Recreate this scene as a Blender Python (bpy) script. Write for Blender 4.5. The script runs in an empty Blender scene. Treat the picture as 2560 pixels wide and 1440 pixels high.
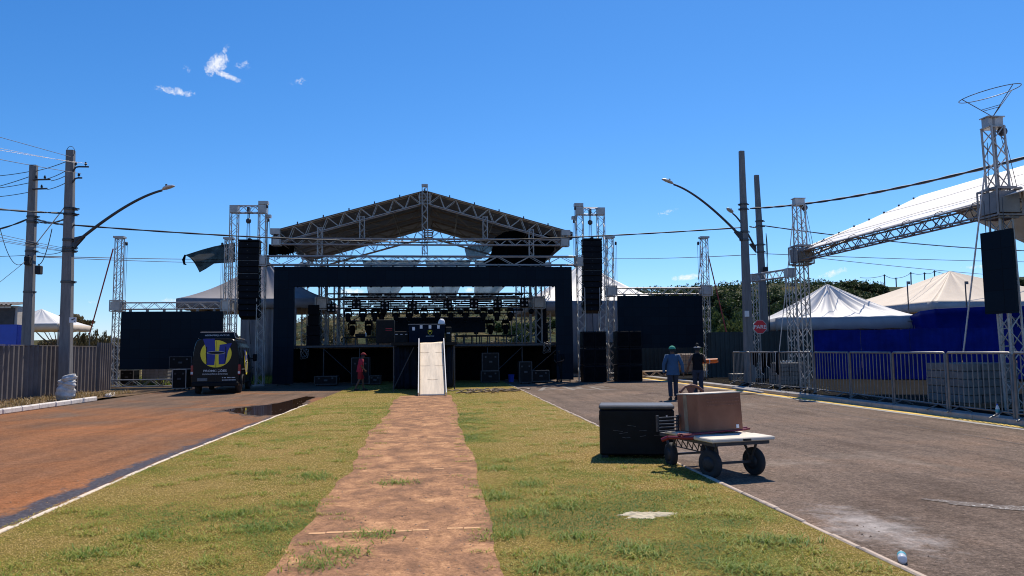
import bpy, math, random
import numpy as np
from math import radians, sin, cos, pi, tan, atan2, sqrt
from mathutils import Vector, Matrix, Euler
V = Vector
random.seed(7)
S = bpy.context.scene
COL = S.collection

# ------------------------------------------------------------------ camera
FPX, CH = 1849.0, 1.68
YAW, PIT, ROL = radians(5.6), radians(4.88), radians(-0.6)
RM = Matrix.Rotation(-YAW, 3, 'Z') @ Matrix.Rotation(pi/2+PIT, 3, 'X') @ Matrix.Rotation(ROL, 3, 'Z')
def ray(px, py): return RM @ V(((px-1280)/FPX, (720-py)/FPX, -1))
def G(px, py, z=0.0):
    d = ray(px, py); t = (z-CH)/d.z
    return V((d.x*t, d.y*t, z))
def P(px, py, Y):
    d = ray(px, py); t = Y/d.y
    return V((d.x*t, Y, CH+d.z*t))
cd = bpy.data.cameras.new('camera'); cam = bpy.data.objects.new('camera', cd); COL.objects.link(cam)
cam.location = (0, 0, CH); cam.rotation_euler = RM.to_euler()
cd.sensor_width = 36; cd.lens = 36*FPX/2560; cd.clip_end = 6000; cd.clip_start = 0.1
S.camera = cam

# ------------------------------------------------------------------ materials
def lin(c):
    return tuple(((x/255)/12.92 if x/255 <= 0.04045 else ((x/255+0.055)/1.055)**2.4) for x in c)
def newmat(name):
    m = bpy.data.materials.new(name); m.use_nodes = True
    nt = m.node_tree; return m, nt, nt.nodes['Principled BSDF'], nt.nodes['Material Output']
def N(nt, t, **kw):
    n = nt.nodes.new(t)
    for k, v in kw.items(): setattr(n, k, v)
    return n
def noise(nt, co, scale, detail=4, rough=0.55, dist=0.0):
    n = N(nt, 'ShaderNodeTexNoise'); n.inputs['Scale'].default_value = scale
    n.inputs['Detail'].default_value = detail; n.inputs['Roughness'].default_value = rough
    n.inputs['Distortion'].default_value = dist
    nt.links.new(co, n.inputs['Vector']); return n.outputs['Fac']
def ramp(nt, fac, stops):
    r = N(nt, 'ShaderNodeValToRGB'); e = r.color_ramp.elements
    while len(e) < len(stops): e.new(0.5)
    for el, (p, c) in zip(e, stops):
        el.position = p; el.color = (*c, 1) if len(c) == 3 else c
    nt.links.new(fac, r.inputs['Fac']); return r.outputs['Color']
def mixc(nt, fac, a, b, mode='MIX'):
    m = N(nt, 'ShaderNodeMix', data_type='RGBA', blend_type=mode)
    for s, v in ((0, fac), (6, a), (7, b)):
        if hasattr(v, 'links'): nt.links.new(v, m.inputs[s])
        else: m.inputs[s].default_value = v if s == 0 else (*v, 1)
    return m.outputs[2]
def maths(nt, op, a, b=0.0, clamp=False):
    m = N(nt, 'ShaderNodeMath', operation=op); m.use_clamp = clamp
    for i, v in enumerate((a, b)):
        if hasattr(v, 'links'): nt.links.new(v, m.inputs[i])
        else: m.inputs[i].default_value = v
    return m.outputs[0]
def gray(x): return (x, x, x)
def objco(nt): return N(nt, 'ShaderNodeTexCoord').outputs['Object']
def geoco(nt): return N(nt, 'ShaderNodeNewGeometry').outputs['Position']
def bump(nt, h, bs, strength=0.3, dist=0.02):
    b = N(nt, 'ShaderNodeBump'); b.inputs['Strength'].default_value = strength; b.inputs['Distance'].default_value = dist
    nt.links.new(h, b.inputs['Height']); nt.links.new(b.outputs['Normal'], bs.inputs['Normal'])
def M(name, col, rough=0.6, metal=0.0, var=0.25, scale=3.0, bmp=0.0, spec=0.5, trans=0.0, stretch=None):
    """a plain painted / metal / cloth surface with mottled wear"""
    m, nt, bs, out = newmat(name)
    co = objco(nt)
    if stretch:
        mp = N(nt, 'ShaderNodeMapping'); mp.inputs['Scale'].default_value = stretch
        nt.links.new(co, mp.inputs['Vector']); co = mp.outputs['Vector']
    f = noise(nt, co, scale, 5, 0.6)
    lo = tuple(c*(1-var) for c in col); hi = tuple(min(1, c*(1+var)) for c in col)
    c = ramp(nt, f, [(0.3, lo), (0.7, hi)])
    nt.links.new(c, bs.inputs['Base Color'])
    bs.inputs['Roughness'].default_value = rough; bs.inputs['Metallic'].default_value = metal
    bs.inputs['Specular IOR Level'].default_value = spec
    if bmp: bump(nt, noise(nt, co, scale*6, 4), bs, bmp, 0.02)
    if trans:
        tr = N(nt, 'ShaderNodeBsdfTranslucent'); nt.links.new(c, tr.inputs['Color'])
        mx = N(nt, 'ShaderNodeMixShader'); mx.inputs[0].default_value = trans
        nt.links.new(bs.outputs[0], mx.inputs[1]); nt.links.new(tr.outputs[0], mx.inputs[2])
        nt.links.new(mx.outputs[0], out.inputs['Surface'])
    return m
def Mscrim(name, col, alpha):
    m, nt, bs, out = newmat(name)
    bs.inputs['Base Color'].default_value = (*col, 1); bs.inputs['Roughness'].default_value = 0.9
    tr = N(nt, 'ShaderNodeBsdfTranslucent'); tr.inputs['Color'].default_value = (*col, 1)
    m1 = N(nt, 'ShaderNodeMixShader'); m1.inputs[0].default_value = 0.5
    nt.links.new(bs.outputs[0], m1.inputs[1]); nt.links.new(tr.outputs[0], m1.inputs[2])
    tp = N(nt, 'ShaderNodeBsdfTransparent')
    m2 = N(nt, 'ShaderNodeMixShader')
    w = noise(nt, objco(nt), 2.0, 3)
    nt.links.new(maths(nt, 'ADD', maths(nt, 'MULTIPLY', w, 0.3), alpha-0.15), m2.inputs[0])
    nt.links.new(tp.outputs[0], m2.inputs[1]); nt.links.new(m1.outputs[0], m2.inputs[2])
    nt.links.new(m2.outputs[0], out.inputs['Surface']); return m

MT = {}
MT['alu'] = M('aluminium', (0.41, 0.385, 0.365), 0.42, 0.3, 0.22, 2.5)
MT['alu_dull'] = M('aluminium_dull', (0.25, 0.23, 0.22), 0.45, 0.3, 0.25, 2.5)
MT['galv'] = M('galvanised_steel', (0.19, 0.18, 0.175), 0.45, 0.5, 0.3, 4)
MT['black'] = M('black_paint', (0.004, 0.0055, 0.009), 0.6, 0, 0.4, 3, 0, 0.12)
MT['blackcase'] = M('black_case_laminate', (0.006, 0.007, 0.009), 0.5, 0, 0.4, 5, 0.05, 0.15)
MT['blackcloth'] = M('black_cloth', (0.004, 0.005, 0.007), 0.95, 0, 0.4, 4, 0.1, 0.05)
MT['navycloth'] = M('dark_blue_cloth', (0.006, 0.012, 0.024), 0.9, 0, 0.3, 4, 0.1, 0.1)
MT['concrete'] = M('concrete_pole', (0.18, 0.175, 0.175), 0.85, 0, 0.25, 2.2, 0.15, stretch=(4, 4, 0.6))
MT['white'] = M('white_paint', (0.75, 0.73, 0.70), 0.6, 0, 0.1, 3)
MT['paper'] = M('white_paper', (0.8, 0.8, 0.8), 0.7, 0, 0.06, 3)
MT['lampgrey'] = M('lamp_housing', (0.55, 0.56, 0.58), 0.4, 0.2, 0.1, 4)
MT['darksteel'] = M('dark_steel', (0.06, 0.062, 0.07), 0.5, 0.5, 0.3, 6)
MT['cable'] = M('black_cable', (0.014, 0.016, 0.02), 0.6, 0, 0.2, 6)
MT['wire'] = M('bare_wire', (0.10, 0.10, 0.11), 0.5, 0.5, 0.2, 6)
MT['wireglint'] = M('aluminium_wire', (0.42, 0.38, 0.36), 0.4, 0.6, 0.1, 6)
MT['tentwhite'] = M('white_tent_pvc', (0.76, 0.74, 0.71), 0.55, 0, 0.06, 1.2, 0.05, trans=0.18)
MT['tentbeige'] = M('cream_tent_pvc', (0.72, 0.60, 0.46), 0.6, 0, 0.06, 1.0, 0.05, trans=0.2)
MT['tentgrey'] = M('grey_tent_pvc', (0.26, 0.245, 0.25), 0.6, 0, 0.12, 1.0, 0.05, trans=0.10)
MT['canopy'] = M('grey_roof_pvc', (0.20, 0.235, 0.30), 0.6, 0, 0.20, 0.8, 0.05, trans=0.14, stretch=(0.3, 3, 1))
MT['valance'] = M('grey_valance_pvc', (0.33, 0.33, 0.34), 0.7, 0, 0.12, 1.5)
MT['bluetarp'] = M('blue_sheeting', (0.002, 0.014, 0.20), 0.55, 0, 0.25, 1.5, 0.15, 0.1)
MT['greensheet'] = M('dark_green_sheeting', (0.012, 0.026, 0.030), 0.6, 0, 0.3, 1.5, 0.08)
MT['bluepanel'] = M('bright_blue_panel', (0.03, 0.08, 0.48), 0.5, 0, 0.12, 1.5)
MT['ramp'] = M('ramp_plywood', (0.82, 0.66, 0.47), 0.75, 0, 0.14, 1.5, 0.1, stretch=(8, 1, 1))
MT['board'] = M('pale_plywood', (0.66, 0.58, 0.47), 0.65, 0, 0.1, 3, 0.05, stretch=(1, 6, 1))
MT['stone'] = M('dusty_stone', (0.30, 0.20, 0.13), 0.9, 0, 0.6, 1.5)
MT['tyre'] = M('tyre_rubber', (0.022, 0.022, 0.024), 0.85, 0, 0.35, 8, 0.1)
MT['rim'] = M('wheel_rim', (0.035, 0.035, 0.04), 0.55, 0.4, 0.4, 6)
MT['vanpaint'] = M('black_van_paint', (0.004, 0.006, 0.010), 0.25, 0, 0.3, 2, 0, 0.15)
MT['glass'] = M('dark_glass', (0.008, 0.011, 0.014), 0.08, 0, 0.2, 2, 0, 0.8)
MT['yellow'] = M('yellow_vinyl', (0.80, 0.66, 0.03), 0.5, 0, 0.06, 2)
MT['bluevinyl'] = M('blue_vinyl', (0.006, 0.022, 0.24), 0.5, 0, 0.1, 2)
MT['letter'] = M('silver_lettering', (0.55, 0.55, 0.55), 0.5, 0, 0.15, 4)
MT['redlight'] = M('red_lamp_plastic', (0.30, 0.012, 0.014), 0.25, 0, 0.2, 4)
MT['darkredpaint'] = M('dark_red_paint', (0.20, 0.008, 0.018), 0.4, 0, 0.2, 5)
MT['red'] = M('red_enamel', (0.62, 0.015, 0.035), 0.45, 0, 0.12, 3)
MT['redcloth'] = M('red_cloth', (0.36, 0.013, 0.035), 0.9, 0, 0.2, 2.2, 1.0)
MT['darkred'] = M('dark_red_cloth', (0.22, 0.008, 0.014), 0.9, 0, 0.2, 6)
MT['blueshirt'] = M('blue_shirt', (0.030, 0.085, 0.17), 0.9, 0, 0.2, 2.2, 1.0)
MT['jeans'] = M('denim', (0.018, 0.030, 0.055), 0.9, 0, 0.3, 2.5, 1.0)
MT['skin'] = M('skin', (0.11, 0.055, 0.035), 0.6, 0, 0.1, 8)
MT['hair'] = M('black_hair', (0.008, 0.007, 0.007), 0.7, 0, 0.3, 20)
MT['greencap'] = M('green_cap', (0.03, 0.30, 0.20), 0.85, 0, 0.1, 8)
MT['shoe'] = M('dark_shoe', (0.015, 0.014, 0.014), 0.7, 0, 0.2, 10)
MT['orange'] = M('orange_plastic', (0.75, 0.16, 0.02), 0.5, 0, 0.2, 8)
MT['tank'] = M('translucent_tank', (0.66, 0.52, 0.38), 0.5, 0, 0.1, 2, trans=0.3)
MT['palletwood'] = M('weathered_wood', (0.17, 0.13, 0.10), 0.85, 0, 0.35, 3, 0.2, stretch=(1, 1, 5))
MT['blockgrey'] = M('grey_block', (0.17, 0.165, 0.16), 0.9, 0, 0.25, 4, 0.2)
MT['sack'] = M('woven_sack', (0.60, 0.58, 0.54), 0.85, 0, 0.18, 9, 0.3)
MT['lens'] = M('frosted_lens', (0.62, 0.62, 0.62), 0.35, 0, 0.1, 8)
MT['shedwall'] = M('pale_shed_wall', (0.55, 0.49, 0.42), 0.85, 0, 0.15, 2, 0.1)
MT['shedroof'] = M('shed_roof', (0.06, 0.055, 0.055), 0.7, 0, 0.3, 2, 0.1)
MT['strap'] = M('red_strap', (0.35, 0.05, 0.04), 0.8, 0, 0.2, 6)
MT['rope'] = M('tan_rope', (0.30, 0.22, 0.14), 0.9, 0, 0.3, 8)
MT['bark'] = M('bark', (0.11, 0.08, 0.055), 0.95, 0, 0.3, 4, 0.3)
MT['bottle'] = M('clear_plastic', (0.88, 0.89, 0.90), 0.15, 0, 0.05, 4, 0, 0.6, trans=0.3)
MT['bottlelabel'] = M('teal_label', (0.05, 0.32, 0.40), 0.5, 0, 0.2, 8)
MT['straw'] = M('dry_stalks', (0.30, 0.21, 0.09), 0.9, 0, 0.3, 3)
MT['brownfence'] = M('tan_sheet_fence', (0.21, 0.155, 0.10), 0.8, 0, 0.2, 1.2)

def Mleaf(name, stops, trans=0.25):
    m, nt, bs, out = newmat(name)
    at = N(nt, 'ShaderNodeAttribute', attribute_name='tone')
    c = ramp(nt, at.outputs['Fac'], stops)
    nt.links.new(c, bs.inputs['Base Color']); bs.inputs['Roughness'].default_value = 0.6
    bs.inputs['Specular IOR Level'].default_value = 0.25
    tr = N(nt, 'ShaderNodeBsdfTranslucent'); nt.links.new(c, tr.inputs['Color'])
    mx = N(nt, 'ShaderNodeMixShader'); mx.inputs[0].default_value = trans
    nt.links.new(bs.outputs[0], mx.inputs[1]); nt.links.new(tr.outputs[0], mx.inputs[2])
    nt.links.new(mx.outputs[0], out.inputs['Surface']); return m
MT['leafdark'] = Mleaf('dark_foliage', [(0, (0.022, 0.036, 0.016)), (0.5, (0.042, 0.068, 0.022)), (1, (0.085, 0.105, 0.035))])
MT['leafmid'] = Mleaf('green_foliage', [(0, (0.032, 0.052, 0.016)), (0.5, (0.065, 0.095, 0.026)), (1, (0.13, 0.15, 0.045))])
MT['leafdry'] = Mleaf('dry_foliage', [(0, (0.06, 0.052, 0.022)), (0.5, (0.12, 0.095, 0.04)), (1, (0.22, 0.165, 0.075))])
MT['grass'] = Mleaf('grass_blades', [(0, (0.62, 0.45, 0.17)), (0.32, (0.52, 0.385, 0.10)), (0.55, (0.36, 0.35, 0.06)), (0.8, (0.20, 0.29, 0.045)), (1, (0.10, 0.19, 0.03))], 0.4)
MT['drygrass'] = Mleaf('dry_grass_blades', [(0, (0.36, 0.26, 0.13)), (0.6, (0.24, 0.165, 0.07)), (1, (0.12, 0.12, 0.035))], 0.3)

# --- ground materials (world-position based, so patches keep still)
def ground_mat(name, build, rough=0.9):
    m, nt, bs, out = newmat(name); bs.inputs['Roughness'].default_value = rough
    bs.inputs['Specular IOR Level'].default_value = 0.04
    build(nt, bs, geoco(nt)); return m
def lk(nt, c, bs, s='Base Color'): nt.links.new(c, bs.inputs[s])
def g_field(nt, bs, co):
    c = ramp(nt, noise(nt, co, 0.35, 6, 0.65), [(0.3, (0.10, 0.085, 0.035)), (0.5, (0.19, 0.14, 0.065)), (0.7, (0.24, 0.15, 0.085))])
    lk(nt, mixc(nt, ramp(nt, noise(nt, co, 6, 5), [(0.4, gray(0.0)), (0.7, gray(0.5))]), c, (0.09, 0.085, 0.03)), bs)
    bump(nt, noise(nt, co, 9, 5), bs, 0.6, 0.05)
MT['field'] = ground_mat('field_soil', g_field)
def g_lawn(nt, bs, co):
    a = ramp(nt, noise(nt, co, 0.55, 5, 0.6), [(0.32, (0.27, 0.185, 0.065)), (0.5, (0.23, 0.175, 0.05)), (0.66, (0.15, 0.15, 0.03))])
    b = ramp(nt, noise(nt, co, 40, 7, 0.85), [(0.32, (0.32, 0.30, 0.26)), (0.5, (0.95, 0.95, 0.9)), (0.66, (1.9, 1.8, 1.5))])
    lk(nt, mixc(nt, 1.0, a, b, 'MULTIPLY'), bs); bump(nt, noise(nt, co, 60, 4), bs, 0.8, 0.03)
MT['lawn'] = ground_mat('lawn_soil', g_lawn)
def g_path(nt, bs, co):
    mp = N(nt, 'ShaderNodeMapping'); mp.inputs['Scale'].default_value = (1.0, 0.8, 1); nt.links.new(co, mp.inputs['Vector'])
    a = ramp(nt, noise(nt, mp.outputs['Vector'], 2.3, 8, 0.72, 0.5), [(0.30, (0.165, 0.098, 0.064)), (0.46, (0.285, 0.155, 0.089)), (0.57, (0.42, 0.225, 0.118)), (0.72, (0.60, 0.345, 0.18))])
    b = mixc(nt, 1.0, ramp(nt, noise(nt, co, 40, 7, 0.85), [(0.32, gray(0.48)), (0.5, gray(0.98)), (0.68, gray(1.35))]), ramp(nt, noise(nt, co, 9, 6, 0.8), [(0.34, gray(0.74)), (0.5, gray(1.0)), (0.66, gray(1.18))]), 'MULTIPLY')
    c = mixc(nt, 1.0, a, b, 'MULTIPLY')
    wob = N(nt, 'ShaderNodeTexNoise'); wob.inputs['Scale'].default_value = 2.2; wob.inputs['Detail'].default_value = 5; nt.links.new(co, wob.inputs['Vector'])
    wv = mixc(nt, 0.45, co, wob.outputs['Color'])
    vo = N(nt, 'ShaderNodeTexVoronoi', feature='DISTANCE_TO_EDGE'); vo.inputs['Scale'].default_value = 3.3; nt.links.new(wv, vo.inputs['Vector'])
    crack = maths(nt, 'MULTIPLY', ramp(nt, vo.outputs['Distance'], [(0.0, gray(1)), (0.009, gray(0.0))]), ramp(nt, noise(nt, co, 0.9, 4), [(0.46, gray(0)), (0.60, gray(0.75))]))
    lk(nt, mixc(nt, crack, c, (0.075, 0.05, 0.035)), bs)
    bump(nt, maths(nt, 'SUBTRACT', noise(nt, co, 30, 5), crack), bs, 0.5, 0.015)
MT['path'] = ground_mat('worn_red_concrete', g_path)
def g_left(nt, bs, co):
    sx = N(nt, 'ShaderNodeSeparateXYZ'); nt.links.new(co, sx.inputs[0])
    far = maths(nt, 'MULTIPLY', maths(nt, 'SUBTRACT', sx.outputs['Y'], 20.5), 0.10, True)
    n1 = noise(nt, co, 0.35, 6, 0.62, 0.5)
    f = maths(nt, 'ADD', n1, maths(nt, 'MULTIPLY', far, -0.22))
    a = ramp(nt, f, [(0.14, (0.135, 0.095, 0.07)), (0.32, (0.175, 0.115, 0.08)), (0.43, (0.22, 0.112, 0.062)), (0.56, (0.275, 0.125, 0.060)), (0.74, (0.37, 0.145, 0.06))])
    b = mixc(nt, 1.0, ramp(nt, noise(nt, co, 28, 8, 0.9), [(0.32, gray(0.3)), (0.5, gray(0.95)), (0.70, gray(1.7))]), ramp(nt, noise(nt, co, 6.5, 6, 0.8), [(0.33, gray(0.72)), (0.5, gray(1.0)), (0.66, gray(1.22))]), 'MULTIPLY')
    mp2 = N(nt, 'ShaderNodeMapping'); mp2.inputs['Scale'].default_value = (2.2, 0.14, 1); nt.links.new(co, mp2.inputs['Vector'])
    b2 = ramp(nt, noise(nt, mp2.outputs['Vector'], 1.0, 6, 0.65), [(0.34, gray(0.80)), (0.64, gray(1.12))])
    c = mixc(nt, 1.0, mixc(nt, 1.0, a, b, 'MULTIPLY'), b2, 'MULTIPLY')
    # water running along the lawn kerb
    Y_ = sx.outputs['Y']; bend = maths(nt, 'MULTIPLY', maths(nt, 'MAXIMUM', maths(nt, 'SUBTRACT', 12.1, Y_), 0.0), 0.042)
    dk_ = maths(nt, 'SUBTRACT', maths(nt, 'ADD', bend, -4.40), sx.outputs['X'])
    wid = maths(nt, 'MAXIMUM', maths(nt, 'SUBTRACT', 0.62, maths(nt, 'MULTIPLY', Y_, 0.022)), 0.16)
    mp3 = N(nt, 'ShaderNodeMapping'); mp3.inputs['Scale'].default_value = (1.0, 0.5, 1); nt.links.new(co, mp3.inputs['Vector'])
    nn = maths(nt, 'MULTIPLY', maths(nt, 'SUBTRACT', noise(nt, mp3.outputs['Vector'], 3.2, 7, 0.72), 0.5), 0.95)
    wet = maths(nt, 'MULTIPLY', maths(nt, 'ADD', maths(nt, 'SUBTRACT', wid, dk_), nn), 7.0, True)
    wet = maths(nt, 'MULTIPLY', wet, maths(nt, 'MULTIPLY', maths(nt, 'ADD', dk_, maths(nt, 'MULTIPLY', nn, 0.3)), 16.0, True))
    wet = maths(nt, 'MULTIPLY', wet, maths(nt, 'MULTIPLY', maths(nt, 'SUBTRACT', 24.5, Y_), 0.5, True))
    gr_ = ramp(nt, noise(nt, co, 24, 6, 0.85), [(0.36, (0.035, 0.028, 0.027)), (0.52, (0.085, 0.068, 0.066)), (0.62, (0.17, 0.15, 0.15)), (0.70, (0.42, 0.40, 0.40))])  # pale specks paint sparkle on the wet grain
    c = mixc(nt, wet, c, gr_); lk(nt, maths(nt, 'SUBTRACT', 0.85, maths(nt, 'MULTIPLY', wet, 0.45)), bs, 'Roughness')
    lk(nt, c, bs); bump(nt, noise(nt, co, 60, 5, 0.7), bs, 0.6, 0.012)
MT['leftroad'] = ground_mat('dusty_asphalt', g_left, 0.8)
def g_right(nt, bs, co):
    a = ramp(nt, noise(nt, co, 0.45, 6, 0.62), [(0.3, (0.125, 0.088, 0.066)), (0.5, (0.17, 0.126, 0.098)), (0.68, (0.22, 0.15, 0.108))])
    sp = ramp(nt, noise(nt, co, 26, 8, 0.92), [(0.34, gray(0.22)), (0.47, gray(0.75)), (0.55, gray(1.1)), (0.68, gray(2.4))])
    c = mixc(nt, 1.0, a, sp, 'MULTIPLY')
    pale = ramp(nt, noise(nt, co, 0.28, 5, 0.6, 1.2), [(0.60, gray(0)), (0.70, gray(0.45))])
    c = mixc(nt, pale, c, (0.26, 0.22, 0.18))
    # pale dried spill near the kerb
    d = N(nt, 'ShaderNodeVectorMath', operation='DISTANCE'); 
    mp = N(nt, 'ShaderNodeMapping'); mp.inputs['Scale'].default_value = (1.7, 0.8, 1); nt.links.new(co, mp.inputs['Vector'])
    nt.links.new(mp.outputs['Vector'], d.inputs[0]); d.inputs[1].default_value = (4.05*1.7, 6.75*0.8, 0)
    spill = ramp(nt, maths(nt, 'ADD', d.outputs['Value'], maths(nt, 'MULTIPLY', maths(nt, 'SUBTRACT', noise(nt, co, 3.5, 6, 0.7), 0.5), 2.4)), [(0.1, gray(0.75)), (0.85, gray(0))])
    c = mixc(nt, spill, c, (0.36, 0.325, 0.30))
    mp2 = N(nt, 'ShaderNodeMapping'); mp2.inputs['Scale'].default_value = (2.6, 0.16, 1); nt.links.new(co, mp2.inputs['Vector'])
    c = mixc(nt, 1.0, c, ramp(nt, noise(nt, mp2.outputs['Vector'], 1.0, 5, 0.6), [(0.35, gray(0.82)), (0.62, gray(1.12))]), 'MULTIPLY')
    wv = mixc(nt, 0.35, co, N(nt, 'ShaderNodeTexNoise').outputs['Color'])
    vo = N(nt, 'ShaderNodeTexVoronoi', feature='DISTANCE_TO_EDGE'); vo.inputs['Scale'].default_value = 0.75; nt.links.new(wv, vo.inputs['Vector'])
    c = mixc(nt, 1.0, c, ramp(nt, noise(nt, co, 7.5, 6, 0.8), [(0.33, gray(0.62)), (0.5, gray(1.0)), (0.66, gray(1.35))]), 'MULTIPLY')
    ck = maths(nt, 'MULTIPLY', ramp(nt, vo.outputs['Distance'], [(0.0, gray(1)), (0.010, gray(0.0))]), ramp(nt, noise(nt, co, 0.5, 3), [(0.52, gray(0)), (0.62, gray(0.6))]))
    c = mixc(nt, ck, c, (0.05, 0.04, 0.033))
    lk(nt, c, bs); bump(nt, noise(nt, co, 48, 6, 0.8), bs, 0.7, 0.012)
MT['rightroad'] = ground_mat('grey_asphalt', g_right, 0.75)
def g_dirt(nt, bs, co):
    a = ramp(nt, noise(nt, co, 1.4, 7, 0.7), [(0.3, (0.085, 0.062, 0.038)), (0.5, (0.17, 0.115, 0.07)), (0.68, (0.27, 0.175, 0.105))])
    lk(nt, a, bs); bump(nt, noise(nt, co, 25, 5), bs, 0.8, 0.03)
MT['dirt'] = ground_mat('verge_dirt', g_dirt)
def g_shaded(nt, bs, co):
    a = ramp(nt, noise(nt, co, 2.2, 7, 0.75), [(0.35, (0.004, 0.0036, 0.0034)), (0.60, (0.008, 0.0066, 0.005)), (0.74, (0.03, 0.022, 0.013))])  # near-black and tan flecks paint shade and sun flecks on the verge
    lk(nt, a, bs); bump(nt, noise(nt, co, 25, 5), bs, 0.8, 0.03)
MT['shadedearth'] = ground_mat('shade_painted_earth', g_shaded)
def g_pave(nt, bs, co):
    a = ramp(nt, noise(nt, co, 3.0, 6, 0.7), [(0.3, (0.27, 0.255, 0.24)), (0.7, (0.42, 0.40, 0.375))])
    lk(nt, a, bs); bump(nt, noise(nt, co, 40, 4), bs, 0.4, 0.01)
MT['pave'] = ground_mat('pale_concrete', g_pave)
def g_kerb(col):
    def f(nt, bs, co):
        a = ramp(nt, noise(nt, co, 5.0, 6, 0.75), [(0.28, tuple(c*0.45 for c in col)), (0.45, tuple(c*0.85 for c in col)), (0.7, col)])
        lk(nt, a, bs); bump(nt, noise(nt, co, 30, 4), bs, 0.4, 0.01)
    return f
MT['kerbwhite'] = ground_mat('whitewashed_kerb', g_kerb((0.78, 0.72, 0.66)))
MT['kerbpale'] = ground_mat('pale_kerb_edge', g_kerb((0.78, 0.66, 0.52)))
MT['kerbyellow'] = ground_mat('yellow_kerb', g_kerb((0.86, 0.58, 0.17)))
MT['kerbedge'] = ground_mat('worn_kerb_edge', g_kerb((0.60, 0.48, 0.38)))
MT['brick'] = ground_mat('brick_row', g_kerb((0.72, 0.42, 0.22)))
MT['sand'] = ground_mat('pale_sand', g_kerb((0.68, 0.58, 0.40)))
MT['fadedpaint'] = ground_mat('faded_road_paint', g_kerb((0.30, 0.265, 0.23)))
def g_wet(nt, bs, co):
    a = ramp(nt, noise(nt, co, 3, 5), [(0.3, (0.05, 0.036, 0.03)), (0.7, (0.10, 0.068, 0.055))])
    lk(nt, a, bs)
    r = ramp(nt, noise(nt, co, 4.5, 4), [(0.35, gray(0.30)), (0.65, gray(0.6))]); lk(nt, r, bs, 'Roughness')
    bs.inputs['Specular IOR Level'].default_value = 0.35
    bump(nt, noise(nt, co, 38, 5, 0.7), bs, 0.55, 0.012)
MT['wet'] = ground_mat('wet_asphalt', g_wet)
def g_glint(nt, bs, co):
    f = noise(nt, co, 16, 7, 0.8)
    lk(nt, ramp(nt, f, [(0.42, (0.15, 0.115, 0.09)), (0.54, (0.19, 0.155, 0.13)), (0.62, (0.55, 0.53, 0.51))]), bs)  # palest flecks paint glints on the wet patch
    lk(nt, ramp(nt, f, [(0.4, gray(0.25)), (0.55, gray(0.7))]), bs, 'Roughness'); bump(nt, f, bs, 0.8, 0.02)
MT['glint'] = ground_mat('wet_painted_glint', g_glint)
def g_rim(nt, bs, co):
    a = ramp(nt, noise(nt, co, 12, 6, 0.8), [(0.35, (0.055, 0.036, 0.027)), (0.6, (0.13, 0.092, 0.07)), (0.75, (0.24, 0.19, 0.16))])
    lk(nt, a, bs); bs.inputs['Roughness'].default_value = 0.7; bump(nt, noise(nt, co, 30, 5), bs, 0.6, 0.015)
MT['wetrim'] = ground_mat('damp_gravelly_asphalt', g_rim)
def g_water(nt, bs, co):
    bs.inputs['Base Color'].default_value = (0.05, 0.028, 0.016, 1); bs.inputs['Roughness'].default_value = 0.03
    bs.inputs['Specular IOR Level'].default_value = 0.6
    bump(nt, noise(nt, co, 5, 3), bs, 0.03, 0.01)
MT['water'] = ground_mat('muddy_water', g_water, 0.03)
def g_hill(nt, bs, co):
    a = ramp(nt, noise(nt, co, 0.06, 7, 0.65), [(0.35, (0.028, 0.042, 0.018)), (0.5, (0.06, 0.07, 0.028)), (0.62, (0.15, 0.115, 0.05)), (0.72, (0.075, 0.08, 0.03))])
    b = ramp(nt, noise(nt, co, 0.8, 5, 0.7), [(0.3, gray(0.4)), (0.65, gray(1.15))])
    lk(nt, mixc(nt, 1.0, a, b, 'MULTIPLY'), bs); bump(nt, noise(nt, co, 0.6, 5), bs, 1.0, 1.5)
MT['hill'] = ground_mat('scrub_hill', g_hill)
def g_led(nt, bs, co):
    # dark LED tiles: fine module grid; navy tint stands for lens veil and reflection
    br = N(nt, 'ShaderNodeTexBrick'); br.offset = 0; br.inputs['Scale'].default_value = 1.0
    br.inputs['Brick Width'].default_value = 0.5; br.inputs['Row Height'].default_value = 0.5; br.inputs['Mortar Size'].default_value = 0.006
    br.inputs['Color1'].default_value = (0.0015, 0.0075, 0.016, 1); br.inputs['Color2'].default_value = (0.0025, 0.0105, 0.020, 1); br.inputs['Mortar'].default_value = (0.001, 0.003, 0.006, 1)
    sx = N(nt, 'ShaderNodeSeparateXYZ'); nt.links.new(co, sx.inputs[0]); cx = N(nt, 'ShaderNodeCombineXYZ')
    nt.links.new(maths(nt, 'ADD', sx.outputs['X'], sx.outputs['Y']), cx.inputs['X']); nt.links.new(sx.outputs['Z'], cx.inputs['Y']); nt.links.new(cx.outputs[0], br.inputs['Vector'])
    lk(nt, br.outputs['Color'], bs); bs.inputs['Roughness'].default_value = 0.6; bs.inputs['Specular IOR Level'].default_value = 0.12
MT['led'] = ground_mat('led_panel_face', g_led, 0.55)
def g_card(nt, bs, co):
    oc = objco(nt)
    a = ramp(nt, noise(nt, oc, 3, 5), [(0.3, (0.23, 0.105, 0.066)), (0.7, (0.33, 0.16, 0.10))])
    lk(nt, a, bs); bs.inputs['Roughness'].default_value = 0.7
MT['cardboard'] = ground_mat('brown_cardboard', g_card)
def g_fence(nt, bs, co):
    a = ramp(nt, noise(nt, co, 0.9, 6, 0.7), [(0.3, (0.12, 0.105, 0.10)), (0.7, (0.21, 0.185, 0.175))])
    lk(nt, a, bs); bs.inputs['Roughness'].default_value = 0.6
MT['corr'] = ground_mat('grey_corrugated_sheet', g_fence, 0.6)

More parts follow.
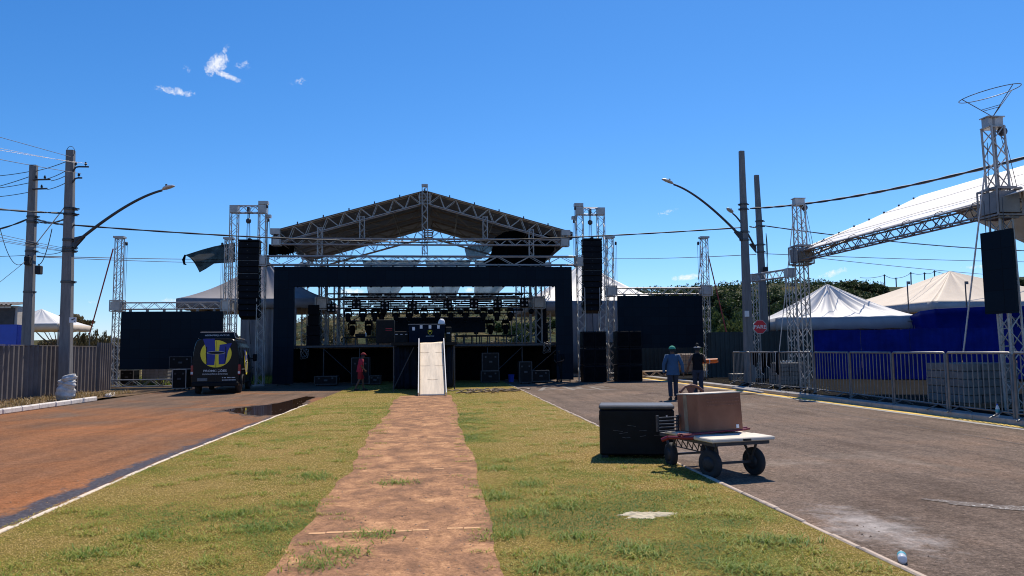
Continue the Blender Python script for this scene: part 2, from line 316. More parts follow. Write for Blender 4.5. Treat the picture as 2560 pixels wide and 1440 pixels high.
# ------------------------------------------------------------------ mesh helpers
ORG = {}
def org(o):
    p = V((0, 0, 0))
    while o is not None:
        p = p + V(o.location); o = o.parent
    return p
class MB:
    def __init__(s): s.v = []; s.f = []; s.sm = []
    def add(s, vs, fs, smooth=False):
        b = len(s.v); s.v += [tuple(v) for v in vs]; s.f += [tuple(i+b for i in f) for f in fs]; s.sm += [smooth]*len(fs); return s
    def box(s, c, size, rot=None, taper=1.0):
        c = V(c); x, y, z = (d/2 for d in size)
        pts = [(-x, -y, -z), (x, -y, -z), (x, y, -z), (-x, y, -z), (-x*taper, -y*taper, z), (x*taper, -y*taper, z), (x*taper, y*taper, z), (-x*taper, y*taper, z)]
        pts = [(rot @ V(p) if rot else V(p))+c for p in pts]
        return s.add(pts, [(0, 3, 2, 1), (4, 5, 6, 7), (0, 1, 5, 4), (1, 2, 6, 5), (2, 3, 7, 6), (3, 0, 4, 7)])
    def bb(s, a, b):
        return s.box([(p+q)/2 for p, q in zip(a, b)], [abs(q-p) for p, q in zip(a, b)])
    def cbox(s, c, size, ch=0.02, rot=None):
        """box with chamfered edges"""
        c = V(c); x, y, z = (d/2 for d in size); k = min(ch, x*.9, y*.9, z*.9); pts = []; idx = {}
        for sx in (-1, 1):
            for sy in (-1, 1):
                for sz in (-1, 1):
                    for a, p in enumerate(((sx*x, sy*(y-k), sz*(z-k)), (sx*(x-k), sy*y, sz*(z-k)), (sx*(x-k), sy*(y-k), sz*z))):
                        idx[(sx, sy, sz, a)] = len(pts); pts.append((rot @ V(p) if rot else V(p))+c)
        I = lambda *k: idx[k]; fs = []
        for d in (-1, 1):
            fs.append((I(d,-1,-1,0), I(d,1,-1,0), I(d,1,1,0), I(d,-1,1,0)) if d > 0 else (I(d,-1,1,0), I(d,1,1,0), I(d,1,-1,0), I(d,-1,-1,0)))
            fs.append((I(-1,d,-1,1), I(-1,d,1,1), I(1,d,1,1), I(1,d,-1,1)) if d > 0 else (I(1,d,-1,1), I(1,d,1,1), I(-1,d,1,1), I(-1,d,-1,1)))
            fs.append((I(-1,-1,d,2), I(1,-1,d,2), I(1,1,d,2), I(-1,1,d,2)) if d > 0 else (I(-1,1,d,2), I(1,1,d,2), I(1,-1,d,2), I(-1,-1,d,2)))
        for a in (-1, 1):
            for b in (-1, 1):
                fs.append((I(a,b,-1,0), I(a,b,1,0), I(a,b,1,1), I(a,b,-1,1)))
                fs.append((I(a,-1,b,0), I(a,1,b,0), I(a,1,b,2), I(a,-1,b,2)))
                fs.append((I(-1,a,b,1), I(1,a,b,1), I(1,a,b,2), I(-1,a,b,2)))
                for cc in (-1, 1): fs.append((I(a,b,cc,0), I(a,b,cc,1), I(a,b,cc,2)))
        return s.add(pts, fs)
    def tube(s, a, b, r, n=6, r2=None, caps=True):
        a, b = V(a), V(b); d = (b-a)
        if d.length < 1e-6: return s
        d.normalize(); u = d.orthogonal().normalized() if abs(d.z) > 0.95 else d.cross(V((0, 0, 1))).normalized(); w = d.cross(u); r2 = r if r2 is None else r2
        vs = []
        for p, rr in ((a, r), (b, r2)):
            for i in range(n):
                t = 2*pi*(i+0.5)/n; vs.append(p+u*cos(t)*rr+w*sin(t)*rr)
        fs = [(i, (i+1) % n, n+(i+1) % n, n+i) for i in range(n)]
        s.add(vs, fs, n > 4)
        if caps: s.add(vs, [tuple(range(n-1, -1, -1)), tuple(range(n, 2*n))])
        return s
    def path(s, pts, r, n=6, closed=False):
        pts = [V(p) for p in pts]; m = len(pts); rs = r if isinstance(r, (list, tuple)) else [r]*m; vs = []
        up = V((0, 0, 1)); prev = None
        for i, p in enumerate(pts):
            q0 = pts[(i-1) % m] if closed or i > 0 else p; q1 = pts[(i+1) % m] if closed or i < m-1 else p
            d = (q1-q0).normalized()
            u = (prev - d*prev.dot(d)) if prev is not None else d.orthogonal()
            if u.length < 1e-4: u = d.orthogonal()
            u.normalize(); prev = u; w = d.cross(u)
            for k in range(n):
                t = 2*pi*k/n; vs.append(p+u*cos(t)*rs[i]+w*sin(t)*rs[i])
        fs = []
        for i in range(m if closed else m-1):
            j = (i+1) % m
            for k in range(n): fs.append((i*n+k, i*n+(k+1) % n, j*n+(k+1) % n, j*n+k))
        s.add(vs, fs, True)
        if not closed: s.add(vs, [tuple(range(n-1, -1, -1)), tuple(range((m-1)*n, m*n))])
        return s
    def lathe(s, prof, c=(0, 0, 0), axis='Z', n=16, rot=None, caps=True):
        c = V(c); vs = []
        for r, z in prof:
            for k in range(n):
                t = 2*pi*k/n; p = V((r*cos(t), r*sin(t), z))
                if axis == 'X': p = V((p.z, p.x, p.y))
                if axis == 'Y': p = V((p.y, p.z, p.x))
                vs.append((rot @ p if rot else p)+c)
        m = len(prof); fs = [(i*n+k, i*n+(k+1) % n, (i+1)*n+(k+1) % n, (i+1)*n+k) for i in range(m-1) for k in range(n)]
        s.add(vs, fs, True)
        if caps: s.add(vs, [tuple(range(n-1, -1, -1)), tuple(range((m-1)*n, m*n))])
        return s
    def prism(s, poly, dvec):
        poly = [V(p) for p in poly]; d = V(dvec); n = len(poly)
        return s.add(poly+[p+d for p in poly], [tuple(range(n-1, -1, -1)), tuple(range(n, 2*n))]+[(i, (i+1) % n, n+(i+1) % n, n+i) for i in range(n)])
    def quad(s, *p): return s.add(p, [tuple(range(len(p)))])
    def grid(s, fn, nu, nv, smooth=True):
        vs = [fn(i/nu, j/nv) for j in range(nv+1) for i in range(nu+1)]; w = nu+1
        return s.add(vs, [(j*w+i, j*w+i+1, (j+1)*w+i+1, (j+1)*w+i) for j in range(nv) for i in range(nu)], smooth)
    def truss(s, a, b, w=0.36, h=None, r=0.027, rd=0.014, step=None, up=(0, 0, 1), faces=(0, 1, 2, 3)):
        a, b = V(a), V(b); h = h or w; d = b-a; L = d.length; d.normalize(); up = V(up)
        if abs(d.dot(up)) > 0.95: up = V((0, 1, 0))
        side = d.cross(up).normalized(); u = side.cross(d).normalized()
        cs = [side*(w/2)*i+u*(h/2)*j for i, j in ((-1, -1), (1, -1), (1, 1), (-1, 1))]
        for c in cs: s.tube(a+c, b+c, r, 6)
        k = max(1, round(L/(step or w)));
        for fi in faces:
            c0, c1 = cs[fi], cs[(fi+1) % 4]
            for i in range(k):
                p, q = a+d*(L*i/k), a+d*(L*(i+1)/k)
                if (i+fi+(fi > 1)) % 2: s.tube(p+c1, q+c0, rd, 4, caps=False)
                else: s.tube(p+c0, q+c1, rd, 4, caps=False)
            for e in (a+d*r, b-d*r): s.tube(e+c0, e+c1, rd, 4, caps=False)
        return s
    def build(s, name, mat, parent=None, solid=0.0):
        me = bpy.data.meshes.new(name); o = bpy.data.objects.new(name, me); COL.objects.link(o)
        if parent is not None: o.parent = parent; off = org(parent)
        else:
            A = np.array(s.v); off = V(((A[:, 0].min()+A[:, 0].max())/2, (A[:, 1].min()+A[:, 1].max())/2, A[:, 2].min())); o.location = off
        me.from_pydata([V(v)-off for v in s.v], [], s.f)
        me.polygons.foreach_set('use_smooth', s.sm); me.materials.append(MT[mat] if isinstance(mat, str) else mat)
        if solid:
            md = o.modifiers.new('thickness', 'SOLIDIFY'); md.thickness = solid; md.offset = 0
        me.update(); return o
def tag(o, label=None, cat=None, group=None, kind=None):
    if label: o['label'] = label
    if cat: o['category'] = cat
    if group: o['group'] = group
    if kind: o['kind'] = kind
    return o
def thing(name, loc, label, cat, group=None, rz=0.0):
    o = bpy.data.objects.new(name, None); COL.objects.link(o); o.location = loc; o.rotation_euler = (0, 0, rz)
    o.empty_display_size = 0.2
    return tag(o, label, cat, group)
def copy_tree(o, parent=None):
    c = o.copy(); COL.objects.link(c); c.parent = parent
    for ch in list(o.children): copy_tree(ch, c)
    return c
def rep(o, loc, rz=0.0, label=None, group=None, scale=None):
    c = copy_tree(o); c.location = loc; c.rotation_euler = (0, 0, rz) if not isinstance(rz, tuple) else rz
    if label: c['label'] = label
    if group: c['group'] = group
    if scale: c.scale = scale if isinstance(scale, (tuple, list)) else (scale,)*3
    return c
def struct(mb, name, mat): return tag(mb.build(name, mat), kind='structure')
def text_mb(body, height, bold=0.0, width=None, depth=0.004):
    """lettering in the XZ plane, reading from -Y, centred on the origin"""
    cu = bpy.data.curves.new('lettering', 'FONT'); cu.body = body; cu.align_x = 'CENTER'; cu.align_y = 'CENTER'; cu.size = 1; cu.offset = bold; cu.resolution_u = 3
    o = bpy.data.objects.new('lettering', cu); COL.objects.link(o)
    me = bpy.data.meshes.new_from_object(o.evaluated_get(bpy.context.evaluated_depsgraph_get()))
    vs = [v.co.copy() for v in me.vertices]; fs = [tuple(p.vertices) for p in me.polygons]
    bpy.data.objects.remove(o); bpy.data.curves.remove(cu); bpy.data.meshes.remove(me)
    x0, x1 = min(v.x for v in vs), max(v.x for v in vs); y0, y1 = min(v.y for v in vs), max(v.y for v in vs)
    k = height/(y1-y0); kx = (width/(x1-x0)) if width else k
    mb = MB(); mb.add([((v.x-(x0+x1)/2)*kx, 0, (v.y-(y0+y1)/2)*k) for v in vs], fs); return mb
def xf(mb, mat):
    mb.v = [tuple(mat @ V(v)) for v in mb.v]; return mb
def place(loc, rz=0.0): return Matrix.Translation(V(loc)) @ Matrix.Rotation(rz, 4, 'Z')

# ------------------------------------------------------------------ light and sky
SUN_EL, SUN_AZ = radians(56), radians(27)          # azimuth clockwise from +Y
sunv = V((sin(SUN_AZ)*cos(SUN_EL), cos(SUN_AZ)*cos(SUN_EL), sin(SUN_EL)))
sd = bpy.data.lights.new('sun', 'SUN'); so = bpy.data.objects.new('sun', sd); COL.objects.link(so)
sd.energy = 5.0; sd.angle = radians(0.5); sd.color = (1.0, 0.91, 0.78)
so.rotation_euler = sunv.to_track_quat('Z', 'Y').to_euler(); so.location = sunv*60
W = bpy.data.worlds.new('World'); S.world = W; W.use_nodes = True; nt = W.node_tree
bg = nt.nodes['Background']; sky = N(nt, 'ShaderNodeTexSky', sky_type='NISHITA', sun_disc=False)
sky.sun_elevation = SUN_EL; sky.sun_rotation = SUN_AZ; sky.altitude = 900; sky.air_density = 1.0; sky.dust_density = 0.25; sky.ozone_density = 3.0
SKYSTR = 0.10
sc0 = mixc(nt, 1.0, sky.outputs['Color'], (0.078, 0.097, 0.130), 'MULTIPLY')
sp_ = N(nt, 'ShaderNodeSeparateColor'); nt.links.new(sc0, sp_.inputs[0]); cb_ = N(nt, 'ShaderNodeCombineColor')
for i_, (g_, k_) in enumerate(((1.6, 17.0), (1.15, 11.3), (0.95, 10.3))):
    nt.links.new(maths(nt, 'MULTIPLY', maths(nt, 'POWER', sp_.outputs[i_], g_), k_), cb_.inputs[i_])
skyc = cb_.outputs[0]
# a few wisps of cloud, fixed in their compass directions
dirn = N(nt, 'ShaderNodeTexCoord').outputs['Generated']
def dot(a, vec):
    d = N(nt, 'ShaderNodeVectorMath', operation='DOT_PRODUCT'); nt.links.new(a, d.inputs[0]); d.inputs[1].default_value = vec; return d.outputs['Value']
nz = noise(nt, dirn, 75, 8, 0.72, 1.6); nz2 = noise(nt, dirn, 210, 6, 0.7, 1.0)
nzz = maths(nt, 'ADD', maths(nt, 'MULTIPLY', nz, 0.65), maths(nt, 'MULTIPLY', nz2, 0.35))
WISPS = [(541, 160, 36, 19, -48, 1.3), (568, 190, 40, 8, 16, 1.15), (438, 228, 50, 10, 2, 0.85), (466, 173, 10, 11, 0, 0.5), (608, 163, 24, 12, 0, 0.62), (748, 204, 28, 11, -15, 0.55),
         (560, 130, 26, 7, -62, 0.7), (1664, 533, 36, 8, -12, 0.55), (1718, 693, 42, 9, -4, 1.1), (2086, 682, 38, 9, -14, 0.95), (2442, 668, 34, 6, 0, 0.8), (430, 751, 30, 7, 0, 0.8), (232, 757, 18, 5, 0, 0.55),
         (1180, 724, 26, 9, 0, 0.9), (880, 729, 40, 9, 0, 1.1), (2098, 712, 40, 9, 0, 0.7), (1950, 716, 40, 8, 0, 0.8)]
tot = None
for px, py, su, sv, ang, k in WISPS:
    d = ray(px, py).normalized(); r_ = d.cross(V((0, 0, 1))).normalized(); u_ = r_.cross(d)
    a = radians(-ang); r2, u2 = r_*cos(a)+u_*sin(a), u_*cos(a)-r_*sin(a)
    x = maths(nt, 'DIVIDE', dot(dirn, tuple(r2)), su*1.12/FPX); y = maths(nt, 'DIVIDE', dot(dirn, tuple(u2)), sv*1.15/FPX)
    e = maths(nt, 'SUBTRACT', 1.0, maths(nt, 'ADD', maths(nt, 'MULTIPLY', x, x), maths(nt, 'MULTIPLY', y, y)))
    front = maths(nt, 'GREATER_THAN', dot(dirn, tuple(d)), 0.5)
    e = maths(nt, 'MULTIPLY', maths(nt, 'MULTIPLY', maths(nt, 'MAXIMUM', e, 0.0), front), k)
    tot = e if tot is None else maths(nt, 'MAXIMUM', tot, e)
cl = maths(nt, 'ADD', maths(nt, 'MULTIPLY', tot, 1.15), maths(nt, 'MULTIPLY', maths(nt, 'SUBTRACT', nzz, 0.5), 4.2))
cl = maths(nt, 'MULTIPLY', maths(nt, 'SUBTRACT', cl, 0.48), 0.95, True)
cl = maths(nt, 'MULTIPLY', cl, maths(nt, 'MULTIPLY', tot, 2.6, True))
skyc = mixc(nt, maths(nt, 'MULTIPLY', cl, 0.85), skyc, (9.5, 9.6, 9.8))
nt.links.new(skyc, bg.inputs['Color']); bg.inputs['Strength'].default_value = SKYSTR
S.view_settings.view_transform = 'Standard'; S.view_settings.look = 'None'; S.view_settings.gamma = 1; S.view_settings.exposure = 0.12
S.cycles.max_bounces = 6; S.cycles.diffuse_bounces = 3; S.cycles.glossy_bounces = 3; S.cycles.transparent_max_bounces = 12; S.cycles.transmission_bounces = 4
S.cycles.filter_width = 1.05; S.cycles.use_denoising = True; S.cycles.caustics_reflective = False; S.cycles.caustics_refractive = False; S.cycles.sample_clamp_indirect = 6

# ------------------------------------------------------------------ ground, roads, lawn, path
XL, XR = -4.30, 3.45                       # lawn kerbs
def XLf(y): return -4.31+max(0.0, 12.1-max(y, 2.0))*0.042
def wob(x, a, f, ph=0.0): return a*(sin(x*f+ph)+0.6*sin(x*f*2.7+ph*1.7)+0.4*sin(x*f*6.1+ph*0.3))
mb = MB(); mb.grid(lambda u, v: V((-2500+5000*u, -60+3600*v, -0.01)), 8, 8); struct(mb, 'ground', 'field')
def strip(name, mat, xl, xr, y0, y1, z, n=60, nx=1):
    mb = MB(); mb.grid(lambda u, v: V(((1-u)*xl(y0+(y1-y0)*v)+u*xr(y0+(y1-y0)*v), y0+(y1-y0)*v, z)), nx, n); return struct(mb, name, mat)
strip('road', 'leftroad', lambda y: -12.7, lambda y: XLf(y)+0.02, -8, 70, 0.004)
strip('road', 'rightroad', lambda y: XR-0.02, lambda y: 11.7, -8, 70, 0.004)
strip('lawn', 'lawn', lambda y: XLf(y)+0.04, lambda y: XR-0.04, -8, 45, 0.035)
def pathL(y): return -1.28+0.07*math.exp(-abs(y-5.5)/4)+wob(y, 0.05, 0.7)+wob(y, 0.009, 4.1, 2)-(0.012*(y-6) if y > 6 else 0)
def pathR(y): return 0.46+0.06*math.exp(-abs(y-5.5)/4)+wob(y, 0.04, 0.6, 1)+wob(y, 0.009, 3.7, 3)
strip('path', 'path', pathL, pathR, -8, 28.6, 0.042, 240, 2)
mb = MB()
for y0, skip in ((7.05, (4, 7)), (10.6, (0, 1, 2, 5, 6, 8, 9)), (14.4, (0, 2, 3, 5, 8)), (18.5, (1, 2, 4, 6, 7, 9))):
    for k in range(10):
        if k in skip: continue
        x = -1.12+k*0.157; mb.box((x, y0+0.02*sin(k), 0.0415), (0.145, 0.055, 0.008), Matrix.Rotation(random.uniform(-.03, .03), 3, 'Z'))
struct(mb, 'path_bricks', 'brick')
# lawn kerbs: narrow, worn
for nm, x, y1, sg, sd_ in (('kerb', XL, 24.5, 1, 5), ('kerb', XR, 37, -1, 6)):
    random.seed(sd_); mb = MB(); y = -8.0
    while y < y1:
        L = random.uniform(0.35, 0.6); dx = random.uniform(-.010, .010); h = random.uniform(0.034, 0.050); xx = XLf(y+L/2) if sg > 0 else x
        mb.cbox((xx+dx, y+L/2, h/2), (0.055+random.uniform(-.012, .014), L+0.003, h), 0.012, Matrix.Rotation(random.uniform(-.012, .012)+(.042 if sg > 0 and y < 12 else 0), 3, 'Z')); y += L
    struct(mb, nm, 'kerbedge' if sg < 0 else 'kerbpale')
# left verge, its whitewashed kerb
mb = MB(); mb.grid(lambda u, v: V((-12.78-8*u**1.5, -8+60*v, (0.10+0.05*sin(v*37+u*9)*u+0.02*sin(v*160))*(1-min(1, max(0, (-8+60*v-28)/5)))+.006)), 10, 80); struct(mb, 'verge', 'dirt')
random.seed(3); mb = MB(); y = 4.0
while y < 28.3:
    mb.cbox((-12.7+random.uniform(-.015, .015), y+0.5, 0.085), (0.17, 0.985, 0.17), 0.03); y += 1.0
struct(mb, 'kerb', 'kerbwhite')
mb = MB(); c = G(275, 993); mb.cbox((c.x, c.y, 0.08), (0.25, 1.5, 0.16), 0.05, Matrix.Rotation(0.25, 3, 'Z'))
tag(mb.build('loose_kerbstone', 'kerbwhite'), 'short white kerbstone lying apart beyond the end of the whitewashed kerb', 'kerbstone')
# right gutter, yellow kerb, paving, verge
strip('gutter', 'pave', lambda y: 11.56, lambda y: 11.78, -8, 48, 0.010)
strip('yellow_line', 'kerbyellow', lambda y: 11.78+wob(y, .008, 2), lambda y: 12.10+wob(y, .006, 3), -8, 44, 0.012)
mb = MB(); y = 2.0
while y < 44: mb.cbox((12.19, y+0.5, 0.065), (0.16, 0.992, 0.13), 0.015); y += 1.0
struct(mb, 'kerb', 'pave')
strip('pavement', 'pave', lambda y: 12.26, lambda y: 12.75+wob(y, .02, 3), -8, 44, 0.108)
mb = MB(); mb.grid(lambda u, v: V((12.72+26*u, -8+62*v, 0.108+0.04*sin(v*50+u*20)*min(1, u*8))), 14, 60); struct(mb, 'verge', 'shadedearth')
# seam line in the right road, faded word
mb = MB(); a, b = V((10.75, 31, 0)), V((9.7, 6, 0))
mb.grid(lambda u, v: V((10.72-1.15*v+wob(v*20, .02, 1)+0.022*u, 31-25*v, 0.008)), 1, 40); struct(mb, 'road_seam', 'wet')
t = text_mb('PARE', 2.7, 0.0, 4.3); t.v = [(v[0]+5.4, 32.6+v[2], 0.009) for v in t.v]
struct(t, 'road_marking', 'fadedpaint')
# wet patches
def blob(cx, cy, rx, ry, z, seed, n=48, rot=0.0, rough=0.25):
    random.seed(seed); ph = [random.uniform(0, 6.28) for _ in range(6)]; pts = []
    for k in range(n):
        t = 2*pi*k/n; r = 1+rough*sum(sin(t*(j+2)+ph[j])/(j+1.5) for j in range(6))
        x, y = rx*r*cos(t), ry*r*sin(t); pts.append((cx+x*cos(rot)-y*sin(rot), cy+x*sin(rot)+y*cos(rot), z))
    mb = MB(); mb.add(pts, [tuple(range(n))]); return mb
pud = [(560, 1026), (600, 1034), (650, 1039), (700, 1036), (735, 1026), (752, 1012), (770, 1000), (790, 992), (765, 991), (735, 998), (700, 1007), (660, 1013), (620, 1017), (585, 1021)]
def outline(pts, z, grow=0.0, amp=.05, sub=8):
    pts = [G(x, y, z) for x, y in pts]; c = sum(pts, V((0, 0, 0)))/len(pts); out = []
    for i in range(len(pts)):
        a, b = pts[i], pts[(i+1) % len(pts)]
        for k in range(sub):
            p = a+(b-a)*(k/sub); d = (p-c).normalized(); q = len(out); out.append(p+d*(grow+amp*(sin(q*1.3)+.8*sin(q*2.9+1)+.6*sin(q*.47+2))))
    return out
for nm, mt, z, g_, am in (('wet_ground', 'wetrim', .007, .30, .14), ('puddle', 'water', .010, 0, .05)):
    o_ = outline(pud, z, g_, am); mb = MB(); mb.add(o_, [tuple(range(len(o_)))[::-1]]); struct(mb, nm, mt)
struct(blob(6.0, 7.2, 0.72, 0.17, 0.0085, 12, n=200, rot=-0.62, rough=0.55), 'wet_ground', 'glint')
struct(blob(-6.6, 9.3, 0.42, 0.20, 0.0085, 4, rough=0.35), 'wet_ground', 'leftroad')
# sand on the lawn
random.seed(9)
def sandf(u, v):
    x, y = 2.4*u-1.2, 2.4*v-1.2; r = sqrt(x*x+y*y); e = .85+0.20*sin(3*atan2(y, x)+1)+0.14*sin(7*atan2(y, x))+.10*sin(13*atan2(y, x)+2)+.06*sin(23*atan2(y, x))
    h = max(0, 1-(r/e)**2); return V((2.05+x*0.33, 7.38+y*0.17, 0.026+0.040*h**.7*(0.75+0.25*sin(u*37+v*9)*sin(v*31))-(0.02 if h <= 0 else 0)))
mb = MB(); mb.grid(sandf, 60, 44); tag(mb.build('sand', 'sand'), 'small pale pile of sand spilled on the grass', 'sand', kind='stuff')

# ------------------------------------------------------------------ grass
def blades(name, mat, pts, hs, ws, tones, lean=0.9, seed=1):
    rng = np.random.default_rng(seed); n = len(pts); az = rng.uniform(0, 2*np.pi, n); bend = rng.uniform(0.2, 1.0, n)*lean
    ax = np.stack([np.cos(az), np.sin(az), np.zeros(n)], 1); sx = np.stack([-np.sin(az), np.cos(az), np.zeros(n)], 1)
    base = pts; mid = base+ax*(hs*bend*0.35)[:, None]; mid[:, 2] += hs*0.6; tip = base+ax*(hs*bend)[:, None]; tip[:, 2] += hs*np.maximum(.35, 1-0.35*bend)
    w = (ws/2)[:, None]
    v = np.stack([base-sx*w, base+sx*w, mid+sx*w*0.8, mid-sx*w*0.8, tip], 1).reshape(-1, 3)
    me = bpy.data.meshes.new(name); me.vertices.add(n*5); me.vertices.foreach_set('co', v.ravel())
    k = np.arange(n)*5; loops = np.stack([k, k+1, k+2, k+3, k+3, k+2, k+4], 1).ravel()
    me.loops.add(n*7); me.loops.foreach_set('vertex_index', loops)
    me.polygons.add(n*2); st = np.stack([np.arange(n)*7, np.arange(n)*7+4], 1).ravel(); me.polygons.foreach_set('loop_start', st)
    me.polygons.foreach_set('loop_total', np.tile([4, 3], n)); at = me.attributes.new('tone', 'FLOAT', 'POINT'); at.data.foreach_set('value', np.repeat(tones, 5).astype(np.float32))
    me.update(calc_edges=True); me.validate(); me.materials.append(MT[mat]); o = bpy.data.objects.new(name, me); COL.objects.link(o); return o
rng = np.random.default_rng(11)
GR = np.random.default_rng(4).uniform(0, 1, (64, 64))
def vnoise(x, y, s):
    x, y = x*s+31.7, y*s+17.3; i, j = np.floor(x).astype(int), np.floor(y).astype(int); fx, fy = x-i, y-j
    fx, fy = fx*fx*(3-2*fx), fy*fy*(3-2*fy); g = lambda a, b: GR[a % 64, b % 64]
    return (g(i, j)*(1-fx)+g(i+1, j)*fx)*(1-fy)+(g(i, j+1)*(1-fx)+g(i+1, j+1)*fx)*fy
pl = np.vectorize(pathL); pr = np.vectorize(pathR)
P_, H_, W_, T_ = [], [], [], []
for y0, y1, dens in ((4.6, 7.5, 3600), (7.5, 10.5, 2500), (10.5, 15, 1500), (15, 22, 800), (22, 30, 420), (30, 39, 160)):
    n = int((XR-XL-0.2)*(y1-y0)*dens); x = rng.uniform(XL+.06, XR-.06, n); y = rng.uniform(y0, y1, n)
    wl = .14*(vnoise(x*0, y, 2.3)-.5)+.14*(vnoise(x*0+3, y, 7.0)-.5); onpath = (x > pl(y)+0.03+wl+rng.normal(0, .05, n)) & (x < pr(y)-0.03+wl+rng.normal(0, .05, n)) & (y < 28.6)
    sd2 = ((((x-2.05)/.30)**2+((y-7.38)/.15)**2) < 0.85) & (rng.uniform(0, 1, n) > .06)
    big = vnoise(x, y, .6)*0.45+vnoise(x+9, y, 2.1)*0.35+vnoise(x, y+5, 6.0)*0.2
    keep = ~(onpath | sd2) & (rng.uniform(0, 1, n) < 0.30+0.95*big)
    x, y, big = x[keep], y[keep], big[keep]; n = len(x)
    edge = np.minimum(np.abs(x-pl(y)), np.abs(x-pr(y)))
    tone = 2.5*(big-.5)+0.27+rng.normal(0, .20, n)+0.22*np.exp(-edge/0.22)
    tone += np.where(x > 0, 0.05+0.46*np.exp(-(((x-1.3)/.8)**2+((y-7.6)/1.6)**2)), -0.15); tone += -0.26*np.clip((x-1.2)/1.0, 0, 1)*np.clip((y-6.3)/2.0, 0, 1)-0.10*np.clip((x-2.4)/.6, 0, 1)
    tone = np.clip(tone, 0, 1)
    far = np.clip((y-5)/14, 0, 1)
    h = (0.004+0.012*rng.uniform(0, 1, n)*(0.5+big))*(1+0.6*far); w = 0.0045+0.004*rng.uniform(0, 1, n)+0.010*far
    P_.append(np.stack([x, y, np.full(n, .034)], 1)); H_.append(h); W_.append(w); T_.append(tone)
# coarse green tufts
tuf = [(-0.95, 6.0), (-1.7, 7.3), (-1.55, 8.4), (-2.1, 8.0), (-2.6, 7.2), (-1.6, 10.1), (-1.75, 10.4), (-2.4, 10.6), (0.75, 5.7), (0.95, 5.9), (1.1, 5.6), (1.4, 5.5), (1.2, 6.6), (2.75, 6.25), (2.95, 6.2), (1.6, 6.1), (2.2, 5.5), (0.85, 7.6), (1.3, 7.9), (1.1, 9.2), (0.8, 10.5), (-2.9, 6.6), (-3.2, 5.9), (-0.55, 9.55), (-0.6, 6.9), (-0.8, 6.35), (0.62, 6.75), (0.68, 8.5)]
for k in range(260):
    y = 5.0+19*rng.uniform(0, 1)**1.4; x = rng.uniform(XL+.2, XR-.2)
    if float(pathL(y)) < x < float(pathR(y)): continue
    tuf.append((x, y))
for i, (x, y) in enumerate(tuf):
    main = i < 28; n = 130 if main else 60; sp = 0.13 if main else 0.09
    px = x+rng.normal(0, sp, n); py = y+rng.normal(0, sp*0.8, n)
    P_.append(np.stack([px, py, np.full(n, .036)], 1)); H_.append(rng.uniform(.03, .085 if main else .06, n)); W_.append(rng.uniform(.006, .011, n)); T_.append(np.clip(rng.normal(.80 if main else .62, .13, n), 0, 1))
# sprigs growing in the path cracks
for k in range(60):
    y = 5.2+16*rng.uniform(0, 1)**1.5; x = float(pathL(y))+rng.uniform(-.05, .30) if k % 3 else float(pathR(y))-rng.uniform(-.05, .22); n = 26
    P_.append(np.stack([x+rng.normal(0, .07, n), y+rng.normal(0, .025, n), np.full(n, .042)], 1)); H_.append(rng.uniform(.012, .04, n)); W_.append(rng.uniform(.004, .008, n)); T_.append(np.clip(rng.normal(.5, .3, n), 0, 1))
go = blades('grass', 'grass', np.concatenate(P_), np.concatenate(H_), np.concatenate(W_), np.concatenate(T_), 3.4, 5)
tag(go, 'short patchy green and straw coloured grass on the lawn strip', 'grass', kind='stuff')
# small stones and crumbs on the path and along the road edges
random.seed(40); mb = MB()
for k in range(1500):
    y = 4.8+22*random.random()**1.7; m = k % 5
    x = random.uniform(pathL(y)+.02, pathR(y)-.02) if m < 3 else (XR+.03+abs(random.gauss(0, .35)) if m == 3 else XLf(y)-.03-abs(random.gauss(0, .4)))
    z = .043 if m < 3 else .006; h = random.uniform(.003, .009)*(1+y*.03)
    a, b, c_ = random.uniform(.6, 1.5), random.uniform(.6, 1.5), random.uniform(.5, 1); t0 = random.uniform(0, 6.28)
    ring = [V((x+h*a*cos(t0+q*1.2566), y+h*b*sin(t0+q*1.2566), z)) for q in range(5)]
    mb.add(ring+[V((x+h*.2, y, z+h*c_))], [(q, (q+1) % 5, 5) for q in range(5)])
tag(mb.build('pebbles', 'stone'), 'small stones and crumbs scattered over the path and road edges', 'pebbles', kind='stuff')
# dry weeds on the left verge, scrub behind the barriers
n = 9000; x = rng.uniform(-15.0, -12.85, n); y = rng.uniform(14, 33, n); k = vnoise(x, y, 1.1)
keep = rng.uniform(0, 1, n) < k*1.2-.1; x, y = x[keep], y[keep]; n = len(x)
tag(blades('dry_weeds', 'drygrass', np.stack([x, y, np.full(n, .10)], 1), rng.uniform(.04, .22, n), rng.uniform(.012, .03, n), rng.uniform(0, .8, n), 1.2, 8), 'dry trampled weeds on the bare verge by the grey fence', 'weeds', kind='stuff')
n = 700; x = rng.uniform(12.9, 15, n); y = rng.uniform(12, 38, n); k = vnoise(x, y, .9); keep = rng.uniform(0, 1, n) < k*1.1-.2; x, y = x[keep], y[keep]; n = len(x)
tag(blades('low_weeds', 'drygrass', np.stack([x, y, np.full(n, .11)], 1), rng.uniform(.04, .12, n), rng.uniform(.015, .03, n), rng.uniform(.5, 1, n), 1.2, 9), 'low weeds growing under the steel barriers', 'weeds', kind='stuff')

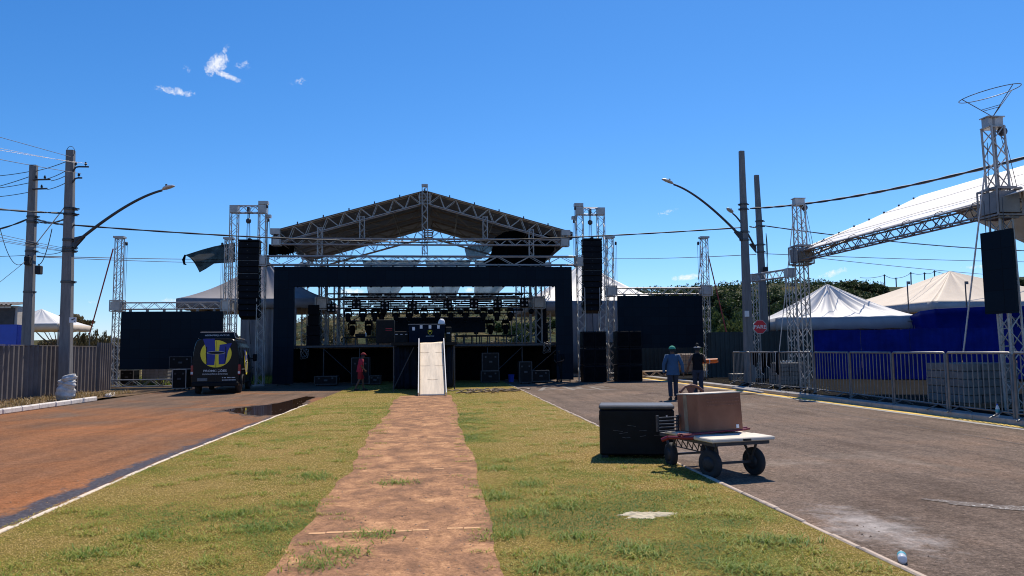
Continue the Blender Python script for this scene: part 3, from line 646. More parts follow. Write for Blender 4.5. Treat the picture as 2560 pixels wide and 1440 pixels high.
# ================================================================== THE STAGE
def sleeve(mb, c, s=0.52):
    """the cast sleeve block where beams meet a tower"""
    c = V(c); h = s/2
    for i in (-1, 1):
        for j in (-1, 1):
            mb.tube(c+V((i*h, j*h, -h)), c+V((i*h, j*h, h)), .03, 4); mb.tube(c+V((i*h, -h, j*h)), c+V((i*h, h, j*h)), .03, 4); mb.tube(c+V((-h, i*h, j*h)), c+V((h, i*h, j*h)), .03, 4)
    for sx in (-1, 1):
        mb.box(c+V((sx*h*0.92, 0, 0)), (.02, s*0.80, s*0.80)); mb.box(c+V((0, sx*h*0.92, 0)), (s*0.80, .02, s*0.80))
def pulley(mb, c, z_low, r=0.09):
    c = V(c); mb.lathe([(r*.4, -.05), (r, -.04), (r*1.1, 0), (r, .04), (r*.4, .05)], c, 'X', 10)
    for d in (-.05, .05): mb.tube(c+V((d, 0, 0)), V((c.x+d*.6, c.y, z_low)), .009, 4)

DECK = 2.10
# --- main roof: rafters front and rear, purlins, skin
AX, AZ = -0.80, 10.38; EL, ER, EZ = -8.55, 7.05, 8.20
roof = thing('stage_roof', (AX, 46, 0), 'wide pitched grey stage roof on aluminium trusses above the video portal', 'stage roof')
for yy, nm in ((40.2, 'gable_truss'), (44.2, 'rafter_truss'), (48.2, 'rafter_truss'), (52.2, 'gable_truss')):
    for x_ in (EL, ER):
        mb = MB(); sg = 1 if x_ > AX else -1; big = nm == 'gable_truss'; w_ = 0.62 if big else 0.4
        mb.truss((x_, yy, EZ-0.30), (AX+sg*.28, yy, AZ-0.36), 0.40 if big else .3, w_, .034, .020, 0.46 if big else .78, faces=(1, 3) if big else (0, 1, 2, 3))
        mb.truss((x_, yy, EZ-0.30), (AX+sg*.28, yy, AZ-0.36), 0.40, w_, .001, .016, 0.78, faces=(0, 2)) if big else None
        o = mb.build(nm, 'alu' if big else 'alu_dull', roof)
    if nm == 'gable_truss':
        mb = MB()
        for k in range(4): mb.box((AX, yy, AZ-.62+k*.17), (.62, .40, .035))
        for sx in (-.28, .28): mb.box((AX+sx, yy, AZ-.36), (.05, .42, .66))
        mb.build('ridge_block', 'alu', roof)
for t in (0.0, 0.27, 0.52, 0.77, 1.0):
    for x_ in (EL, ER):
        if t == 1.0 and x_ == ER: continue
        mb = MB(); x = x_+(AX-x_)*t; z = EZ-0.12+(AZ-EZ)*t
        for dz in (0, -.38): mb.tube((x, 40.2, z+dz-.06), (x, 52.2, z+dz-.06), .025, 5)
        for k in range(12): mb.tube((x, 40.2+k, z-.06-(.38 if k % 2 else 0)), (x, 41.2+k, z-.06-(0 if k % 2 else .38)), .014, 4)
        mb.build('purlin', 'alu_dull', roof)
mb = MB()
def skin(u, v):
    x = (EL-.25)+(ER-EL+.5)*u; y = 39.85+12.6*v; tt = 1-abs(x-AX)/((AX-EL) if x < AX else (ER-AX)); sag = 0.05*abs(sin(v*3.0*pi*1))*(0.3+0.7*abs(sin(u*12*pi)))
    return V((x, y, EZ+(AZ-EZ)*tt+0.06-sag))
mb.grid(skin, 60, 36); mb.build('roof_sheet', 'canopy', roof, 0.012)
for x_ in (EL-.25, ER+.25):
    mb = MB(); zt = skin(0 if x_ < 0 else 1, 0).z
    mb.grid(lambda u, v, x_=x_: V((x_+.02*sin(v*40), 39.85+12.6*v, zt-.34*u-0.03*sin(v*60)*u)), 3, 40); mb.build('eaves_flap', 'canopy', roof, 0.01)
mb = MB(); mb.truss((AX, 39.85, 6.95), (AX, 39.85, AZ+.28), .28, .28, .022, .013, .3); mb.box((AX, 39.85, AZ+.32), (.34, .34, .10)); mb.build('king_post', 'alu', roof)
for px, z0 in ((905, 7.75), (1213, 7.75), (800, 6.85), (1328, 6.85)):
    x = P(px, 600, 39.9).x; tt = 1-abs(x-AX)/((AX-EL) if x < AX else (ER-AX)); mb = MB(); mb.truss((x, 39.9, z0), (x, 39.9, EZ+(AZ-EZ)*tt-.45), .24, .24, .02, .012, .3); mb.build('hanger_post', 'alu', roof)
for k in range(11):
    x = AX+(k-5)*1.35; tt = 1-abs(x-AX)/7.8
    mb = MB(); mb.box((x, 39.95, EZ+(AZ-EZ)*tt+.12), (.06, .08, .14)); mb.build('sheet_clamp', 'darksteel', roof)
# rear roof towers
for x in (-9.3, 7.65):
    mb = MB(); mb.truss((x, 52.2, 0), (x, 52.2, 8.2), .36); mb.box((x, 52.2, 8.26), (.5, .5, .12)); sleeve(mb, (x, 52.2, 7.7)); mb.build('roof_tower', 'alu', roof)

# --- the two speaker towers: inner and outer column, head beam, hoist
for nm_l, xi, xo, top in (('tall goalpost truss tower holding speakers over the black van', -9.37, -10.83, 9.58), ('tall goalpost truss tower holding speakers above the dark subwoofer stacks', 7.72, 8.92, 9.62)):
    tw = thing('speaker_tower', ((xi+xo)/2, 40, 0), nm_l, 'tower', 'goalpost speaker towers beside the stage')
    for x, z1 in ((xi, top), (xo, top-.12)):
        mb = MB(); mb.truss((x, 40, .06), (x, 40, z1), .37); mb.box((x, 40, .03), (.6, .6, .06)); mb.build('column', 'alu', tw)
    mb = MB(); mb.truss((min(xi, xo)-.18, 40, top-.25), (max(xi, xo)+.18, 40, top-.25), .36, .36, .026, .014, .30); mb.build('head_beam', 'alu', tw)
    for x in (xi, xo):
        mb = MB(); mb.box((x, 40, top-.25), (.42, .42, .40)); mb.build('corner_block', 'alu', tw)
    mb = MB(); sg = 1 if xi < 0 else -1
    mb.box((xi+sg*.05, 39.95, top+.10), (.50, .30, .17)); mb.box((xi+sg*.3, 39.95, top-.62), (.3, .25, .16)); mb.build('pulley_head', 'alu', tw)
    mb = MB(); pulley(mb, (xi+sg*.28, 39.75, top-.12), 6.9); pulley(mb, (xi+sg*.36, 39.75, top-.85), 6.9); mb.build('hoist_pulley', 'darksteel', tw)
    mb = MB(); xm = (xi+xo)/2; mb.lathe([(.05, -.14), (.13, -.08), (.14, .05), (.06, .13)], (xm, 40, top-.86), 'Z', 10)
    for d in (-.09, -.03, .05, .1): mb.tube((xm+d*.5, 40, top-.45), (xm+d, 40, 7.62), .011, 4)
    mb.box((xm, 40, top-.3), (.12, .3, .3)); mb.build('chain_hoist', 'darksteel', tw)
    mb = MB(); mb.tube((xi, 40.1, top-1.3), (xo-.9*(1 if xo < xi else -1)*-1, 43, 6.2), .01, 4); mb.build('guy_wire', 'wire', tw)
    mb = MB(); sleeve(mb, (xi, 40, 6.58), .55); mb.build('sleeve_block', 'alu', tw)

# --- hanging line arrays: a curved chain of identical cabinets
for lab, xc, z1, z0, n, curve in (('line array of stacked black speakers hanging over the van', -9.98, 7.56, 3.55, 12, .10), ('line array of stacked black speakers hanging above the subwoofers', 8.36, 7.70, 3.78, 12, .14)):
    la = thing('line_array', (xc, 40, z0), lab, 'loudspeakers', 'hanging line arrays')
    mb = MB(); mb.bb((xc-.52, 39.55, z1+.02), (xc+.52, 40.35, z1+.10)); mb.box((xc, 40, z1+.14), (.14, .6, .10)); mb.build('flying_frame', 'black', la)
    h = (z1-z0)/n
    for k in range(n):
        zc = z1-h*(k+.5); t = k/(n-1); y = 39.6+curve*t*t*3.0; tilt = Matrix.Rotation(-.25*t*t, 3, 'X'); w = 1.04 if k < n-1 else .98
        mb = MB(); mb.cbox((xc, y+.30, zc), (w, .62, h*.965), .02, tilt)
        c = mb.build('cabinet', 'black', la)
        mb = MB()
        for sx in (-1, 1): mb.box(V((xc+sx*(w/2+.012), y+.18, zc)), (.022, .07, h*.5), tilt)
        if k in (3, 5): mb.box(V((xc, y-.02, zc+h*.46)), (w*.98, .012, .012), tilt)
        mb.box(V((xc-.05, y-.018, zc)), (.03, .012, .02), tilt)
        mb.build('rigging_plate', 'galv', c)
    mb = MB(); mb.tube((xc, 40, z0), (xc+.05, 40.2, 2.2), .02, 5); mb.build('pull_back_line', 'cable', la)

# --- cross trusses in front of the roof
ft = thing('header_truss', (AX, 40, 6.35), 'long horizontal truss spanning between the towers just above the black portal', 'truss')
mb = MB(); mb.truss((-9.2, 40, 6.60), (7.55, 40, 6.60), .48, .46, .032, .019, .90); mb.build('beam', 'alu', ft)
mb = MB(); random.seed(2)
for k in range(14):
    x = -8.2+k*1.14; mb.box((x, 39.85, 6.30), (.09, .1, .16))
mb.build('clamp', 'darksteel', ft)
mb = MB(); mb.tube((AX, 39.85, 6.9), (AX, 39.85, 8.3), .02, 5); mb.tube((AX-.13, 39.9, 6.85), (AX+.02, 39.9, 8.2), .012, 4); mb.tube((AX+.15, 39.9, 6.85), (AX, 39.9, 8.2), .012, 4); mb.build('suspension_cable', 'wire', ft)
tt = thing('tie_truss', (AX, 39.9, 7.5), 'slim horizontal truss across the roof between the eaves corners', 'truss')
zt = P(1057, 605, 39.9).z
mb = MB(); mb.truss((-8.75, 39.9, zt), (7.0, 39.9, zt), .32, .32, .026, .015, .42); mb.build('beam', 'alu', tt)
for x in (-8.6, 6.85):
    mb = MB(); sleeve(mb, (x, 39.9, zt), .42); mb.build('end_block', 'alu', tt)
for x in (-8.6, 6.85):
    mb = MB()
    mb.truss((x, 40, zt-.2), (x, 40, EZ+.05), .3, .3, .022, .013, .3); mb.box((x*1.01, 40, EZ-.05), (.5, .4, .3)); mb.build('eaves_post', 'alu', tt)

# --- video portal
pt = thing('video_portal', (-.72, 39.5, 0), 'huge dark video portal framing the stage opening', 'video screen')
mb = MB(); mb.bb((-8.59, 39.35, 5.16), (7.12, 39.6, 6.20)); mb.build('header_screen', 'led', pt)
for a, b in ((-8.59, -7.57), (6.22, 7.12)):
    mb = MB(); mb.bb((a, 39.352, .12), (b, 39.598, 5.157)); mb.build('column_screen', 'led', pt)
mb = MB()
for x in (-8.4, -7.8, 6.4, 7.0): mb.tube((x, 39.75, 0), (x, 39.75, 6.1), .03, 5)
for z in (.08, 2.5, 4.9): mb.tube((-8.4, 39.75, z), (-7.8, 39.75, z), .025, 5); mb.tube((6.4, 39.75, z), (7.0, 39.75, z), .025, 5)
mb.bb((-8.5, 39.6, 5.18), (7.0, 39.9, 5.22)); mb.build('support_frame', 'darksteel', pt)
mb = MB(); random.seed(5)
for k in range(26):
    x = -7.4+k*.54; mb.box((x, 39.5, 5.135), (.10 if k % 3 else .05, .05, .045))
mb.build('cable_clip', 'black', pt)

# --- deck, thrust, understage
dk = thing('stage_deck', (-.7, 45, 0), 'raised black stage floor with a dark open underside', 'stage')
mb = MB(); mb.bb((-8.3, 40.4, DECK-.14), (6.9, 52, DECK)); mb.build('floor', 'blackcase', dk)
mb = MB(); mb.bb((-2.05, 31.7, DECK-.13), (.72, 40.39, DECK-.002)); mb.build('thrust_floor', 'blackcase', dk)
for x, y in [(x, 40.6) for x in (-8.1, -6.2, -4.3, -2.0, .7, 2.6, 4.5, 6.6)]+[(x, y) for y in (31.85, 34.5, 37) for x in (-1.95, .62)]:
    mb = MB(); mb.tube((x, y, 0), (x, y, DECK-.14), .03, 6); mb.box((x, y, .02), (.16, .16, .04)); mb.build('leg', 'darksteel', dk)
for (x0, y0), (x1, y1) in (((-1.95, 31.85), (-1.95, 34.5)), ((.62, 34.5), (.62, 31.85)), ((-1.95, 31.9), (-1.1, 31.9)), ((-4.3, 40.6), (-6.2, 40.6)), ((2.6, 40.6), (4.5, 40.6)), ((4.5, 40.62), (6.6, 40.62))):
    mb = MB(); mb.tube((x0, y0, .15), (x1, y1, DECK-.2), .022, 5); mb.build('brace', 'darksteel', dk)
def cloth(name, mat, a, b, z0, z1, parent=None, amp=.06, fr=14, nu=80, nv=6, solid=0.006, ragged=0.0):
    mb = MB(); a, b = V(a), V(b); d = b-a; nrm = V((-d.y, d.x, 0)).normalized()
    def f(u, v):
        p = a+d*u; k = amp*(sin(u*fr*pi)+.5*sin(u*fr*2.3*pi+1))*(0.5+0.5*v); return V((p.x, p.y, z1+(z0-z1)*v))+nrm*k+V((0, 0, ragged*sin(u*17)*v))
    mb.grid(f, nu, nv); return mb.build(name, mat, parent, solid)
cloth('understage_drape', 'blackcloth', (-8.3, 43.4), (6.9, 43.4), 0.03, DECK-.16, dk, .10, 30, 200)  # fully black so it also blocks light below the deck
cloth('light_block_drape', 'blackcloth', (-8.3, 43.4), (-8.3, 52), 0.03, DECK-.16, dk, .06, 14)  # side drapes added to block light under the deck
cloth('light_block_drape', 'blackcloth', (6.9, 52), (6.9, 43.4), 0.03, DECK-.16, dk, .06, 14)
cloth('thrust_drape', 'navycloth', (-1.98, 32.6), (-0.86, 32.4), 0.10, DECK-.16, dk, .05, 7)
cloth('thrust_drape', 'navycloth', (.30, 32.6), (.60, 34.2), 0.10, DECK-.16, dk, .05, 5)
for x in (-.42,):
    mb = MB(); mb.bb((-1.9, 33.6, .1), (.55, 33.65, DECK-.16)); mb.build('thrust_back_panel', 'blackcase', dk)
mb = MB(); mb.bb((-8.25, 40.36, DECK-.12), (-2.1, 40.395, DECK-.02)); mb.build('edge_trim', 'darksteel', dk)
mb = MB(); mb.bb((.76, 40.36, DECK-.12), (6.85, 40.395, DECK-.02)); mb.build('edge_trim', 'darksteel', dk)

# --- loading ramp
rp = thing('loading_ramp', (-.27, 28.2, 0), 'pale plywood loading ramp climbing from the path to the stage', 'ramp')
ra, rb = V((P(1081, 992, 28.25).x, 28.25, .05)), V((P(1078.5, 851, 31.68).x, 31.68, 2.10)); n_ = (rb-ra).cross(V((-1, 0, 0))).normalized()
def rampf(u, v):
    p = ra+(rb-ra)*(v*0.985); return V((p.x-.48+.96*u, p.y, p.z))+n_*(.012*sin(u*9)*sin(v*7)+(.05*max(0, v-.93)*14*(u-.4) if v > .93 else 0))
mb = MB(); mb.grid(rampf, 16, 40); mb.build('plywood_deck', 'ramp', rp, .03)
for sx in (-1, 1):
    mb = MB(); o_ = V((sx*.505, 0, 0)); h = n_*.13 if n_.z > 0 else -n_*.13
    q = [ra+o_-h*.35, rb+o_-h*.35+V((0, .02, .02)), rb+o_+h*1.1+V((0, .02, .04)), ra+o_+h]; mb.prism(q, (.035*sx, 0, 0)); mb.build('side_rail', 'white', rp)
for k in (.27, .52, .78):
    mb = MB(); p = ra+(rb-ra)*k+(n_ if n_.z > 0 else -n_)*.018; mb.box(p, (.955, .009, .003), Matrix.Rotation(atan2(rb.z-ra.z, rb.y-ra.y), 3, 'X')); mb.build('sheet_joint', 'rope', rp)
for k in (0.0, .33, .66, .97):
    mb = MB(); p = ra+(rb-ra)*k-(n_ if n_.z > 0 else -n_)*.05; mb.box(p, (.96, .06, .05)); mb.build('crossbar', 'alu_dull', rp)

# --- person-high equipment on the thrust: booth with papers, cushion
bt = thing('console_booth', (-.9, 33, DECK), 'black skirted console booth with four white papers taped along its top', 'booth')
def on(px, py, Y): return P(px, py, Y)
a, b = on(1022, 812, 32.8), on(1112, 812, 32.8)
mb = MB(); mb.bb((a.x, 32.8, DECK), (b.x, 33.9, a.z)); mb.build('skirt', 'navycloth', bt)
mb = MB(); mb.bb((a.x-.03, 32.76, a.z+.002), (b.x+.03, 33.95, a.z+.035)); mb.build('table_edge', 'galv', bt)
for px, py in ((1034, 820), (1053, 815.5), (1075, 815.5), (1096, 815.5)):
    c = on(px, py, 32.78); mb = MB(); mb.box((c.x, 32.785, c.z-.03), (.115, .006, .15)); mb.build('paper', 'paper', bt)
c = on(1075, 831, 32.785); mb = MB()
mb.path([V((c.x+x*.085, 32.785, c.z+z*.10)) for x, z in ((-1, .9), (-.3, 1), (0, .85), (.3, 1), (1, .9), (.95, 0), (.6, -.6), (0, -1), (-.6, -.6), (-.95, 0))], .011, 4, True)
mb.box((c.x, 32.785, c.z+.05), (.07, .01, .06)); mb.build('crest', 'yellow', bt)
mb = MB(); mb.box((c.x, 32.787, c.z-.16), (.36, .004, .022)); mb.build('crest_line', 'letter', bt)
for lab, x0, x1, y0, zt_, cat in (('tall black equipment rack with a red label', 940, 985, 34.5, 799, 'rack'), ('low black crate between the rack and the booth', 986, 1021, 33.2, 828, 'crate'), ('small black cabinet with a white tag at the booth end', 1113, 1129, 33.0, 817, 'cabinet')):
    a, b = on(x0, zt_, y0), on(x1, zt_, y0); nm = cat.replace('rack', 'equipment_rack').replace('crate', 'black_crate').replace('cabinet', 'black_cabinet')
    t = thing(nm, ((a.x+b.x)/2, y0+.4, DECK), lab, cat); mb = MB(); mb.cbox(((a.x+b.x)/2, y0+.4, (DECK+a.z)/2), (b.x-a.x, .8, a.z-DECK), .03); mb.build('cabinet_body', 'blackcase', t)
    mb = MB(); w = b.x-a.x
    if cat == 'rack':
        for dz in (.0, .07): mb.box((a.x+w*.72, y0-.004, a.z-.42-dz), (.30, .008, .022))
        mb.build('label', 'red', t)
    elif cat == 'crate':
        for k in (.15, .5, .85): mb.box((a.x+w*k, y0-.004, a.z-.14), (.10, .008, .03))
        mb.build('label', 'letter', t)
    else:
        mb.box((a.x+w*.5, y0-.004, a.z-.28), (.14, .008, .05)); mb.build('label', 'letter', t)
c = on(1103, 808, 33.3); mb = MB()
mb.grid(lambda u, v: c+V((.16*cos(2*pi*u)*sin(pi*v)*(1+.1*sin(9*u)), .14*sin(2*pi*u)*sin(pi*v), -.20*cos(pi*v)+.03*cos(6*pi*u)*sin(pi*v))), 20, 12)
tag(mb.build('white_bag', 'paper'), 'crumpled white bag propped on the console booth', 'bag')

# --- rear wall screen, slatted LED bars
a, b = on(985, 795, 46), on(1214, 831, 46)
t = thing('rear_screen', ((a.x+b.x)/2, 46, b.z), 'low wide dark screen standing behind the console booth', 'video screen'); mb = MB(); mb.bb((a.x, 46, b.z), (b.x, 46.2, a.z)); mb.build('panel', 'led', t)
mb = MB(); mb.bb((a.x, 46.0, a.z+.003), (b.x, 46.2, a.z+.04)); mb.build('top_rail', 'alu_dull', t)
for k in (.1, .5, .9): mb = MB(); mb.tube((a.x+(b.x-a.x)*k, 46.1, DECK), (a.x+(b.x-a.x)*k, 46.1, b.z), .03, 5); mb.build('leg', 'darksteel', t)
t = thing('slatted_led_wall', (0, 47.6, 4.6), 'dark slatted light bars filling the gap behind the front lighting truss', 'led wall')
x0, x1 = on(865, 750, 47.6).x, on(1300, 750, 47.6).x; zt_, zb_ = on(1080, 737, 47.6).z, on(1080, 776, 47.6).z
for k in range(8):
    z = zt_+(zb_-zt_)*k/7; mb = MB(); random.seed(k); x = x0+random.uniform(-.4, .4)
    while x < x1:
        L = random.choice((1.0, 1.0, 1.5, .5)); mb.bb((x, 47.57, z-.055), (min(x+L-.015, x1+.2), 47.63, z+.055)); x += L+random.choice((0, 0, 0.12))
    mb.build('light_bar', 'black', t)
for k in range(9):
    x = x0+(x1-x0)*k/8; mb = MB(); mb.tube((x, 47.68, zb_-.2), (x, 47.68, zt_+.25), .02, 4); mb.build('upright', 'alu_dull', t)

# --- lighting trusses on their towers
lt = thing('lighting_truss', (-.6, 43, DECK), 'aluminium truss full of stage lights across the mid stage, on two legs', 'lighting truss')
a, b = on(806, 760, 43), on(1346, 756, 43)
zc = (a.z+b.z)/2
mb = MB(); mb.truss((a.x, 43, zc), (b.x, 43, zc), .50, .54, .032, .020, .85); mb.build('beam', 'alu_dull', lt)
for x in (a.x, b.x):
    mb = MB(); sleeve(mb, (x, 43, zc), .68); mb.build('sleeve_block', 'alu', lt)
    mb = MB(); mb.truss((x, 43, DECK), (x, 43, zc+1.6), .36, .36, .028, .016, .40); mb.build('column', 'alu_dull', lt)
lt2 = thing('lighting_truss', (-.6, 48.6, DECK), 'lower rear aluminium truss of stage lights behind the slatted bars', 'lighting truss')
a2, b2 = on(850, 794, 48.6), on(1290, 790, 48.6)
mb = MB(); mb.truss((a2.x, 48.6, a2.z), (b2.x, 48.6, a2.z), .45, .45, .030, .018, .75); mb.build('beam', 'alu_dull', lt2)
for x in (a2.x-.2, b2.x+.2, b2.x+.75):
    mb = MB(); mb.truss((x, 48.6, DECK), (x, 48.6, 7.0), .36, .36, .027, .015, .40); mb.build('column', 'alu_dull', lt2)
lt3 = thing('lighting_truss', (-.6, 45.4, DECK), 'upper truss crossing the stage just under the black portal', 'lighting truss')
a3, b3 = on(815, 742, 45.4), on(1330, 740, 45.4)
mb = MB(); mb.truss((a3.x, 45.4, a3.z), (b3.x, 45.4, a3.z), .40, .36, .03, .018, .70); mb.build('beam', 'alu_dull', lt3)
for x in (a3.x-.1, a3.x+.9, b3.x+.1):
    mb = MB(); mb.truss((x, 45.4, DECK), (x, 45.4, 7.4), .33, .33, .027, .015, .40); mb.build('column', 'alu_dull', lt3)

# --- moving heads
mh = thing('moving_head', (0, 0, 0), 'dark moving head lamp hanging under the mid stage truss', 'stage light', 'moving head lamps hanging from the trusses')
mb = MB(); mb.cbox((0, 0, -.07), (.34, .28, .14), .03); mb.box((-.1, 0, .03), (.05, .06, .1)); mb.box((.1, 0, .03), (.05, .06, .1)); mb.build('base', 'black', mh)
mb = MB()
for sx in (-1, 1): mb.cbox((sx*.19, 0, -.30), (.06, .14, .36), .02)
mb.cbox((0, 0, -.165), (.42, .16, .05), .02); mb.build('yoke', 'black', mh)
mb = MB(); mb.lathe([(.06, .16), (.13, .12), (.155, .02), (.15, -.12), (.13, -.25), (.10, -.33), (.085, -.34)], (0, 0, -.40), 'Z', 14); hd = mb.build('lamp_head', 'black', mh)
mb = MB(); mb.lathe([(.02, 0), (.082, -.004), (.082, -.012), (.02, -.02)], (0, 0, -.742), 'Z', 14); mb.build('lens', 'glass', hd)
heads = [(990, 43), (1024, 43), (1060, 43), (1093, 43), (1127, 43), (1164, 43), (1208, 43), (1242, 43), (1276, 43), (870, 43), (907, 43), (937, 43), (954, 43.1)]
grp = 'moving head lamps hanging from the trusses'
zl = zc-.30
mh.location = (on(heads[0][0], 780, 43).x, 43, zl); mh.rotation_euler = (0, 0, .3)
random.seed(21)
for px, Y in heads[1:]:
    rep(mh, (on(px, 780, Y).x, Y, zl), random.uniform(-.6, .6))
for px, py in ((881, 796), (922, 806), (1190, 800), (1226, 806), (1264, 805)):
    q = on(px, py, 48.4); rep(mh, (q.x, 48.4, a2.z-.22), random.uniform(-.6, .6), 'dark moving head lamp hanging under the lower rear truss', grp, 1.25)
# round effect lamps
bl = thing('round_lamp', (0, 0, 0), 'small round dark lamp clamped under the mid stage truss', 'stage light', 'small round lamps on the truss')
mb = MB(); mb.lathe([(.04, .17), (.11, .14), (.16, .05), (.16, -.05), (.11, -.14), (.04, -.17)], (0, 0, -.22), 'Y', 14); mb.build('lamp_head', 'black', bl)
mb = MB(); mb.box((0, 0, -.02), (.38, .05, .03)); mb.box((-.19, 0, -.12), (.025, .05, .22)); mb.box((.19, 0, -.12), (.025, .05, .22)); mb.build('bracket', 'darksteel', bl)
pos = [(1041, 790), (1110, 790), (1150, 790), (1192, 790), (1226, 790), (1327, 792), (960, 792)]
bl.location = (on(1041, 780, 43).x, 42.8, zl)
for px, _ in pos[1:]: rep(bl, (on(px, 780, 43).x, 42.8, zl), random.uniform(-.3, .3))
# four-lamp blinders
fb = thing('blinder_light', (0, 0, 0), 'square dark blinder lamp with four pale lenses on the mid stage truss', 'stage light', 'four lens blinder lamps on the truss')
mb = MB(); mb.cbox((0, 0, 0), (.50, .14, .50), .03); mb.box((0, .08, .3), (.06, .06, .2)); mb.build('housing', 'black', fb)
for sx in (-1, 1):
    for sz in (-1, 1):
        mb = MB(); mb.lathe([(.02, -.085), (.050, -.085), (.056, -.065), (.03, -.06)], (sx*.125, 0, sz*.125), 'Y', 12); mb.build('lens', 'lens', fb)
bp = [(828, 770), (891, 762), (962, 764), (1031, 763), (1119, 761), (1185, 759), (1244, 760), (1311, 757)]
q = on(*bp[0], 42.62); fb.location = q
for p in bp[1:]:
    q = on(*p, 42.62); rep(fb, q, random.uniform(-.1, .1))
# par cans behind
pc = thing('par_light', (0, 0, 0), 'dark boxy lamp hanging on the lower rear truss', 'stage light', 'boxy lamps along the rear truss')
mb = MB(); mb.cbox((0, 0, -.22), (.46, .24, .26), .04); mb.build('housing', 'black', pc)
mb = MB(); mb.box((0, 0, 0), (.5, .04, .03)); mb.box((-.25, 0, -.1), (.03, .04, .2)); mb.box((.25, 0, -.1), (.03, .04, .2)); mb.build('bracket', 'darksteel', pc)
pp = [1008, 1078, 1117, 1148, 1210, 970, 1040]
pc.location = (on(pp[0], 795, 48.4).x, 48.3, a2.z-.1)
for px in pp[1:]: rep(pc, (on(px, 795, 48.4).x, 48.3, a2.z-.1))

# --- risers and bits on the deck
def table(name, lab, px0, px1, pyt, Y, depth, nleg, cat='riser', mat='blackcase'):
    a, b = on(px0, pyt, Y), on(px1, pyt, Y); t = thing(name, ((a.x+b.x)/2, Y, DECK), lab, cat)
    mb = MB(); mb.bb((a.x, Y, a.z-.07), (b.x, Y+depth, a.z)); mb.build('top', mat, t)
    for k in range(nleg):
        x = a.x+.06+(b.x-a.x-.12)*k/(nleg-1)
        for y in (Y+.06, Y+depth-.06): mb = MB(); mb.tube((x, y, DECK), (x, y, a.z-.07), .035, 5); mb.build('leg', 'darksteel', t)
    return t, a, b
table('low_riser', 'long low dark riser on short legs beyond the booth', 1137, 1290, 838, 44, 2.0, 8)
t, a, b = table('work_table', 'low dark table with gear between the speaker stack and the rack', 858, 945, 842, 42.2, 1.0, 4, 'table')
mb = MB(); mb.cbox((a.x+.9, 42.6, a.z+.09), (.55, .4, .17), .03); tag(mb.build('mixer_case', 'blackcase'), 'small black mixer case on the low stage table', 'case')
mb = MB(); mb.lathe([(.035, 0), (.05, .01), (.05, .18), (.02, .24), (.02, .27)], (on(914, 838, 42.4).x, 42.5, a.z), 'Z', 10); tag(mb.build('water_bottle', 'bottle'), 'clear water bottle standing on the low stage table', 'bottle')
# side-fill speaker stacks
for lab, px0, px1, pt_, n, Y in (('dark speaker stack on the stage beside the truss leg near the van side', 770, 797, 762, 4, 42.5), ('dark speaker stack on the stage beside the truss leg near the subwoofer side', 1343, 1366, 752, 4, 43.6)):
    a, b = on(px0, pt_, Y), on(px1, pt_, Y); t = thing('speaker_stack', ((a.x+b.x)/2, Y+.4, DECK), lab, 'loudspeakers', 'side speaker stacks on the stage'); h = (a.z-DECK)/n
    for k in range(n):
        mb = MB(); w = (b.x-a.x)*(1.0 if k > 1 else 1.25); mb.cbox(((a.x+b.x)/2, Y+.4, DECK+h*(k+.5)), (w, .8, h*.98), .02); mb.build('cabinet', 'black', t)
# ground subwoofer stacks
sb = None
for px0, px1, pt_, cols, Y, lab in ((1457, 1515, 828, 2, 38.7, 'black subwoofer in the stack between the two truss columns'), (1542, 1604, 827, 2, 38.7, 'black subwoofer in the stack before the dark side screen')):
    a, b = on(px0, pt_, Y), on(px1, pt_, Y); w = (b.x-a.x)/cols; h = a.z/3
    for i in range(cols):
        for k in range(3):
            x = a.x+w*(i+.5); t = thing('subwoofer', (x, Y, h*k), lab, 'loudspeaker', lab.replace('black subwoofer in', 'subwoofers of'))
            mb = MB(); mb.cbox((x, Y+.45, h*(k+.5)), (w*.985, .9, h*.975), .025); mb.build('cabinet', 'black', t)
            mb = MB(); mb.bb((x-w*.42, Y-.012, h*k+h*.1), (x+w*.42, Y-.002, h*k+h*.9)); mb.build('grille', 'blackcloth', t)

# ================================================================== SIDE SCREENS
def side_screen(lab, xa, xb, ya, yb, sx0, sx1, sz0, sz1, beam_z, top, base=True):
    t = thing('side_screen', ((xa+xb)/2, 40.3, 0), lab, 'video screen')
    for x, y in ((xa, ya), (xb, yb)):
        mb = MB(); mb.truss((x, y, .05), (x, y, top), .33, .33, .026, .015, .34); mb.box((x, y, top+.05), (.52, .4, .10)); mb.build('tower', 'alu', t)
        mb = MB(); sleeve(mb, (x, y, beam_z), .56); mb.build('sleeve_block', 'alu', t)
        mb = MB(); pulley(mb, (x+(.34 if xa < 0 and x == xa or xa > 0 and x == xa else -.34)*(1 if x == xa else 1), y, top-.28), beam_z+.2, .10); mb.build('hoist_pulley', 'darksteel', t)
    mb = MB(); mb.truss((xa+.26, (ya+yb)/2, beam_z), (xb-.26, (ya+yb)/2, beam_z), .32, .34, .028, .016, .38); mb.build('top_beam', 'alu', t)
    mb = MB(); mb.bb((sx0, 39.9, sz0), (sx1, 40.05, sz1)); mb.build('panel', 'led', t)
    mb = MB()
    for k in range(6):
        x = sx0+(sx1-sx0)*(k+.5)/6; mb.box((x, 39.98, sz1+.05), (.12, .08, .10)); mb.tube((x, 40.2, sz0+.1), (x, 40.2, sz1), .025, 5)
    mb.build('hanging_bar', 'galv', t)
    if base:
        mb = MB(); mb.truss((xa-.8, 40.0, .24), (sx0+2.9, 40.0, .24), .36, .34, .03, .02, .45); mb.tube((xa-.8, 39.8, 0), (xa-.8, 39.8, .45), .03, 5); mb.build('ballast_truss', 'galv', t)
    return t
side_screen('dark outdoor video screen on truss towers behind the black van', -16.72, -11.22, 40.3, 40.5, -16.36, -11.32, .94, 3.92, 4.24, 7.8)
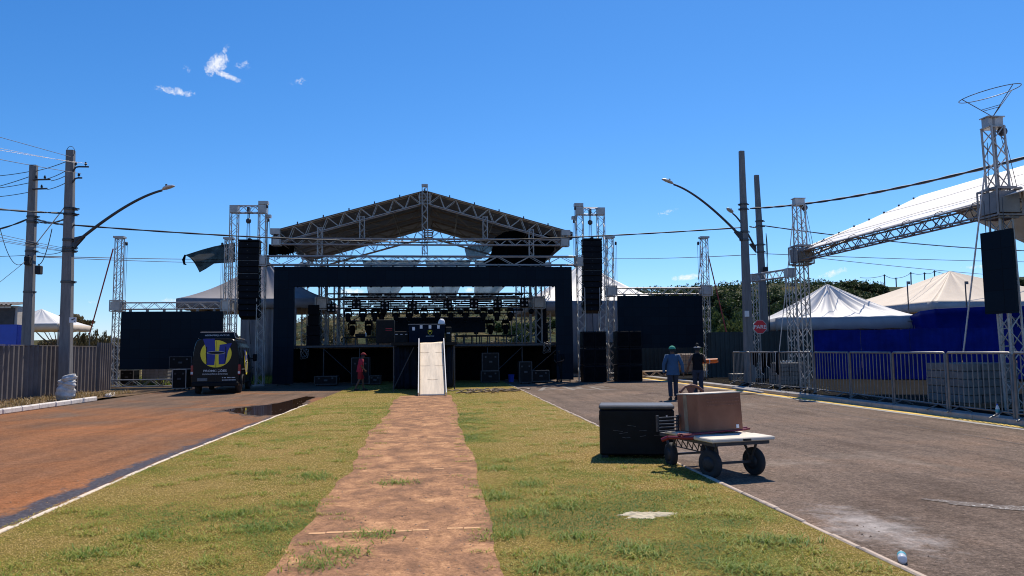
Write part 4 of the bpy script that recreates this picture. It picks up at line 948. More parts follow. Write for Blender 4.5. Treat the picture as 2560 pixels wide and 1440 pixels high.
side_screen('dark outdoor video screen on truss towers behind the two walking people', 9.52, 14.95, 40.5, 40.4, 9.76, 14.55, 1.78, 4.66, 4.96, 7.95, False)
mb = MB(); mb.tube(P(283, 622, 40.5), P(224, 835, 44), .035, 5); tag(mb.build('tension_strap', 'strap'), 'red tension strap slanting down from the far screen tower by the fence', 'strap')
mb = MB(); mb.tube(P(1771, 640, 40.5), P(1816, 830, 39), .035, 5); mb.tube(P(1757, 620, 40.5), P(1745, 700, 40.5), .02, 4); tag(mb.build('tension_strap', 'strap'), 'dull tension strap slanting down from the screen tower near the trees', 'strap')

# ================================================================== FABRICS
def sheet(name, mat, outline_fn, nu, nv, lab, cat='cloth', solid=.006, group=None):
    mb = MB(); mb.grid(outline_fn, nu, nv); o = mb.build(name, mat, None, solid); return tag(o, lab, cat, group)
MT['scrim'] = Mscrim('black_netting', (0.006, 0.012, 0.018), 0.86)
MT['scrimpale'] = Mscrim('pale_gauze', (0.30, 0.36, 0.42), 0.75)
def lerp(a, b, t): return a+(b-a)*t
def poly4(a, b, c, d):
    return lambda u, v: lerp(lerp(a, b, u), lerp(d, c, u), v)
# flapping net: ragged tail streaming from the tower
top_ = [(588, 606), (560, 611), (535, 616), (505, 624), (480, 632), (462, 638)]; bot_ = [(588, 655), (560, 657), (535, 659), (515, 672), (499, 681), (481, 646)]
def pl_interp(pts, u, Y):
    k = u*(len(pts)-1); i = min(int(k), len(pts)-2); a, b = pts[i], pts[i+1]; f = k-i
    return P(a[0]+(b[0]-a[0])*f, a[1]+(b[1]-a[1])*f, Y)
def flap(u, v):
    Y = 41+.9*sin(u*5+v*2)*u+.25*sin(v*9)*(.3+u); return lerp(pl_interp(top_, u, Y), pl_interp(bot_, u, Y), v)
sheet('torn_netting', 'scrim', flap, 40, 20, 'torn dark netting streaming out from the speaker tower above the grey tent', 'netting')
mb = MB(); mb.path([P(463, 637, 41.9), P(459, 650, 41.9), P(461, 660, 41.8), P(466, 662, 41.8)], [.05, .09, .06, .02], 6); tag(mb.build('rag_end', 'blackcloth'), 'twisted rag at the tip of the torn dark netting', 'rag')
# shredded black cloth under left eave
random.seed(8)
rag = thing('shredded_cloth', P(700, 615, 43), 'shredded black cloth hanging in strips under the roof eaves over the van side', 'cloth')
def ragtop(u, v): return lerp(lerp(P(672, 610, 43), P(738, 612, 43), u), lerp(P(672, 640, 43.2), P(735, 634, 43), u), v)+V((0, .2*sin(u*12), 0))
mb = MB(); mb.grid(ragtop, 30, 4); mb.build('cloth_top', 'blackcloth', rag, .008)
for k in range(12):
    x0 = 672+k*5.6; L = random.uniform(10, 24); mb = MB(); w = random.uniform(2, 4)
    mb.grid(lambda u, v: P(x0+w*(u-.5)*(1-v*.7)-6*v*v+1.5*sin(v*6+k), 633+L*v, 43.1+.15*sin(v*5+k)), 2, 8); mb.build('cloth_strip', 'blackcloth', rag, .006)
# black drape bundled under right of the roof
outT = [(1237, 594), (1262, 580), (1300, 576), (1345, 583), (1392, 592)]; outB = [(1226, 640), (1262, 655), (1300, 668), (1352, 664), (1385, 626)]
sheet('bundled_drape', 'blackcloth', lambda u, v: lerp(pl_interp(outT, u, 42.6+.2*sin(u*14)), pl_interp(outB, u, 42.6+.3*sin(u*17)), v), 50, 16, 'black drape bundled under the roof near the subwoofer side', 'drape', .01)
outT = [(1208, 655), (1250, 625), (1300, 612), (1366, 612)]; outB = [(1215, 668), (1262, 668), (1310, 672), (1362, 672)]
sheet('bundled_drape', 'blackcloth', lambda u, v: lerp(pl_interp(outT, u, 49+.3*sin(u*11)), pl_interp(outB, u, 49+.3*sin(u*13)), v), 40, 10, 'black drape sagging just above the header truss, below the bundled one', 'drape', .01)
outT = [(1161, 622), (1172, 615), (1205, 612), (1238, 612)]; outB = [(1168, 648), (1180, 650), (1203, 648), (1236, 622)]
sheet('pale_cloth', 'scrimpale', lambda u, v: lerp(pl_interp(outT, u, 50+.2*sin(u*8)), pl_interp(outB, u, 50+.2*sin(u*8+1)), v), 24, 10, 'pale grey gauze scrap caught on the rear roof truss', 'gauze')
# pale translucent backdrops from the rear truss
k = 0
for t4, lab in ((((905, 650), (1052, 650), (985, 752), (925, 752)), 'pale gauze curtain hanging over the tall equipment rack'), (((1062, 650), (1178, 650), (1138, 752), (1080, 752)), 'pale gauze curtain hanging behind the console booth'), (((1186, 650), (1330, 652), (1228, 752), (1188, 752)), 'pale gauze curtain slanting beside the bundled black drape'), (((735, 662), (770, 655), (760, 752), (742, 752)), 'narrow pale gauze curtain by the rear roof tower')):
    A, B, C, D = (P(*q, 51.6) for q in t4); k += 1
    sheet('gauze_curtain', 'scrimpale', (lambda A, B, C, D: lambda u, v: poly4(A, B, C, D)(u, v)+V((.05*sin(v*6), .16*sin(u*11+v*2), 0)))(A, B, C, D), 40, 12, lab, 'curtain', .005)
mb = MB(); mb.truss((-9.1, 51.9, P(1057, 650, 51.9).z+.1), (7.4, 51.9, P(1057, 650, 51.9).z+.1), .36, .36, .026, .015, .5); tag(mb.build('rear_truss', 'alu_dull'), 'horizontal truss at the back of the stage carrying the gauze curtains', 'truss')

# ================================================================== FLIGHT CASES AND CLUTTER UNDER THE STAGE
def flight_case(px0, px1, pyt, pyb, Y, depth, lab, grp=None, edge='darksteel'):
    a, b = P(px0, pyt, Y), P(px1, pyb, Y); x0, x1, z1 = a.x, b.x, a.z; z0 = .10 if b.z < .6 else b.z
    t = thing('flight_case', ((x0+x1)/2, Y+depth/2, z0-.1 if z0 == .1 else z0), lab, 'flight case', grp)
    mb = MB(); mb.bb((x0, Y, z0), (x1, Y+depth, z1)); mb.build('case_body', 'blackcase', t)
    mb = MB(); e = .017
    for x in (x0, x1):
        for y in (Y, Y+depth): mb.box((x, y, (z0+z1)/2), (e*2, e*2, z1-z0+e))
    for z in (z0, z1):
        for y in (Y, Y+depth): mb.box(((x0+x1)/2, y, z), (x1-x0-e*2, e*1.9, e*1.9))
        for x in (x0, x1): mb.box((x, Y+depth/2, z), (e*1.9, depth-e*2, e*1.9))
    mb.build('edging', edge, t)
    mb = MB(); mb.cbox(((x0+x1)/2, Y-.015, (z0+z1)/2), (.18, .03, .10), .01); mb.box((x0+(x1-x0)*.2, Y-.015, z0+(z1-z0)*.78), (.08, .03, .08)); mb.box((x0+(x1-x0)*.8, Y-.015, z0+(z1-z0)*.78), (.08, .03, .08)); mb.build('latch', 'darksteel', t)
    if z0 == .10:
        for x in (x0+.1, x1-.1):
            for y in (Y+.1, Y+depth-.1): mb = MB(); mb.lathe([(.02, -.02), (.05, -.02), (.05, .02), (.02, .02)], (x, y, .05), 'X', 10); mb.build('caster', 'tyre', t)
    return t
flight_case(432, 464, 924, 974, 36.5, .9, 'upright black flight case beside the black van', None, 'alu')
flight_case(424, 478, 892, 921, 38.5, .9, 'black flight case half hidden by the van, under the video screen')
flight_case(1203, 1248, 928, 958, 38.5, .8, 'black flight case on the shaded lawn below the stacked one')
flight_case(1206, 1247, 883, 926, 38.52, .7, 'dark flight case stacked upon another below the stage')
flight_case(1299, 1330, 905, 960, 37.6, .7, 'tall upright flight case at the edge of the asphalt')
flight_case(1331, 1373, 927, 947, 38.6, .9, 'low wide flight case next to the tall upright one')
flight_case(786, 842, 942, 964, 38.8, .9, 'long dark flight case lying behind the lawn puddle')
flight_case(879, 922, 895, 962, 38.6, .8, 'tall dark flight case behind the person in red')
flight_case(924, 950, 940, 962, 38.2, .8, 'small dark flight case behind the person in red')
flight_case(300, 333, 926, 949, 42.5, .8, 'grey lidded case under the video screen by the fence', None, 'galv')
mb = MB(); q = P(1278, 940, 40); mb.lathe([(.13, 0), (.17, .38), (.18, .40), (.17, .40)], (q.x, 40.0, .02), 'Z', 14); tag(mb.build('blue_bucket', 'bluepanel'), 'blue bucket standing below the stage behind the upright case', 'bucket')
# hanging cables, coiled loops
random.seed(14)
for px, py, Y, lab in ((760, 880, 40.2, 'coil of pale cable hanging under the stage by the portal column'), (1368, 866, 40.2, 'tangle of pale cable hanging under the stage near the man in black')):
    c = P(px, py, Y); mb = MB()
    for k in range(5): mb.path([c+V((.16*cos(a/14*6.28+k)*(1+.1*k), .03*k, .26*sin(a/14*6.28)-.03*k)) for a in range(14)], .014, 5, True)
    tag(mb.build('cable_coil', 'galv'), lab, 'cable coil')
# tangled rope / straps on the lawn edge
random.seed(6); c0, c1 = G(1140, 986), G(1302, 980); mb = MB()
for k in range(9):
    p = lerp(c0, c1, random.uniform(.2, .75)); pts = []; d = random.uniform(0, 6.28); 
    for i in range(14):
        pts.append(V((p.x, p.y, .05+.07*abs(sin(i*.9+k))+.01*k))); d += random.uniform(-.9, .9); p = p+V((cos(d)*.13, sin(d)*.10, 0))
    mb.path(pts, .022, 5)
mb.path([lerp(c0, c1, t)+V((0, .15*sin(t*13), .05+.03*abs(sin(t*21)))) for t in [i/30 for i in range(31)]], .028, 5)
tag(mb.build('tangled_rope', 'rope'), 'tangle of tan rope lying on the grass beside the ramp', 'rope')

# ================================================================== VAN
van = thing('minibus_van', (0, 0, 0), 'black high roof van with a yellow and blue round emblem on its back doors', 'van')
vL, vW, vH = 5.7, 1.95, 2.36
def sect(y, wf=1.0, hf=1.0, zb=.34, n=40):
    """rounded body section: wider at the belt, tucked roof"""
    out = []; hw = vW/2*wf; h = vH*hf
    prof = [(-.93, zb), (-.985, zb+.12), (-1.0, .75), (-1.0, 1.15), (-.965, 1.55), (-.915, 1.95), (-.86, h-.20), (-.80, h-.08), (-.66, h-.015), (-.35, h+.01)]
    pts = prof+[(-x, z) for x, z in prof[::-1]]
    return [V((x*hw, y, z)) for x, z in pts]
def loft(mb, secs):
    n = len(secs[0]); vs = [p for s_ in secs for p in s_]
    fs = [(i*n+k, i*n+(k+1) % n, (i+1)*n+(k+1) % n, (i+1)*n+k) for i in range(len(secs)-1) for k in range(n)]
    mb.add(vs, fs, True); mb.add(vs, [tuple(range(n)), tuple(range(len(vs)-1, len(vs)-n-1, -1))]); return mb
mb = MB(); loft(mb, [sect(.0, .955, .985), sect(.05, .985, .995), sect(.2, 1, 1), sect(2.6, 1, 1), sect(4.0, 1, 1), sect(4.35, .99, .97), sect(4.85, .97, .80), sect(5.1, .95, .56), sect(5.55, .92, .50), sect(5.75, .80, .44)]); mb.build('body', 'vanpaint', van)
mb = MB(); mb.box((0, -.006, 1.32), (.012, .014, 1.86)); mb.build('door_seam', 'tyre', van)
mb = MB(); mb.cbox((0, -.06, .42), (1.86, .16, .20), .04); mb.build('bumper', 'blackcase', van)
for sx in (-1, 1):
    mb = MB(); mb.cbox((sx*.935, .02, 1.02), (.10, .10, .42), .02); tl = mb.build('tail_light', 'redlight', van)
    mb = MB(); mb.box((sx*.935, -.032, .90), (.09, .01, .10)); mb.build('lamp_pane', 'lens', tl)
    for k, y in enumerate((.95, 4.55)):
        mb = MB(); mb.lathe([(.20, -.11), (.33, -.10), (.345, -.04), (.345, .04), (.33, .10), (.20, .11)], (sx*.82, y, .345), 'X', 24); wh = mb.build('wheel', 'tyre', van)
        mb = MB(); mb.lathe([(.03, 0), (.19, .01), (.20, .03), (.03, .04)], (sx*.92, y, .345), 'X', 18); mb.build('rim', 'rim', wh)
        mb = MB(); mb.path([V((sx*.985, y+.42*cos(a), .345+.42*sin(a))) for a in [pi*i/14 for i in range(15)]], .03, 5); mb.build('wheel_arch', 'tyre', van)
    for y0, y1 in ((.25, 1.25), (1.33, 2.6), (2.7, 3.6), (3.75, 4.5)):
        mb = MB(); e = .006; mb.add([V((sx*(.975*.968+e), y0, 1.52)), V((sx*(.975*.968+e), y1, 1.52)), V((sx*(.975*.915+e+.012), y1-.02, 1.97)), V((sx*(.975*.915+e+.012), y0+.02, 1.97))], [(0, 1, 2, 3)]); mb.build('side_window', 'glass', van)
    mb = MB(); mb.box((sx*.99, 2.9, 1.02), (.012, 5.0, .05)); mb.build('rub_strip', 'tyre', van)
    mb = MB(); mb.tube((sx*.74, .25, vH+.0), (sx*.74, 4.1, vH+.0), .022, 5); mb.build('roof_gutter', 'alu_dull', van)
    mb = MB(); mb.cbox((sx*1.12, 4.55, 1.50), (.20, .10, .36), .04); mb.box((sx*1.0, 4.5, 1.45), (.12, .04, .05)); mb.build('mirror', 'blackcase', van)
mb = MB(); pts = [V((-.72, .30, 0)), V((.72, .30, 0)), V((.72, 1.6, 0)), V((-.72, 1.6, 0))]
mb.add([V((-.74, .18, vH-.005)), V((.74, .18, vH-.005)), V((.74, 1.75, vH-.005)), V((-.74, 1.75, vH-.005)), V((-.66, .22, vH+.25)), V((.66, .22, vH+.25)), V((.62, 1.45, vH+.27)), V((-.62, 1.45, vH+.27))], [(0, 3, 2, 1), (4, 5, 6, 7), (0, 1, 5, 4), (1, 2, 6, 5), (2, 3, 7, 6), (3, 0, 4, 7)])
ac = mb.build('roof_unit', 'vanpaint', van)
mb = MB(); mb.tube((-.67, .215, vH+.255), (.67, .215, vH+.255), .018, 5); mb.tube((.67, .215, vH+.255), (.74, .18, vH), .014, 5); mb.build('unit_edge', 'alu', ac)
t = text_mb('#SEMPREJUNTOS', .085, .01, .98); xf(t, Matrix.Translation((0, .190, vH+.115)) @ Matrix.Rotation(-.16, 4, 'X')); t.build('lettering', 'letter', ac)
t = text_mb('PROMOÇÕES', .14, .02, .92); xf(t, place((-.02, -.012, .985))); t.build('lettering', 'letter', van)
t = text_mb('PRODUÇÕES E EVENTOS', .085, .012, 1.0); xf(t, place((-.02, -.012, .845))); t.build('lettering', 'letter', van)
# illegible small phone lines as worn dashes
random.seed(31); mb = MB()
for r in range(4):
    x = .26
    while x < .26+(.50 if r < 3 else .62):
        w = random.uniform(.03, .055); mb.box((x+w/2, -.012, .69-r*.10), (w, .006, .038 if r < 3 else .03)); x += w+.012+(.03 if random.random() < .2 else 0)
mb.build('small_print', 'letter', van)
mb = MB(); mb.cbox((-.52, -.02, .62), (.40, .02, .13), .008); mb.build('number_plate', 'blockgrey', van)
mb = MB(); mb.cbox((0.06, -.02, 1.02), (.05, .04, .16), .01); mb.build('door_handle', 'tyre', van)
def emblem(parent, M4, mats=True):
    """yellow disc split by two tapering blue bars, thin ring across the middle"""
    R = .72; M4 = M4 @ Matrix.Scale(.86, 4)
    mb = MB(); mb.add([V((R*cos(2*pi*k/48), 0, R*.93*sin(2*pi*k/48))) for k in range(48)], [tuple(range(48))]); em = xf(mb, M4).build('emblem', 'yellow', parent)
    def disc(pts, y, mat, nm):
        b = MB(); b.add([V((x, y, z)) for x, z in pts], [tuple(range(len(pts)))]); return xf(b, M4).build(nm, mat, em)
    disc([(-.62, .74), (-.07, .74), (-.07, .70), (-.03, .06), (-.07, -.55), (-.44, -.55), (-.44, .06), (-.50, .38)], -.004, 'bluevinyl', 'emblem_bar')
    disc([(.16, .44), (.72, .52), (.70, .45), (.55, .12), (.44, -.50), (.14, -.52), (.12, -.10)], -.0045, 'bluevinyl', 'emblem_bar')
    for sx in (-1, 1):
        disc([(sx*(.465), .34), (sx*.475, 0), (sx*.435, -.5), (sx*.40, -.5), (sx*.43, 0), (sx*.42, .36)], -.0055, 'vanpaint', 'emblem_gap')
    b = MB(); b.path([V((.42*cos(a), -.008, .07*sin(a)+.05)) for a in [2*pi*i/28 for i in range(28)]], .013, 4, True); xf(b, M4).build('emblem_ring', 'letter', em)
    disc([(.40*cos(a), .062*sin(a)+.05) for a in [2*pi*i/28 for i in range(28)]], -.007, 'vanpaint', 'emblem_gap')
emblem(van, place((0, -.010, 1.70)))
emblem(van, Matrix.Translation((.998, 2.0, 1.28)) @ Matrix.Rotation(pi/2, 4, 'Z') @ Matrix.Rotation(-.05, 4, 'X') @ Matrix.Scale(.92, 4))
q = (G(482, 986)+G(603, 986))/2; van.location = (-9.43, 32.5, 0); van.rotation_euler = (0, 0, radians(8))

# ================================================================== PEOPLE
def skin_mesh(name, verts, edges, root, mat, parent, sub=2):
    keys = list(verts); me = bpy.data.meshes.new('tmp'); me.from_pydata([verts[k][0] for k in keys], [(keys.index(a), keys.index(b)) for a, b in edges], [])
    o = bpy.data.objects.new('tmp', me); COL.objects.link(o); md = o.modifiers.new('skin', 'SKIN'); md.use_smooth_shade = True; md.branch_smoothing = 0.3
    sv = me.skin_vertices[0].data
    for i, k in enumerate(keys):
        r = verts[k][1]; sv[i].radius = r if isinstance(r, tuple) else (r, r); sv[i].use_root = (k == root)
    ss = o.modifiers.new('sub', 'SUBSURF'); ss.levels = sub; ss.render_levels = sub
    dg = bpy.context.evaluated_depsgraph_get(); m2 = bpy.data.meshes.new_from_object(o.evaluated_get(dg)); bpy.data.objects.remove(o); bpy.data.meshes.remove(me)
    m2.name = name; m2.materials.clear(); m2.materials.append(MT[mat]); m2.polygons.foreach_set('use_smooth', [True]*len(m2.polygons))
    ob = bpy.data.objects.new(name, m2); COL.objects.link(ob); ob.parent = parent; return ob
def rings(mb, secs, n=18, cap=True):
    """secs: (centre, rx, ry[, tilt axis])"""
    vs = []
    for c, rx, ry in secs:
        for k in range(n):
            t = 2*pi*k/n; vs.append(V(c)+V((rx*cos(t), ry*sin(t), 0)))
    m = len(secs); fs = [(i*n+k, i*n+(k+1) % n, (i+1)*n+(k+1) % n, (i+1)*n+k) for i in range(m-1) for k in range(n)]
    mb.add(vs, fs, True)
    if cap: mb.add(vs, [tuple(range(n-1, -1, -1)), tuple(range((m-1)*n, m*n))])
    return mb
def person(loc, rz, label, J, top, bottom, sleeve, shoe='shoe', topl=.86, hem=1.0, shorts=False, sc=1.0, cap=None, curl=.6):
    """local frame: faces +Y, x to its right; J overrides joints"""
    p = bpy.data.objects.new('person', None); COL.objects.link(p); tag(p, label, 'person'); p.empty_display_size = .2
    j = dict(pel=(0, 0, .94), spi=(0, .01, 1.12), che=(0, 0, 1.32), nec=(0, 0, 1.47), hb=(0, .015, 1.55), hm=(0, .025, 1.64), cr=(0, .015, 1.72), nose=(0, .125, 1.615), chin=(0, .095, 1.545),
             earL=(-.09, .02, 1.62), earR=(.09, .02, 1.62),
             shL=(-.185, 0, 1.41), shR=(.185, 0, 1.41), elL=(-.25, -.03, 1.13), elR=(.25, -.03, 1.13), wrL=(-.27, .05, .88), wrR=(.27, .05, .88),
             hiL=(-.09, 0, .90), hiR=(.09, 0, .90), knL=(-.10, .03, .50), knR=(.10, .03, .50), anL=(-.105, -.02, .09), anR=(.105, -.02, .09), toL=(-.12, .14, .03), toR=(.12, .14, .03))
    j.update(J); j = {k: V(v) for k, v in j.items()}
    R_ = dict(pel=.115, spi=.10, che=.115, nec=.058, hb=.082, hm=.098, cr=.060, nose=.013, chin=.03, earL=.012, earR=.012, shL=.062, shR=.062, elL=.041, elR=.041, wrL=.028, wrR=.028, hiL=.088, hiR=.088, knL=.057, knR=.057, anL=.038, anR=.038, toL=.03, toR=.03)
    vs = {k: (tuple(j[k]), R_[k]) for k in R_}
    ed = [('pel', 'spi'), ('spi', 'che'), ('che', 'nec'), ('nec', 'hb'), ('hb', 'hm'), ('hm', 'cr'), ('hm', 'nose'), ('hb', 'chin'), ('hm', 'earL'), ('hm', 'earR'), ('che', 'shL'), ('che', 'shR'), ('shL', 'elL'), ('shR', 'elR'), ('elL', 'wrL'), ('elR', 'wrR'), ('pel', 'hiL'), ('pel', 'hiR'), ('hiL', 'knL'), ('hiR', 'knR'), ('knL', 'anL'), ('knR', 'anR'), ('anL', 'toL'), ('anR', 'toR')]
    for s_ in 'LR':
        el, wr = j['el'+s_], j['wr'+s_]; d = (wr-el).normalized(); sg = -1 if s_ == 'L' else 1
        side = V((0, 1, 0)) if abs(d.y) < .8 else V((0, 0, 1)); side = (side-d*side.dot(d)).normalized(); nrm = d.cross(side).normalized()*sg
        if nrm.x*sg > 0: nrm = -nrm
        pa = wr+d*.05; vs['pa'+s_] = (tuple(pa), .034); ed.append(('wr'+s_, 'pa'+s_))
        kn = wr+d*.085; vs['kk'+s_] = (tuple(kn), .032); ed.append(('pa'+s_, 'kk'+s_))
        for f, (o_, L) in enumerate(((.030, .070), (.010, .080), (-.010, .074), (-.029, .058))):
            b0 = kn+side*o_+d*.012; b1 = b0+d*L*.5+nrm*L*.18*curl; b2 = b1+d*L*.3+nrm*L*.45*curl
            for nm, q, r, pv in (('a', b0, .010, 'kk'+s_), ('b', b1, .009, None), ('c', b2, .0075, None)):
                key = f'f{s_}{f}{nm}'; vs[key] = (tuple(q), r); ed.append((pv or prev, key)); prev = key
        t1 = pa+side*.045+d*.005; t2 = t1+d*.035+side*.012+nrm*.01
        vs['th'+s_] = (tuple(t1), .011); vs['ti'+s_] = (tuple(t2), .009); ed += [('pa'+s_, 'th'+s_), ('th'+s_, 'ti'+s_)]
    body = skin_mesh('body', vs, ed, 'pel', 'skin', p)
    for sx in (-1, 1):
        mb = MB(); mb.lathe([(.002, -.008), (.011, 0), (.002, .008)], j['hm']+V((sx*.034, .080, .002)), 'Y', 8); mb.build('eye', 'paper', body)
    # shirt
    mb = MB(); pe, sp, ch = j['pel'], j['spi'], j['che']; lean = ch-pe
    hemp = pe+V((0, 0, topl-.94))
    rings(mb, [(hemp, .185*hem, .135*hem), (hemp+V((0, 0, .06)), .18*hem, .13*hem), (sp, .165*hem, .122*hem), (lerp(sp, ch, .6), .182, .125), (ch+V((0, 0, .04)), .190, .118), (ch+V((0, 0, .10)), .165, .10), (ch+V((0, 0, .14)), .095, .075), (j['nec']+V((0, 0, .005)), .066, .066)])
    for s_ in 'LR':
        sh, el, wr = j['sh'+s_], j['el'+s_], j['wr'+s_]; inn = lerp(sh, ch+V((0, 0, .06)), .45)
        if sleeve == 'long': mb.path([inn, sh, lerp(sh, el, .5), el, lerp(el, wr, .5), lerp(el, wr, .97)], [.075, .079, .066, .058, .050, .043], 12)
        elif sleeve == 'short': mb.path([inn, sh, lerp(sh, el, .45), lerp(sh, el, .8)], [.075, .080, .075, .070], 12)
        else: mb.path([inn, lerp(inn, sh, .75)], [.070, .068], 12)
    mb.build('shirt', top, p)
    # trousers
    mb = MB(); hi = (j['hiL']+j['hiR'])/2
    rings(mb, [(pe+V((0, 0, .09)), .150, .110), (pe, .168, .125), (hi+V((0, 0, -.07)), .165, .12)])
    for s_ in 'LR':
        h_, k_, a_ = j['hi'+s_], j['kn'+s_], j['an'+s_]
        if shorts: mb.path([h_+V((0, 0, .03)), lerp(h_, k_, .4), lerp(h_, k_, .95)], [.10, .105, .098], 14)
        else: mb.path([h_+V((0, 0, .03)), lerp(h_, k_, .45), k_, lerp(k_, a_, .4), lerp(k_, a_, .93)], [.098, .092, .072, .072, .066], 14)
    mb.build('trousers' if not shorts else 'shorts', bottom, p)
    for s_ in 'LR':
        a_, t_ = j['an'+s_], j['to'+s_]; d = t_-a_; d.z = 0; d.normalize(); f0 = V((a_.x, a_.y, t_.z-.03))-d*.055; mb = MB(); u = V((-d.y, d.x, 0)); secs = []
        for t, w, h in ((0, .030, .05), (.03, .040, .10), (.10, .043, .105), (.17, .047, .06), (.24, .042, .045), (.275, .022, .03)):
            c = f0+d*t; secs.append([c+u*(w*cos(a))+V((0, 0, max(0, h*(.5+.5*sin(a))))) for a in [2*pi*i/12 for i in range(12)]])
        vv = [q for s2 in secs for q in s2]; mb.add(vv, [(i*12+k, i*12+(k+1) % 12, (i+1)*12+(k+1) % 12, (i+1)*12+k) for i in range(5) for k in range(12)], True); mb.add(vv, [tuple(range(12)), tuple(range(71, 59, -1))]); mb.build('shoe', shoe, p)
    # hair / cap
    hm = j['hm']
    def dome(mat, nm, r, z0, back=0, peak=False):
        mb = MB(); mb.grid(lambda u, v: hm+V((r*cos(2*pi*u)*cos(v*pi/2), r*1.12*sin(2*pi*u)*cos(v*pi/2)-.01, z0+(r*1.02)*sin(v*pi/2)-(.05*(1-v)*max(0, -sin(2*pi*u)) if back else 0))), 20, 8)
        if peak: mb.grid(lambda u, v: hm+V(((u-.5)*.15, .085+.085*v*(1-(2*u-1)**2*.5), z0+.02-.02*v)), 6, 4)
        return mb.build(nm, mat, p)
    if cap == 'hair' or cap == 'bun': dome('hair', 'hair', .107, -.03, 1)
    if cap == 'bun':
        mb = MB(); mb.lathe([(.01, -.05), (.045, -.03), (.05, .01), (.03, .045), (.005, .05)], hm+V((0, -.02, .13)), 'Z', 12); mb.build('hair_bun', 'hair', p)
        mb = MB(); mb.path([hm+V((.100*cos(a), .110*sin(a)-.01, .035)) for a in [2*pi*i/18 for i in range(18)]], .016, 6, True); mb.build('headband', 'lampgrey', p)
    if cap in ('greencap', 'redcap'): dome('hair', 'hair', .104, -.045, 1); dome('greencap' if cap == 'greencap' else 'darkred', 'cap', .111, -.002, 0, True)
    p.location = loc; p.rotation_euler = (0, 0, rz); p.scale = (sc,)*3; return p
pb = G(1682, 1000); person(V((pb.x+.03, pb.y, .004)), radians(-6), 'person in a loose long sleeved blue shirt and green cap walking along the asphalt',
    dict(knL=(-.10, .0, .50), anL=(-.105, -.08, .09), toL=(-.12, .08, .03), knR=(.10, .10, .51), anR=(.11, .10, .085), toR=(.12, .26, .03), elL=(-.30, -.05, 1.14), wrL=(-.29, .03, .88), elR=(.29, -.06, 1.14), wrR=(.33, -.02, .88)), 'blueshirt', 'jeans', 'long', topl=.80, hem=1.18, sc=1.03, cap='greencap')
pk = G(1747, 994); pq = V((pk.x, pk.y, .004)); person(pq, radians(-8), 'person in a black sleeveless top and jeans with a hair bun carrying an orange bundle',
    dict(knL=(-.09, .07, .50), anL=(-.08, .06, .09), toL=(-.09, .21, .03), knR=(.09, -.01, .5), anR=(.085, -.10, .10), toR=(.09, .05, .03), elL=(-.29, -.05, 1.15), wrL=(-.33, .06, .92), elR=(.25, -.04, 1.15), wrR=(.25, .18, 1.20)), 'black', 'jeans', 'none', topl=.92, hem=1.0, sc=1.04, cap='bun', curl=1.2)
mb = MB(); c = pq+Matrix.Rotation(radians(-8), 3, 'Z') @ V((.46, .24, 1.245))
random.seed(3)
for k in range(5):
    a = 2*pi*k/5; mb.tube(c+V((-.28-.03*k % .05, .055*cos(a), .055*sin(a))), c+V((.26+.04*(k % 2), .06*cos(a+.3), .02+.055*sin(a))), .032, 8)
bo = mb.build('orange_bundle', 'orange'); tag(bo, 'bundle of orange tubes carried under the arm of the person in black', 'bundle')
mb = MB(); mb.path([c+V((-.02, .085*cos(a), .085*sin(a))) for a in [2*pi*i/12 for i in range(12)]], .018, 5, True); mb.build('binding_strap', 'lampgrey', bo)
pr_ = G(899, 978); person(V((pr_.x, pr_.y, .036)), radians(-72), 'person in red shirt, shorts and cap standing on the lawn before the stage',
    dict(spi=(0, .03, 1.12), che=(0, .06, 1.30), nec=(0, .12, 1.44), hb=(0, .15, 1.52), hm=(0, .17, 1.61), cr=(0, .16, 1.69), nose=(0, .27, 1.575), chin=(0, .235, 1.51), earL=(-.09, .165, 1.59), earR=(.09, .165, 1.59), shL=(-.18, .07, 1.38), shR=(.18, .07, 1.38), elL=(-.22, .05, 1.10), elR=(.23, .02, 1.10), wrL=(-.18, .22, .93), wrR=(.19, .18, .92),
         knL=(-.10, .16, .50), anL=(-.10, .20, .09), toL=(-.11, .36, .03), knR=(.10, -.02, .50), anR=(.10, -.22, .10), toR=(.11, -.06, .03)), 'redcloth', 'darkred', 'short', topl=.84, hem=1.08, shorts=True, sc=.96, cap='redcap')
pm = G(1397, 955); person(V((pm.x, pm.y-.2, .004)), radians(150), 'person in dark clothes with a yellow badge on the shirt standing before the portal column',
    dict(elL=(-.26, .0, 1.14), wrL=(-.10, .20, 1.08), elR=(.25, .0, 1.13), wrR=(.10, .22, 1.05), hm=(0, .035, 1.63)), 'black', 'black', 'short', sc=1.02, cap='hair')
pman = bpy.data.objects['person.003']
mb = MB(); mb.lathe([(.005, .140), (.085, .139), (.088, .130)], V((-.06, 0, 1.24)), 'Y', 18); mb.build('shirt_badge', 'yellow', pman)

# ================================================================== CART, BOXES, FOREGROUND THINGS
def rotz(a): return Matrix.Rotation(a, 3, 'Z')
